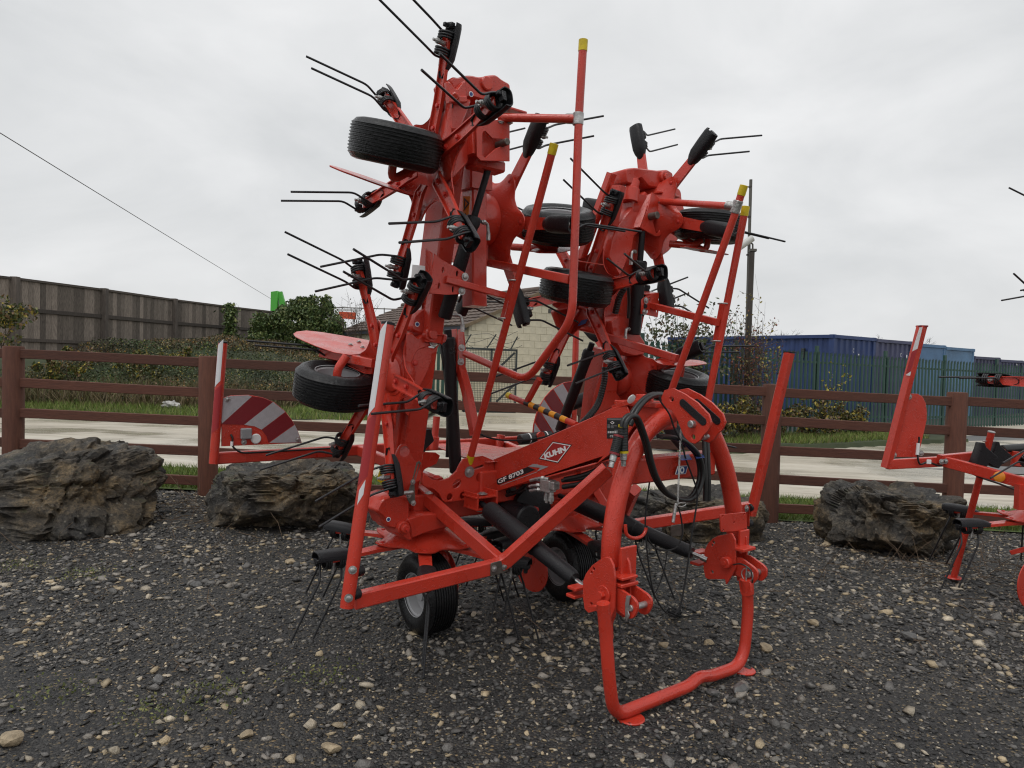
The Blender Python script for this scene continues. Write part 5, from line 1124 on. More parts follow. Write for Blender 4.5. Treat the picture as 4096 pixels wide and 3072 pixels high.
# red pentagon lobe of the rotor carrier behind
casting('rotor_carrier', [B6(660, 260), B6(760, 240), B6(870, 310), B6(880, 430), B6(930, 600), B6(900, 780), B6(740, 980), B6(640, 1050), B6(520, 1000), B6(540, 700)], -.02, .05, r_=.03)
cyl2 = ram(atf(B7(655, 520), .20), atf(B6(470, 760), .28), .042, .02, .72)
ram(atl(Z4(440, 1150), .52), atl(Z4(680, 500), .56), .036, .02, .92)
elbow(atf(B6(400, 990), .27), -ML+.2*MF, cyl2); elbow(atf(B7(605, 460), .22), -ML+MF*.3, cyl2)
mb = MB(); tube(mb, [atf(B7(590, 0), .30), atf(B7(600, 150), .28), atf(B7(590, 340), .26)], .011, bend=.06, n=8); mb.build('hydraulic_hose', HOSE, TED, 60)
def corrug(pts, r, name='corrugated_sleeve'):
    P = np.array(rnd(pts, .12, 10)); seg = np.linalg.norm(np.diff(P, axis=0), axis=1); s = np.concatenate([[0], np.cumsum(seg)]); n = int(s[-1]/.008)
    t = np.linspace(0, s[-1], n); Q = np.stack([np.interp(t, s, P[:, i]) for i in range(3)], 1); mb = MB()
    sweep(mb, Q, circ(r, 10), scale=[1 if i % 2 else .84 for i in range(n)]); mb.build(name, HOSE, TED, 20)
corrug([atl(B7(550, 0), .52), atl(B7(490, 100), .52), atl(B7(445, 280), .54)], .022)
corrug([atl(B7(330, 880), .50), atl(B7(330, 1020), .50), atl(B7(280, 1220), .46), atl(B7(240, 1320), .42), atl(B7(150, 1430), .34), atl(B7(60, 1520), .28)], .022)
br = [B7(735, 130), B7(790, 90), B7(950, 50), B7(910, 330), B7(780, 300), B7(725, 290)]
hs = [ring3(atf(B7(x, y), .27), ML, ZZ, .006, .014, 12) for x, y in ((820, 130), (925, 125), (798, 265), (900, 260))]
pb = plate('arm_bracket', [atf(q, .27) for q in br], hs, .009, RED, TED, n=MF)
plate('bracket_top', [atf(B7(790, 90), .27), atf(B7(950, 50), .27), atf(B7(950, 50), .27)-MF*.25+ZZ*.02, atf(B7(760, 20), .27)-MF*.2], [], .008, RED, pb)
bolts([atf(B7(783, 145), .278), atf(B7(768, 270), .278)], MF, pb, STEEL, .014)
mb = MB(); cyl(mb, atf(B7(775, 207), .272), atf(B7(775, 207), .282), .015, 16, .002); mb.build('bracket_plug', BLK, pb, 35)
GC = guard([OV(1607, 402), OV(1585, 470), OV(1448, 850), OV(1437, 885)], .021, [0], .62, .02)
GD = guard([OV(1611, 447), OV(1527, 880)], .021, [0], .74)
mb = MB(); beam(mb, [atf(B7(850, 200), .275), atl(B7(1575, 385), .70)], .036, .042); mb.build('guard_arm', RED, pb, 30)
mb = MB(); beam(mb, [atl(B7(325, 535), .60), atl(B7(1130, 785), .62)], .034, .045); mb.build('guard_arm', RED, TED, 30)
mb = MB(); tube(mb, [atf(B6(650, 430), .28), atl((1586, 446), .62)], .021, n=14); ar = mb.build('guard_arm', RED, TED, 40)
mb = MB(); a_, b_ = atl((1570, 444), .62), atl((1591, 447), .62); cyl(mb, a_, b_, .026, 14, .002); up_ = nrm(atl((1600, 420), .62)-atl((1580, 480), .62)); cyl(mb, b_-up_*.035, b_+up_*.035, .027, 16, .002); mb.build('tube_clamp', STEEL, ar, 35)
mb = MB(); plq = [atf(B6(580, 345), .30), atf(B6(740, 340), .30), atf(B6(840, 385), .30), atf(B6(700, 375), .30)]
boxm(mb, atf(B6(715, 365), .27), ML*.10, MF*.05, ZZ*.006, .003); mb.build('clamp_plate', RED, ar, 30)
for q in ((805, 355), (780, 392)): bolts([atf(B6(*q), .31)], ZZ, ar, STEEL, .014)
for q in ((672, 440), (768, 445)): bolts([atf(B6(*q), .31)], -ZZ, ar, STEEL, .014)
q0, q1 = atl((1572, 656), .74), atl((1557, 737), .74)
channel(q0, q1, -ML*.012-MF*.022, GD)
mb = MB(); tube(mb, [atl(Z2(1250, 1060), 1.0), atl(Z2(1420, 1075), 1.08), atl(Z2(1480, 1035), 1.14)], .024, bend=.05, n=12); mb.build('wheel_arm', RED, TED, 40)
mb = MB(); tube(mb, [atl(Z1(1500, 1560), .02), atl(Z1(1700, 1575), .08), atl(Z1(1780, 1540), .1)], .023, bend=.05, n=12); mb.build('wheel_arm', RED, TED, 40)
stk = [atl(B7(25, 430), .385), atl(B7(70, 365), .385), atl(B7(145, 345), .385), atl(B7(115, 400), .385)]
plate('blue_sticker', stk, [], .002, BLUE, TED, n=-ML, bev=.0003)
casting('rotor_carrier', [Z4(380, 260), Z4(560, 230), Z4(700, 300), Z4(760, 450), Z4(560, 400), Z4(440, 420)], .0, .05, r_=.03)
# ---- drawbar beam with lettering: vertical plane from the frame towards the headstock
BA, BB = M(-.02, -.225, 0), M(1.12, -.10, 0)
def onb(q): return on2(q, BA, BB)
BN = nrm(np.cross(BB-BA, ZZ)); BN = BN if BN@(-ML) > 0 else -BN; BD = nrm(BB-BA)
bo = [B5(440, 540), B5(1440, 120), Z6(920, 215), Z6(1010, 195), Z6(1060, 330), Z6(960, 480), Z6(800, 600), B5(1700, 480), B5(480, 890), B5(440, 760)]
bplate = plate('drawbar_beam', [onb(q) for q in bo], [], .012, RED, TED, n=BN)
plate('drawbar_side', [onb(q)-BN*.20 for q in bo], [], .012, RED, bplate, n=BN)
mb = MB(); P0, P1 = onb(B5(450, 545)), onb(Z6(930, 215)); Q = [P0, P1, P1-BN*.2, P0-BN*.2]
plate('drawbar_top', [q-ZZ*.004 for q in Q], [], .010, RED, bplate)
P0, P1 = onb(B5(490, 880)), onb(Z6(800, 595)); plate('drawbar_bottom', [q+ZZ*.006 for q in (P0, P1, P1-BN*.2, P0-BN*.2)], [], .010, RED, bplate)
# logo diamond
lg = [onb(B5(988, 512)), onb(B5(1145, 318)), onb(B5(1360, 355)), onb(B5(1205, 560))]; lc = sum(lg)/4
d1 = plate('logo_border', [q for q in lg], [[lc+(q-lc)*.93 for q in lg]], .0016, BLKP, bplate, n=BN, bev=.0002, shift=.0068)
plate('logo_border', [lc+(q-lc)*.93 for q in lg], [[lc+(q-lc)*.85 for q in lg]], .0016, WHT, bplate, n=BN, bev=.0002, shift=.0068)
LOGOR = mat('logo_red', (.36, .02, .016), rough=.4)
plate('logo_field', [lc+(q-lc)*.85 for q in lg], [], .0016, LOGOR, bplate, n=BN, bev=.0002, shift=.0066)
def quad_text(name, s, q0, q1, q2, mt, parent, bold, lift):
    p0, p1, p2 = onb(q0), onb(q1), onb(q2); text_on(name, s, p0+BN*lift, p1-p0, p2-p0, mt, parent, bold, 0)
quad_text('logo_letters', 'KUHN', B5(1062, 515), B5(1302, 428), B5(1046, 455), WHT, bplate, .06, .0085)
# model stripe
st = [onb(B5(488, 752)), onb(B5(870, 600)), onb(B5(955, 632)), onb(B5(548, 800))]
plate('model_stripe', st, [], .0016, BLKP, bplate, n=BN, bev=.0002, shift=.0066)
GREY = mat('silver_print', (.30, .30, .31), rough=.35)
plate('model_chevron', [onb(B5(870, 597)), onb(B5(935, 566)), onb(B5(1098, 598)), onb(B5(965, 655)), onb(B5(1010, 610))], [], .0016, GREY, bplate, n=BN, bev=.0002, shift=.0068)
plate('model_underline', [onb(B5(565, 803)), onb(B5(965, 655)), onb(B5(970, 660)), onb(B5(570, 808))], [], .0016, GREY, bplate, n=BN, bev=.0001, shift=.0064)
quad_text('model_letters', 'GF 8703', B5(545, 790), B5(828, 672), B5(536, 742), WHT, bplate, .03, .0085)
# data plate
dq = [onb(B5(1745, 62)), onb(B5(1925, 55)), onb(B5(1925, 280)), onb(B5(1745, 288))]
dpl = plate('data_plate', dq, [], .0025, BLKP, bplate, n=BN, bev=.0004, shift=.007)
dc = onb(B5(1808, 112)); plate('plate_mark', [dc+BD*-.014, dc+ZZ*.008, dc+BD*.014, dc-ZZ*.008], [[dc+BD*-.009, dc+ZZ*.005, dc+BD*.009, dc-ZZ*.005]], .001, WHT, dpl, n=BN, bev=.0001, shift=.009)
for x0, x1, y in ((1755, 1925, 70), (1755, 1920, 80), (1755, 1780, 135), (1795, 1860, 147), (1755, 1785, 147), (1755, 1785, 157), (1795, 1820, 157), (1755, 1785, 168), (1795, 1825, 168), (1830, 1870, 195)):
    a, b = onb(B5(x0, y)), onb(B5(x1, y)); mb = MB(); beam(mb, [a+BN*.0092, b+BN*.0092], .0008, .0022, up=ZZ, b=.0001); mb.build('plate_print', GREY, dpl)
for i in range(12):
    x = 1762+i*9; a, b = onb(B5(x, 205)), onb(B5(x, 228)); mb = MB(); beam(mb, [a+BN*.0092, b+BN*.0092], .0008 if i % 3 else .002, .0018 if i % 3 else .003, up=BD, b=.0001); mb.build('plate_bar', WHT, dpl)
quad_text('plate_letters', 'CE', B5(1782, 273), B5(1818, 271), B5(1782, 250), WHT, dpl, .0, .0095)

# ---- transverse frame (front gusset at the pivot) with holes
FPL = .03
ga_ = [B4(930, 520), B4(945, 400), B4(985, 420), B4(1040, 465), B4(1130, 478), B4(1230, 445), B4(1310, 370), B4(1350, 290), B4(1385, 235), B4(1600, 200), B4(1720, 250), B4(1740, 600), B4(1420, 690), B4(1180, 715), B4(1150, 690), B4(1120, 620), B4(1050, 565), B4(970, 545)]
def atg(q): return atf(q, FPL)
hs = [ring3(atg(B4(1235, 655)), ML, ZZ, .020), ring3(atg(B4(1380, 640)), ML, ZZ, .021), ring3(atg(B4(1315, 512)), nrm(ML+.25*ZZ), ZZ, .030, .024), ring3(atg(B4(1565, 440)), ML, ZZ, .024, .028),
      [atg(B4(x, y)) for x, y in ((1485, 340), (1600, 298), (1615, 305), (1610, 322), (1495, 362), (1482, 355))]]
fg = plate('pivot_frame', [atg(q) for q in ga_], hs, .014, RED, TED, n=MF)
plate('pivot_frame_back', [atg(q)-MF*.05 for q in [B4(960, 520), B4(1180, 560), B4(1300, 560), B4(1700, 300), B4(1720, 590), B4(1200, 700)]], [], .01, RED, fg, n=MF)
plate('pivot_frame_rear', [atf(q, -.25) for q in [B4(915, 420), B4(915, 190), B4(960, 160), B4(1080, 165), B4(1130, 200), B4(1090, 290), B4(1000, 330), B4(960, 350)]], [], .012, RED, fg, n=MF)
bolts([atg(B4(1450, 378))+MF*.008], MF, fg, STEEL, .022)
bolts([atf(B4(1098, 440), .0)], ZZ, fg, REDB, .02)
# solid lower frame tube along L
mb = MB(); beam(mb, [M(-.12, -.74, .70), M(-.12, .74, .70)], .18, .16, up=ZZ, b=.01); mb.build('cross_tube', RED, TED, 30)
mb = MB(); boxm(mb, M(-.1, .02, .80), MF*.16, ML*.36, ZZ*.10, .01); mb.build('frame_box', RED, TED, 30)
# top sheets around the pivot
plate('frame_sheet', [M(-.25, -.30, .955), M(.06, -.30, .965), M(.06, -.12, .965), M(-.05, .45, .95), M(-.45, .5, .94), M(-.45, -.1, .94)], [], .008, RED, TED, n=ZZ)
# right half of the pivot frame
plate('pivot_frame', [M(FPL, .2, 1.0), M(FPL, .5, .98), M(FPL, .62, .86), M(FPL, .78, .84), M(FPL, .78, .64), M(FPL, .2, .64)], [], .014, RED, TED, n=MF, round_=.02)
casting('hinge_casting', [(1230, 1000), (1300, 960), (1330, 1010), (1320, 1080), (1250, 1090)], -.02, .18)
# damper brackets
mb = MB(); pb0 = atf(B4(1575, 690), .12)
for q, sz in ((atf(B4(1570, 640), .12), 0),): boxm(mb, q, ML*.075, MF*.07, ZZ*.006, .003)
boxm(mb, atf(B4(1480, 690), .12), ML*.006, MF*.07, ZZ*.045, .003); boxm(mb, atf(B4(1690, 660), .12), ML*.006, MF*.07, ZZ*.05, .003); boxm(mb, atf(B4(1560, 770), .12), ML*.06, MF*.07, ZZ*.006, .003)
db = mb.build('damper_bracket', RED, TED, 30); bolts([atf(B4(1602, 625), .15)], ZZ, db, STEEL, .02); bolts([atf(B4(1567, 800), .15)], -ZZ, db, STEEL, .016)
def damper(a, b, r1, r2):
    d = nrm(b-a); h = np.linalg.norm(b-a); mb = MB()
    lathe(mb, [(.016, 0), (.016, h*.09), (.03, h*.09), (r1*.93, h*.10), (r1, h*.12), (r1, h*.52), (r1*.96, h*.54), (r2*1.12, h*.545), (r2*1.12, h*.575), (r2*1.02, h*.58), (r2, h*.60), (r2*.9, h*.90), (r2*.7, h*.925)], a, d, 26); o = mb.build('swing_damper', BLK, TED, 35)
    mb = MB(); cyl(mb, a+d*h*.92, b, .011, 14); cyl(mb, b-d*.02, b+d*.02, .018, 14); mb.build('damper_rod', CHR, o, 35)
damper(atf(Z6(40, 850), .16), atl(Z6(722, 1402), -.43), .055, .043)
damper(atf(Z6(560, 800), .06), atl(Z6(1525, 1218), .40), .052, .042)
# belt pulley guard / black drum between frame and drawbar
mb = MB(); pd = atf(Z6(375, 880), .10); lathe(mb, [(.0, .03), (.10, .03), (.125, .02), (.13, 0), (.13, -.06), (.0, -.06)], pd, MF-ML*.2, 32, caps=False); dr = mb.build('gearbox_cover', BLK, TED, 35)
mb = MB(); cyl(mb, pd+(MF-ML*.2)*.03, pd+(MF-ML*.2)*.07, .016, 16, .003); mb.build('drive_shaft_end', REDB, dr, 35)
mb = MB(); cyl(mb, M(.0, -.12, .62), M(.25, -.12, .62), .09, 24, .01); mb.build('drive_gearbox', BLK, TED, 35)
mb = MB(); P = [atl(B5(500, 950), -.16), atl(B5(600, 900), -.14), atl(B5(700, 850), -.13)]; 
corrug([atl(B5(490, 960), -.14), atl(B5(600, 890), -.13), atl(B5(700, 840), -.12)], .03)
# hydraulic valve block
vb = onb(B5(1085, 810))+BN*.0; mb = MB(); boxm(mb, vb, BD*.036, BN*.03, ZZ*.034, .003)
boxm(mb, vb+BD*.05+ZZ*.008, BD*.016, BN*.025, ZZ*.022, .003); VBLK = mb.build('valve_block', STEEL, TED, 30)
for k, (dx, dz) in enumerate(((-.03, .03), (-.035, -.005), (-.03, -.03), (.0, .04))):
    mb = MB(); p = vb+BD*dx+ZZ*dz; tube(mb, [p, p-BD*.04+BN*.02, p-BD*.09+BN*.02-ZZ*.015], .009, bend=.02, n=9); cyl(mb, p-BD*.02+BN*.01, p-BD*.035+BN*.016, .014, 6); mb.build('hose_fitting', STEEL, VBLK, 35)
for dx in (.0, .035):
    mb = MB(); p = vb+BD*dx-ZZ*.03+BN*.01; cyl(mb, p, p-ZZ*.025, .014, 12); cyl(mb, p-ZZ*.025, p-ZZ*.05, .017, 6); cyl(mb, p-ZZ*.05, p-ZZ*.065, .009, 10); mb.build('test_port', STEEL, VBLK, 35)
for k, (a, b, r) in enumerate(((B5(1200, 760), B5(1640, 655), .011), (B5(1210, 830), B5(1660, 690), .014), (B5(1230, 745), B5(1650, 600), .014), (B5(800, 800), B5(560, 930), .011), (B5(800, 850), B5(620, 890), .009))):
    mb = MB(); pa, pb_ = onb(a)-BN*.03, onb(b)-BN*.05; tube(mb, [pa, (pa+pb_)/2-ZZ*.015, pb_], r, bend=.1, n=8); mb.build('hydraulic_hose', HOSE, TED, 60)

# ---- headstock
HS = .0
def ath(q): return atf(q, 1.20)
lt = [ath(Z6(*q)) for q in ((1300, 262), (1200, 320), (1110, 410), (1040, 540), (985, 690), (945, 830), (922, 960), (905, 1090), (898, 1260))]
rt = [ath(Z6(*q)) for q in ((1420, 190), (1510, 270), (1580, 400), (1640, 550), (1682, 700), (1708, 840), (1722, 960), (1730, 1150))]
def smooth_path(P, k=4):
    P = np.array(P); n = len(P); t = np.arange(n); tt = np.linspace(0, n-1, (n-1)*k+1); out = []
    for s in tt:
        i = min(int(s), n-2); u = s-i; p0 = P[max(i-1, 0)]; p1 = P[i]; p2 = P[i+1]; p3 = P[min(i+2, n-1)]
        out.append(.5*((2*p1)+(-p0+p2)*u+(2*p0-5*p1+4*p2-p3)*u*u+(-p0+3*p1-3*p2+p3)*u**3))
    return out
mb = MB(); tube(mb, smooth_path(lt), .045, n=22); hl = mb.build('headstock_tube', RED, TED, 40)
mb = MB(); tube(mb, smooth_path(rt), .045, n=22); hr = mb.build('headstock_tube', RED, TED, 40)
tp = [(1240, 150), (1262, 100), (1320, 88), (1400, 128), (1480, 182), (1555, 260), (1574, 318), (1552, 368), (1520, 398), (1500, 432), (1465, 457), (1430, 446), (1400, 418), (1385, 395), (1345, 290), (1310, 235), (1250, 205)]
for l in (-.075, .03):
    ps = [atl(Z6(*q), -.075) for q in tp]; sh = (l+.075)*ML
    hole = [ring3(atl(Z6(1310, 160), -.075)+sh, MF, ZZ, .012), ring3(atl(Z6(1453, 412), -.075)+sh, MF, ZZ, .012)]
    a, b = atl(Z6(1385, 185), -.075)+sh, atl(Z6(1520, 308), -.075)+sh; d = nrm(b-a); y = np.cross(d, ML)
    slot = [a+.019*(math.cos(t)*d+math.sin(t)*y) for t in np.linspace(math.pi/2, 1.5*math.pi, 8)]+[b+.019*(math.cos(t)*d+math.sin(t)*y) for t in np.linspace(-math.pi/2, math.pi/2, 8)]
    o = plate('top_link_plate', [p+sh for p in ps], hole, .012, RED, TED, n=-ML)
    plate('slot_dark_plate', slot, [], .004, BLK, o, n=-ML, shift=.0075)  # black plate standing in for the dark of an open slot
mb = MB(); pp = atl(Z6(1440, 326), -.09); cyl(mb, pp-ML*.015, pp+ML*.16, .0175, 18, .003); mb.build('top_link_pin', STEEL, TED, 35)
mb = MB(); pp = atl(Z6(1512, 415), .0); cyl(mb, pp, pp+ML*.05, .013, 14, .002); mb.build('top_link_bush', STEEL, TED, 35)
# saddle joining drawbar and headstock
mb = MB(); sp = [atl(Z6(*q), -.05) for q in ((1000, 190), (1100, 200), (1230, 170))]
boxm(mb, M(1.05, -.02, 1.36), MF*.14, ML*.10, ZZ*.012, .004); boxm(mb, M(1.07, -.02, 1.30), MF*.12, ML*.07, ZZ*.06, .01); mb.build('drawbar_head', RED, TED, 30)
mb = MB(); cyl(mb, atl(Z6(1125, 175), -.02), atl(Z6(1125, 128), -.02), .045, 20, .004); mb.build('pivot_pin_head', RED, TED, 35)
plate('head_sheet', [atl(Z6(*q), -.11) for q in ((915, 205), (1040, 160), (1160, 165), (1160, 200), (1060, 190), (925, 228))], [], .03, RED, TED, n=-ML)
# cross beam with stickers
cb = [atf(Z6(1130, 575), 1.14), atf(Z6(1600, 575), 1.14)]
z_c = atf(Z6(1300, 605), 1.14)[2]
mb = MB(); beam(mb, [M(1.14, -.30, z_c), M(1.14, .36, z_c)], .10, .12, up=ZZ, b=.008); xb = mb.build('cross_beam', RED, TED, 30)
sq = [atf(Z6(*q), 1.204) for q in ((1345, 605), (1414, 600), (1398, 657), (1327, 660))]
s1 = plate('blue_sticker', sq, [], .002, WHT, xb, n=MF, bev=.0003)
c4 = sum(sq)/4; s1b = plate('sticker_field', [c4+(q-c4)*.86+MF*.0018 for q in sq], [], .0012, BLUE, s1, n=MF, bev=.0001)
plate('sticker_symbol', ring3(c4+MF*.0035, ML, ZZ, .017), [ring3(c4+MF*.0035, ML, ZZ, .009)], .001, WHT, s1, n=MF, bev=.0001)
zt = z_c+.0625
sq = [atz(Z6(*q), zt) for q in ((1345, 533), (1420, 528), (1440, 560), (1370, 566))]; plate('blue_sticker', sq, [], .002, BLUE, xb, n=ZZ, bev=.0003)
sq = [atz(Z6(*q), zt) for q in ((1455, 527), (1510, 522), (1525, 548), (1470, 555))]; plate('blue_sticker', sq, [], .002, BLUE, xb, n=ZZ, bev=.0003)
# lower link brackets
LBp = [(225, 700), (245, 650), (285, 598), (335, 562), (370, 545), (402, 548), (425, 600), (436, 680), (432, 890), (405, 965), (385, 975), (330, 930), (312, 900), (262, 915), (235, 890), (222, 800)]
def hole7(x, y, l, r=.01): return ring3(atl(Z7(x, y), l), MF, ZZ, r, n=10)
lbk = plate('lower_link_plate', [atl(Z7(*q), -.50) for q in LBp], [hole7(296, 622, -.5, .008), hole7(281, 645, -.5, .007), hole7(281, 855, -.5, .008)], .012, RED, TED, n=-ML, round_=.006)
sh = .10*ML
plate('lower_link_plate', [atl(Z7(*q), -.50)+sh for q in LBp], [], .012, RED, TED, n=-ML, round_=.006)
mb = MB(); pc = atl(Z7(358, 792), -.507); cyl(mb, pc, pc-ML*.008, .040, 24, .002); cyl(mb, pc-ML*.008, pc-ML*.03, .018, 6, .002); cyl(mb, pc-ML*.02, pc-ML*.02+ZZ*.03, .004, 8); mb.build('bracket_pin', RED, lbk, 35)
plate('stand_collar', [atl(Z7(*q), -.50)+(-ML*.02) for q in ((315, 850), (395, 850), (400, 862), (320, 868))], [], .09, RED, TED, n=ML)
HK = [(437, 748), (470, 752), (560, 815), (585, 850), (585, 895), (565, 940), (545, 955), (515, 945), (437, 880)]
for l in (-.475, -.385):
    o = plate('hook_plate', [atl(Z7(*q), -.475)+(l+.475)*ML for q in HK], [], .014, RED, TED, n=-ML, round_=.01)
mb = MB(); pc = atl(Z7(530, 885), -.49); cyl(mb, pc, pc+ML*.13, .014, 16, .002); hp = mb.build('hook_pin', STEEL, TED, 35)
plate('hook_latch', [atl(Z7(*q), -.492) for q in ((508, 800), (540, 800), (528, 830), (520, 900), (530, 935), (510, 970), (500, 950), (500, 850))], [], .006, STEEL, TED, n=-ML, round_=.004)
for c_, e1, e2, e3 in ((atl(Z7(478, 710), -.43), .05, .055, .008), (atl(Z7(478, 665), -.43), .05, .05, .006), (atl(Z7(515, 620), -.39), .008, .05, .10)):
    mb = MB(); boxm(mb, c_, MF*e1, ML*e2, ZZ*e3, .003); mb.build('bracket_web', RED, TED, 30)
for q in ((205, 740), (195, 790)):
    mb = MB(); boxm(mb, atl(Z7(*q), -.45), MF*.03, ML*.06, ZZ*.008, .003); mb.build('damper_lug', RED, TED, 30)
RBp = [(1025, 560), (1030, 500), (1050, 455), (1085, 420), (1120, 402), (1210, 385), (1232, 430), (1234, 620), (1190, 700), (1172, 728), (1165, 690), (1055, 692), (1035, 680), (1022, 620)]
rbk = plate('lower_link_plate', [atl(Z7(*q), .40) for q in RBp], [hole7(1090, 447, .4, .009), hole7(1080, 465, .4, .007), hole7(1080, 643, .4, .009)], .012, RED, TED, n=-ML, round_=.006)
plate('lower_link_plate', [atl(Z7(*q), .40)+ML*.10 for q in RBp], [], .012, RED, TED, n=-ML, round_=.006)
mb = MB(); pc = atl(Z7(1178, 580), .393); cyl(mb, pc+ML*.02, pc-ML*.03, .030, 22, .004); cyl(mb, pc-ML*.03, pc-ML*.036, .012, 10); mb.build('bracket_pin', RED, rbk, 35)
HK2 = [(1236, 545), (1270, 548), (1360, 612), (1382, 640), (1380, 690), (1350, 722), (1325, 715), (1236, 660)]
for l in (.42, .50): plate('hook_plate', [atl(Z7(*q), .42)+(l-.42)*ML for q in HK2], [], .014, RED, TED, n=-ML, round_=.01)
mb = MB(); pc = atl(Z7(1318, 660), .405); cyl(mb, pc-ML*.01, pc+ML*.12, .016, 16, .002); hp2 = mb.build('hook_pin', STEEL, TED, 35)
mb = MB(); pts = [pc-ML*.012+.033*(math.cos(t)*MF+math.sin(t)*ZZ) for t in np.linspace(0, 2*math.pi, 22)]; tube(mb, pts, .0028, n=6); cyl(mb, pc-ML*.02+ZZ*.04, pc-ML*.02-ZZ*.04, .004, 8); mb.build('linch_pin', STEEL, hp2, 40)
mb = MB(); tube(mb, [atl(Z7(1215, 595), .39), atl(Z7(1270, 585), .38), atl(Z7(1340, 630), .39), atl(Z7(1345, 720), .40), atl(Z7(1310, 705), .40)], .004, bend=.05, n=6); mb.build('pin_cord', HOSE, hp2, 60)
for q, l_, e1, e2, e3 in (((1270, 482), .45, .05, .055, .008), ((1285, 440), .49, .008, .04, .06), ((1000, 510), .45, .03, .05, .008), ((995, 580), .45, .03, .05, .008)):
    mb = MB(); boxm(mb, atl(Z7(*q), l_), MF*e1, ML*e2, ZZ*e3, .003); mb.build('bracket_web', RED, TED, 30)
# square mounting plate on the right tube
sq = [atf(Z7(*q), 1.27) for q in ((1126, 262), (1300, 245), (1306, 372), (1130, 377))]
c4 = sum(sq)/4
plate('mounting_plate', sq, [ring3(c4+(q-c4)*.82, ML, ZZ, .006, n=10) for q in sq]+[ring3(c4, ML, ZZ, .006, n=10)], .008, RED, TED, n=MF, round_=.012)
# parking stand
def ats(q): return atf(Z7(*q), 1.375)
stp = [ats((352, 860)), ats((372, 1080)), ats((410, 1500)), None]
zb = .034
sp0 = atz(Z7(455, 1585), zb); 
path = [ats((352, 850)), ats((372, 1080)), ats((394, 1380)), atz(Z7(425, 1600), zb), M(1.385, -.05, zb+.012), M(1.38, .02, zb+.028), M(1.378, .06, zb+.028), M(1.378, .13, zb+.012), M(1.375, .40, zb), M(1.375, .425, .30), ats((1310, 770)), ats((1300, 690))]
mb = MB(); tube(mb, rnd(path, [0, .1, .1, .15, .05, .05, .05, .05, .12, .1, .05, 0], 8), .0285, n=18); pst = mb.build('parking_stand', RED, TED, 40)
for p in (atz(Z7(535, 1625), .001), M(1.375, .40, .0)):
    mb = MB(); lathe(mb, [(.06, .002), (.062, .005), (.062, .009), (.058, .012)], p, ZZ, 24); mb.build('stand_foot', RED, pst, 35)
plate('stand_strap', [atl(Z7(*q), -.47) for q in ((395, 850), (430, 850), (430, 940), (408, 985), (412, 1095), (385, 1105), (385, 960))], [], .022, RED, pst, n=-ML, round_=.01)
plate('stand_strap', [atl(Z7(*q), .40) for q in ((1262, 690), (1340, 705), (1346, 800), (1325, 805), (1285, 800), (1272, 770))], [], .03, RED, pst, n=-ML, round_=.01)
# hose hook
mb = MB(); hk = [atf(Z7(*q), 1.26) for q in ((500, 330), (505, 385), (530, 412), (570, 420), (610, 405), (632, 375), (636, 350))]; tube(mb, smooth_path(hk, 3), .0085, n=8); mb.build('hose_hook', RED, hl, 50)

# ---- front deflector frames and marker posts
fl0, fl1 = M(.60, -1.395, .480), M(.60, -.583, .514)
fl2 = atl(B5(1745, 625), -.20); fl3 = atl(B4(870, 570), -.66)
mb = MB(); beam(mb, [fl0, fl1, fl2], .055, .07, up=ZZ, bend=.06, b=.006); fr = mb.build('deflector_frame', RED, TED, 30)
mb = MB(); beam(mb, [fl3, fl1+ML*.0+ZZ*.01-MF*.02], .055, .075, up=ZZ, b=.006); mb.build('deflector_brace', RED, fr, 30)
q = fl1-ML*.03+MF*.03; plate('joint_plate', [q-ML*.06-ZZ*.035, q+ML*.05-ZZ*.03, q+ML*.05+ZZ*.035, q-ML*.06+ZZ*.03], [], .006, DSTEEL, fr, n=MF, round_=.01)
bolts([q-ML*.04+MF*.003, q+ML*.025+MF*.003], MF, fr, STEEL, .011)
pt, pbm = atf((838, 700), .645), atf((749, 1312), .645)
mb = MB(); tube(mb, [pbm, pt], .030, n=16); mp = mb.build('marker_post', RED, TED, 40)
mb = MB(); d = nrm(pt-pbm); lathe(mb, [(.031, -.004), (.031, .006), (.02, .010)], pt, d, 16); mb.build('post_cap', BLK, mp, 40)
def wrap(parent, base, d, r, s0, s1, a0, a1, mt, name, facing, slant=.05):
    """reflective strip wrapped on a round post"""
    x = nrm(facing-d*(facing@d)); y = np.cross(d, x); V_ = []; F_ = []; n = 8
    for i in range(n+1):
        t = a0+(a1-a0)*i/n; k = i/n*slant
        for s in (s0+k, s1+k): V_.append(base+d*s+(r+.0012)*(math.cos(t)*x+math.sin(t)*y))
    for i in range(n): F_.append((2*i, 2*i+2, 2*i+3, 2*i+1))
    mb = MB().add(V_, F_); mb.build(name, mt, parent, 60)
wrap(mp, pbm, d, .030, np.linalg.norm(pt-pbm)-.42, np.linalg.norm(pt-pbm)-.04, -1.15, -.1, WHS, 'reflective_strip', MF-ML*.6, .05)
wrap(mp, pbm, d, .030, np.linalg.norm(pt-pbm)-.72, np.linalg.norm(pt-pbm)-.44, -1.15, .3, RDS, 'reflective_strip', MF-ML*.6, .05)
wrap(mp, pbm, d, .030, np.linalg.norm(pt-pbm)-.80, np.linalg.norm(pt-pbm)-.735, -.6, .1, WHS, 'reflective_strip', MF-ML*.6, .05)
for s in (.03, .13):
    mb = MB(); p = pbm+d*(s+.02); cyl(mb, p+ML*.02, p+ML*.055-MF*.01, .024, 16, .005); mb.build('rubber_mount', BLK, mp, 40)
bolts([pbm+d*.05+MF*.028-ML*.012, pbm+d*.17+MF*.028-ML*.012], MF-ML*.5, mp, STEEL, .012)
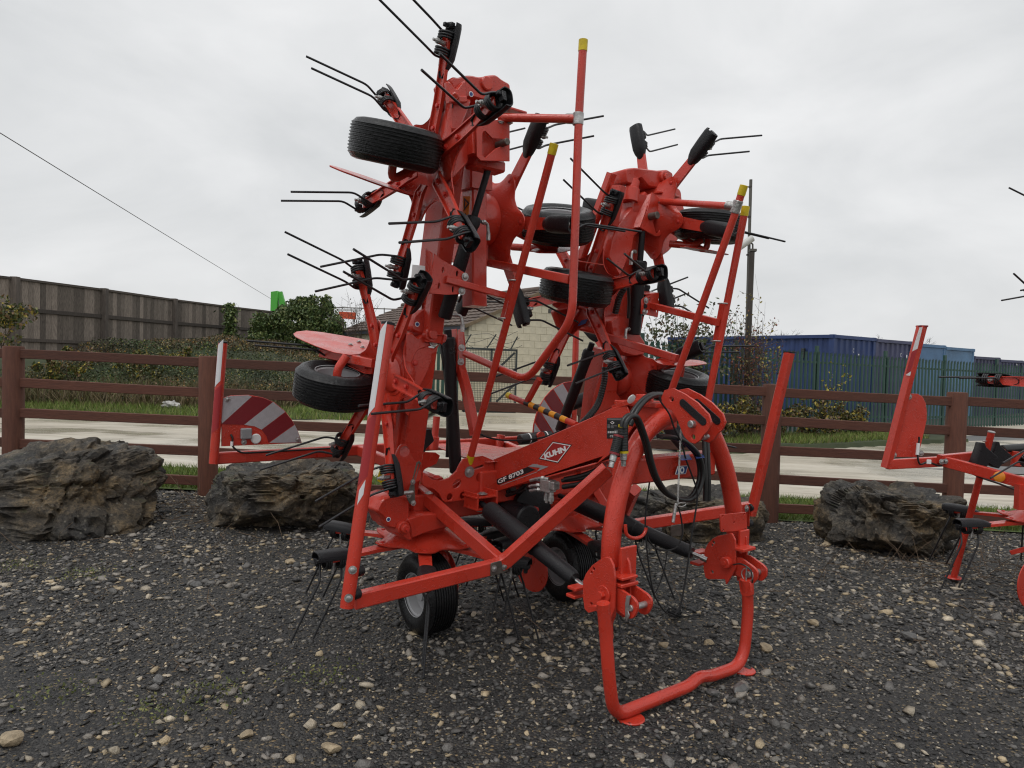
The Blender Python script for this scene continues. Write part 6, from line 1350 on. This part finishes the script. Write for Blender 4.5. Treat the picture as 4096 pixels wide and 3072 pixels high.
# right frame and post
fr1 = M(.378, .50, .53); fr0 = M(.95, 1.10, .70); fr2 = atl(Z6(1075, 700), .34)
mb = MB(); beam(mb, [fr0, fr1, atl(Z6(1060, 760), .30)], .055, .07, up=ZZ, bend=.05, b=.006); fr_ = mb.build('deflector_frame', RED, TED, 30)
mb = MB(); beam(mb, [M(.05, .66, .80), atl(Z6(800, 760), .60), fr1], .055, .07, up=ZZ, b=.006); mb.build('deflector_brace', RED, fr_, 30)
q = atl(Z6(1345, 1030), .46); plate('joint_plate', [q-ML*.05-ZZ*.035, q+ML*.04-ZZ*.03, q+ML*.04+ZZ*.035, q-ML*.05+ZZ*.03], [], .006, DSTEEL, fr_, n=MF-ML*.4, round_=.01)
pq0, pq1 = atl(Z6(1830, 930), 1.08), atl(OV(1705, 762), 1.16)
mb = MB(); beam(mb, [pq0, pq1], .055, .05, up=MF, b=.008); mp2 = mb.build('marker_post', RED, TED, 30)
mb = MB(); d2 = nrm(pq1-pq0); boxm(mb, pq1+d2*.004, MF*.025, ML*.028, d2*.004, .002); mb.build('post_cap', BLK, mp2, 30)
mb = MB(); p = atl(Z6(1812, 930), 1.05); plate('post_bracket', [atl(Z6(*q), 1.04) for q in ((1785, 900), (1800, 868), (1825, 868), (1835, 910), (1830, 1000), (1805, 1005))], [], .02, RED, mp2, n=MF, round_=.008)
bolts([atl(Z6(1803, 885), 1.03)], MF, mp2, STEEL, .014)
for q in ((1828, 880), (1812, 985)):
    mb = MB(); p = atl(Z6(*q), 1.06); cyl(mb, p-ML*.01, p+ML*.03, .024, 14, .005); mb.build('rubber_mount', BLK, mp2, 40)

# ---- rear lighting bar with warning panels
RZ = .945
mb = MB(); beam(mb, [M(-1.0, -1.56, RZ-.02), M(-1.0, 1.56, RZ-.02)], .05, .07, up=ZZ, b=.006); rb = mb.build('lighting_bar', RED, TED, 30)
for l in (-.62, .55):
    mb = MB(); beam(mb, [M(-1.0, l, RZ-.02), M(-.1, l*.85, .82)], .05, .07, up=ZZ, b=.006); mb.build('rear_frame_bar', RED, TED, 30)
def atr(q): return atf(q, -.96)
def warning_panel(sgn):
    tr = (lambda p: p) if sgn < 0 else (lambda p: p-2*((p-MO)@ML)*ML)
    arc = [A1(1130, 1130), A1(1130, 885), A1(1180, 870), A1(1270, 867), A1(1340, 880), A1(1400, 905), A1(1450, 945), A1(1490, 995), A1(1520, 1050), A1(1540, 1112)]
    P = [tr(atr(q)) for q in arc]; o = plate('warning_panel', P, [], .008, RED, TED, n=MF)
    def strip(qs, mt): plate('panel_stripe', [tr(atf(q, -.9545)) for q in qs], [], .0015, mt, o, n=MF, bev=.0001)
    strip([A1(1132, 887), A1(1180, 872), A1(1268, 869), A1(1285, 876), A1(1132, 1015)], WHR)
    strip([A1(1132, 1017), A1(1287, 876), A1(1340, 882), A1(1392, 903), A1(1245, 1020), A1(1200, 1018)], DRED)
    strip([A1(1247, 1020), A1(1394, 904), A1(1448, 946), A1(1455, 955), A1(1335, 1045), A1(1300, 1028)], WHR)
    strip([A1(1337, 1046), A1(1457, 957), A1(1488, 996), A1(1502, 1018), A1(1370, 1110), A1(1362, 1080)], DRED)
    strip([A1(1375, 1112), A1(1505, 1020), A1(1520, 1052), A1(1538, 1110)], WHR)
    mb = MB(); lp_ = tr(atf(A1(1252, 1064), -.955)); boxm(mb, lp_+MF*.016, ML*.033, MF*.016, ZZ*.034, .008); la = mb.build('front_lamp', LENS, o, 35)
    mb = MB(); rp = tr(atf(A1(1306, 1091), -.955)); lathe(mb, [(.031, 0), (.031, .006), (.026, .010)], rp, MF, 26); mb.build('round_reflector', WHT, o, 35)
    bolts([tr(atf(A1(x, y), -.954)) for x, y in ((1162, 890), (1520, 1095), (1245, 1108))], MF, o, STEEL, .011)
    mb = MB(); tube(mb, [tr(atf(A1(1178, 1070), -.95)), tr(atf(A1(1188, 1085), -.94)), tr(atf(A1(1183, 1130), -.945)), tr(atf(A1(1230, 1165), -.945)), tr(atf(A1(1330, 1160), -.955)), tr(atf(A1(1690, 1140), -.96))], .006, bend=.03, n=7); mb.build('lamp_cable', HOSE, o, 60)
    mb = MB(); cyl(mb, tr(atf(A1(1184, 1105), -.945)), tr(atf(A1(1183, 1128), -.945)), .009, 10); mb.build('cable_plug', WHT, o, 40)
    a, b = tr(atr(A1(1090, 1218))), tr(atr(A1(1138, 600))); mb = MB(); tube(mb, [a, b], .027, n=14); po = mb.build('marker_post', RED, TED, 40)
    dd = nrm(b-a); h = np.linalg.norm(b-a); mb = MB(); lathe(mb, [(.028, -.004), (.028, .005), (.02, .008)], b, dd, 14); mb.build('post_cap', BLK, po, 40)
    wrap(po, a, dd, .027, h-.27, h-.02, -1.4, -.2, WHS, 'reflective_strip', MF, .04); wrap(po, a, dd, .027, h-.55, h-.29, -1.4, .2, RDS, 'reflective_strip', MF, .04)
    return o
warning_panel(-1)
wp = None
# right panel: traced where it shows through the machine, its stripes mirrored
def warn_right():
    ctr = M(-.96, 1.02, RZ+.02); R_ = .40; ar_ = [ctr+ML*.36*0+(-ML*math.cos(t)*.42+ZZ*math.sin(t)*.44) for t in np.linspace(0, math.pi/2, 9)]
    P = ar_+[ctr+ML*.0]; P = [p+ML*.28 for p in P]; o = plate('warning_panel', P, [], .008, RED, TED, n=MF)
    b0 = P[-1]; F1 = lambda x, z: b0-ML*x+ZZ*z+MF*.006
    def clip(qs, mt): plate('panel_stripe', [F1(*q) for q in qs], [], .0015, mt, o, n=MF, bev=.0001)
    clip([(.41, .01), (.40, .10), (.33, .02), (.325, .01)], WHR); clip([(.395, .12), (.365, .20), (.20, .01), (.31, .01)], DRED)
    clip([(.36, .215), (.31, .29), (.06, .01), (.19, .01)], WHR); clip([(.30, .30), (.22, .37), (.0, .11), (.0, .02), (.05, .01)], DRED); clip([(.21, .375), (.11, .42), (.0, .28), (.0, .13)], WHR); clip([(.1, .425), (.0, .435), (.0, .3)], DRED)
    a = b0+ML*.03-ZZ*.05; mb = MB(); tube(mb, [a, a+ZZ*.95], .027, n=14); po = mb.build('marker_post', RED, TED, 40)
warn_right()
# pegs, rubber stop, rest wedge
for q0, q1, l in ((B3(960, 1150), B3(925, 1520), -.35),):
    mb = MB(); a, b = atf(q0, -.75), atf(q1, -.75); tube(mb, [a, b], .024, n=14); pg = mb.build('parking_peg', RED, TED, 40)
    mb = MB(); cyl(mb, a+(b-a)*.6, b, .032, 16, .003); mb.build('peg_socket', RED, pg, 35)
mb = MB(); a, b = atf(B5(565, 245), -.85), atf(B5(545, 385), -.85); cyl(mb, a, b, .032, 16, .003); mb.build('peg_socket', RED, TED, 35)
a, b = atf(B5(770, 300), -.9), atf(B5(1110, 255), -.9); mb = MB(); cyl(mb, a, b, .042, 20, .006); rbs = mb.build('rubber_stop', HOSE, TED, 35)
for t in (.25, .8):
    mb = MB(); p = a+(b-a)*t; d = nrm(b-a); lathe(mb, [(.0428, 0), (.0428, .012)], p, d, 20, caps=False); mb.build('white_band', WHT, rbs, 40)
plate('stop_bracket', [atf(B5(x, y), -.86) for x, y in ((965, 320), (960, 240), (990, 212), (1030, 215), (1045, 250), (1040, 320))], [], .02, RED, TED, n=MF, round_=.01)
wd = [B3(700, 1290), B3(850, 1285), B3(890, 1410), B3(800, 1500), B3(770, 1600), B3(720, 1640), B3(670, 1500)]
plate('support_wedge', [atf(q, -.30) for q in wd], [], .09, BLK, TED, n=MF, round_=.006)
mb = MB(); boxm(mb, atf(B3(755, 1262), -.30), ML*.02, MF*.03, ZZ*.015, .004); mb.build('wedge_tab', BLK, TED, 30)
plate('rear_sheet', [M(-.95, -.1, .93), M(-.4, -.2, .95), M(-.4, .3, .95), M(-.95, .25, .93)], [], .008, RED, TED, n=ZZ)
# parking lock strap
ls = [B4(875, 275), B4(905, 258), B4(922, 280), B4(850, 500), B4(858, 720), B4(840, 750), B4(800, 735), B4(770, 680), B4(765, 640), B4(820, 490)]
slot = [B4(888, 295), B4(903, 285), B4(908, 300), B4(855, 470), B4(840, 465)]
lk_ = plate('lock_strap', [atf(q, .12) for q in ls], [[atf(q, .12) for q in slot]], .006, DSTEEL, TED, n=MF, round_=.004)
bolts([atf(B4(832, 492), .124), atf(B4(787, 640), .124), atf(B4(838, 725), .124)], MF, lk_, STEEL, .010)
mb = MB(); a = atf(B4(740, 615), .13); cyl(mb, a-ML*.03, a+ML*.05, .012, 12); mb.build('lock_spindle', STEEL, lk_, 35)
bolts([atf(B4(1010, 618), .10)], ZZ, fr, STEEL, .015)
# yellow warning label at the tower foot
plate('warning_sticker', [atf(q, .062) for q in (B4(450, 420), B4(470, 345), B4(540, 540), B4(440, 480))], [], .002, YEL, TED, n=MF, bev=.0003)

# ---- hoses, couplings, ropes at the headstock
def ath2(*q): return atf(Z6(*q), 1.29)
def hose(pts, r, name='hydraulic_hose', mt=None, n=9):
    mb = MB(); tube(mb, smooth_path(pts, 5), r, n=n); return mb.build(name, mt or HOSE, TED, 60)
for k, (dx, dy, df) in enumerate(((0, 0, 0), (22, 6, .02))):
    f_ = lambda x, y, f=1.26: atf(Z6(x+dx, y+dy), f+df)
    hose([f_(975, 345), f_(985, 300), f_(1020, 268), f_(1060, 280), f_(1095, 360), f_(1130, 470), f_(1155, 580), f_(1195, 690), f_(1260, 780), f_(1350, 822), f_(1430, 810), f_(1480, 720), f_(1490, 620), f_(1460, 520), f_(1380, 440), f_(1300, 412), f_(1215, 405)], .0115)
    hose([f_(1010, 330, 1.2), f_(1050, 240, 1.2), f_(1110, 165, 1.18), f_(1170, 130, 1.16), f_(1235, 125, 1.14)], .0115)
for dx in (0, 22): hose([atf(Z6(1520+dx, 440), 1.24), atf(Z6(1525+dx, 560), 1.26), atf(Z6(1530+dx, 700), 1.27), atf(Z6(1528+dx, 835), 1.27)], .0115)
for (x0, y0, x1, y1, band) in ((985, 330, 985, 510, YEL), (955, 400, 925, 520, DRED)):
    a, b = atf(Z6(x0, y0), 1.24), atf(Z6(x1, y1), 1.24); d = nrm(b-a); h = np.linalg.norm(b-a); mb = MB()
    pr = [(.020, 0)]
    for i in range(9): pr += [(.0225, h*(.08+.1*i)), (.0225, h*(.14+.1*i)), (.0205, h*(.15+.1*i))]
    lathe(mb, pr, a, d, 16); gr = mb.build('coupling_grip', HOSE, TED, 35)
    for t in (.0, .96):
        mb = MB(); lathe(mb, [(.0235, h*t), (.0235, h*t+.010)], a, d, 16); mb.build('grip_ring', band, gr, 35)
    mb = MB(); lathe(mb, [(.014, h), (.016, h+.01), (.016, h+.035), (.012, h+.04), (.012, h+.065)], a, d, 12); mb.build('quick_coupler', STEEL, gr, 35)
rope = mat('black_cord', (.012, .012, .013), rough=.8, bump=.4, bscale=400)
hose([atf(Z6(*q), 1.30) for q in ((1225, 140), (1235, 180), (1290, 260), (1325, 360), (1370, 450), (1400, 560), (1445, 680), (1475, 780), (1465, 900), (1440, 1050), (1420, 1200), (1390, 1400), (1360, 1540), (1325, 1590))], .0045, 'cord', rope, 6)
hose([atf(Z6(*q), 1.18) for q in ((1180, 580), (1160, 700), (1140, 850), (1130, 1000), (1145, 1200), (1170, 1380), (1200, 1480), (1260, 1570), (1320, 1600))], .0042, 'cord', rope, 6)
hose([atf(Z6(*q), 1.25) for q in ((1345, 860), (1370, 960), (1375, 1060), (1340, 1140), (1270, 1165), (1200, 1150), (1150, 1090), (1140, 1000))], .0042, 'cord', rope, 6)
hose([atf(Z6(*q), 1.20) for q in ((1275, 1170), (1255, 1300), (1210, 1420), (1190, 1450))], .0030, 'cord', rope, 6)
hose([atz(Z6(*q), .012) for q in ((1320, 1600), (1350, 1605), (1420, 1600), (1520, 1590))], .0042, 'cord', rope, 6)
kp = atz(Z6(1322, 1595), .02); mb = MB(); pts = [kp+np.array([.035*math.cos(7*t)*(1+.3*math.sin(3*t)), .03*math.sin(5*t), .018+.016*math.sin(8*t)]) for t in np.linspace(0, 2*math.pi, 70)]; tube(mb, pts, .0045, n=6); mb.build('cord_knot', rope, TED, 60)
# chain with retaining pin
a, b = atf(Z6(1365, 375), 1.30), atf(Z6(1345, 850), 1.30); nlk = 44; cm = None
ch = MB()
for i in range(nlk):
    p = a+(b-a)*(i/(nlk-1)); d = nrm(b-a); x = MF if i % 2 else ML
    pts = [p+.011*math.cos(t)*d+.0048*math.sin(t)*x for t in np.linspace(0, 2*math.pi, 9)]; tube(ch, pts, .0014, n=4)
ch.build('pin_chain', STEEL, TED, 60)
mb = MB(); cyl(mb, b+ML*-.012, b-ZZ*.09-ML*.03, .008, 12, .002); x = nrm(ML); pts = [b+ML*.03-ZZ*.01+.032*math.cos(t)*ML+.010*math.sin(t)*ZZ for t in np.linspace(0, 2*math.pi, 16)]; tube(mb, pts, .0025, n=5); mb.build('retaining_pin', STEEL, TED, 40)
hose([atf(Z6(*q), -.0) for q in ((30, 390), (90, 415), (180, 432), (300, 433), (420, 420), (500, 400), (560, 370))], .006, 'pull_cord', rope, 6)
mb = MB(); lathe(mb, [(.012, 0), (.024, .002), (.024, .005), (.012, .007)], atf(Z6(1035, 158), 1.15), MF-.5*ZZ, 16); mb.build('toggle', WHT, TED, 40)
# ================================================================ second tedder, mostly out of view on the right
T2 = empty('hay_tedder', (3.9, 4.9, 0)); tag(T2, 'second red tedder with plain red marker panel, amber reflector and round jack leg', 'hay tedder')
def phase(a, d):
    a = nrm(a); x = nrm(np.cross(ZZ, a)) if abs(a[2]) < .9 else nrm(np.cross(MF, a)); y = np.cross(a, x); return math.atan2(d@y, d@x)
rotor(np.array([3.72, 4.87, .565]), -ZZ, phase(-ZZ, np.array([-.995, -.09, 0])), T2)
axu = nrm(-ML+.06*ZZ); rotor(np.array([3.76, 4.58, 1.50]), axu, phase(axu, -MF+.02*ZZ), T2)
rotor(np.array([4.14, 4.7, 2.42]), axu, phase(axu, -MF*.87+ZZ*.5), T2)
P5 = 5.15
def ay(x, y, d=P5): return aty(A7(x, y), d)
pa, pb_ = ay(345, 1330), ay(682, 12); mb = MB(); beam(mb, [pa-nrm(pb_-pa)*.02, pb_], .055, .055, up=np.array([.35, -.94, 0]), b=.006); po = mb.build('marker_post', RED, T2, 30)
mb = MB(); boxm(mb, pb_, np.array([.03, .0, 0]), np.array([0, .03, 0]), ZZ*.006, .002); mb.build('post_cap', DRED, po, 30)
wp_ = [(545, 650), (640, 652), (685, 680), (715, 740), (727, 820), (725, 900), (700, 1010), (665, 1160), (635, 1250), (400, 1250)]
pn = plate('marker_panel', [ay(*q) for q in wp_], [], .008, RED, T2, n=np.array([0, -1., 0]))
for q in ((556, 680), (412, 1230), (668, 1215)): bolts([ay(*q)-np.array([0, .006, 0])], np.array([0, -1., 0]), pn, STEEL, .013)
nf = np.array([.35, -.94, 0]); 
plate('reflective_strip', [ay(*q, P5-.034) for q in ((660, 22), (688, 22), (640, 225), (588, 250), (600, 215))], [], .002, WHS, po, n=np.array([0, -1., 0]), bev=.0003)
plate('reflective_strip', [ay(*q, P5-.034) for q in ((640, 230), (584, 256), (532, 460), (575, 440))], [], .002, RDS, po, n=np.array([0, -1., 0]), bev=.0003)
plate('reflective_strip', [ay(*q, P5-.034) for q in ((578, 440), (570, 482), (526, 475))], [], .002, WHS, po, n=np.array([0, -1., 0]), bev=.0003)
mb = MB(); beam(mb, [ay(350, 1322), ay(885, 1292)], .05, .07); mb.build('lighting_bar', RED, T2, 30)
mb = MB(); beam(mb, [ay(850, 1272, 5.1), ay(1660, 1195, 5.3), ay(2000, 1165, 5.4)], .05, .06); mb.build('rear_frame_bar', RED, T2, 30)
mb = MB(); beam(mb, [ay(870, 1285, 5.12), ay(1660, 1500, 4.7), ay(2000, 1590, 4.5)], .05, .075); b2 = mb.build('rear_frame_bar', RED, T2, 30)
mb = MB(); p = ay(1413, 1438, 4.78); lathe(mb, [(.036, 0), (.036, .008), (.03, .012)], p, np.array([-.25, -1, 0]), 24); mb.build('round_reflector', ORG, b2, 35)
bolts([ay(870, 1296, 5.07), ay(910, 1292, 5.07)], np.array([0, -1., 0]), b2, STEEL, .013)
for dx, dy, d in ((0, 0, 5.0), (135, -10, 5.1)):
    plate('support_wedge', [ay(x+dx, y+dy, d) for x, y in ((1155, 1320), (1215, 1150), (1225, 1110), (1248, 1115), (1255, 1150), (1372, 1250), (1290, 1300), (1240, 1365))], [], .08, BLK, T2, n=np.array([0, -1., 0]), round_=.006)
mb = MB(); cyl(mb, ay(1440, 1180, 5.25), ay(1900, 1150, 5.35), .034, 18, .006); mb.build('rubber_stop', HOSE, T2, 35)
a, b = ay(1342, 1015, 5.05), atz(A3(1192, 1182), .01); mb = MB(); tube(mb, [b, a], .023, n=14); lg_ = mb.build('jack_leg', RED, T2, 40)
mb = MB(); lathe(mb, [(.055, 0), (.057, .004), (.053, .01)], b, ZZ, 20); mb.build('leg_foot', RED, lg_, 35)
mb = MB(); lathe(mb, [(.024, -.002), (.024, .004), (.01, .006)], a, nrm(a-b), 14); mb.build('leg_cap', STEEL, lg_, 35)
mb = MB(); p = a+(b-a)*.06; cyl(mb, p-np.array([.045, 0, 0]), p+np.array([.045, 0, 0]), .005, 8); mb.build('leg_pin', STEEL, lg_, 35)
mb = MB(); cyl(mb, ay(1590, 1200, 5.2), ay(1570, 1335, 5.2), .035, 16, .003); mb.build('peg_socket', RED, T2, 35)
mb = MB(); beam(mb, [aty(A3(1640, 560), 4.7), aty(A3(1632, 725), 4.7)], .055, .055, up=np.array([0, 1., 0])); mb.build('upright', RED, T2, 30)
mb = MB(); P = [ay(*q, 5.1) for q in ((655, 1060), (655, 1100), (640, 1170), (640, 1240), (665, 1320), (740, 1300), (850, 1335), (1000, 1320), (1200, 1430), (1400, 1500), (1560, 1560))]
tube(mb, smooth_path(P, 4), .007, n=7); mb.build('lamp_cable', HOSE, pn, 60)
mb = MB(); cyl(mb, ay(648, 1120, 5.1), ay(638, 1230, 5.1), .012, 10); mb.build('cable_plug', WHT, pn, 40)
for q, s in (((748, 1298), 1), ((1016, 1320), 1)):
    mb = MB(); boxm(mb, ay(*q, 5.09), np.array([.016, 0, 0]), np.array([0, .006, 0]), ZZ*.016, .003); mb.build('cable_clip', WHT, pn, 30)
ang2 = [i*2*math.pi/28 for i in range(28)]
pc = aty(A3(1720, 1215), 4.6); plate('deflector_plate', [pc+.17*math.cos(t)*np.array([.9, .4, 0])+.17*math.sin(t)*ZZ for t in ang2], [], .006, RED, T2)
plate('deflector_plate', [aty(A3(*q), 4.8) for q in ((1562, 1000), (1575, 1028), (1700, 1000), (1690, 965))], [], .006, RED, T2)
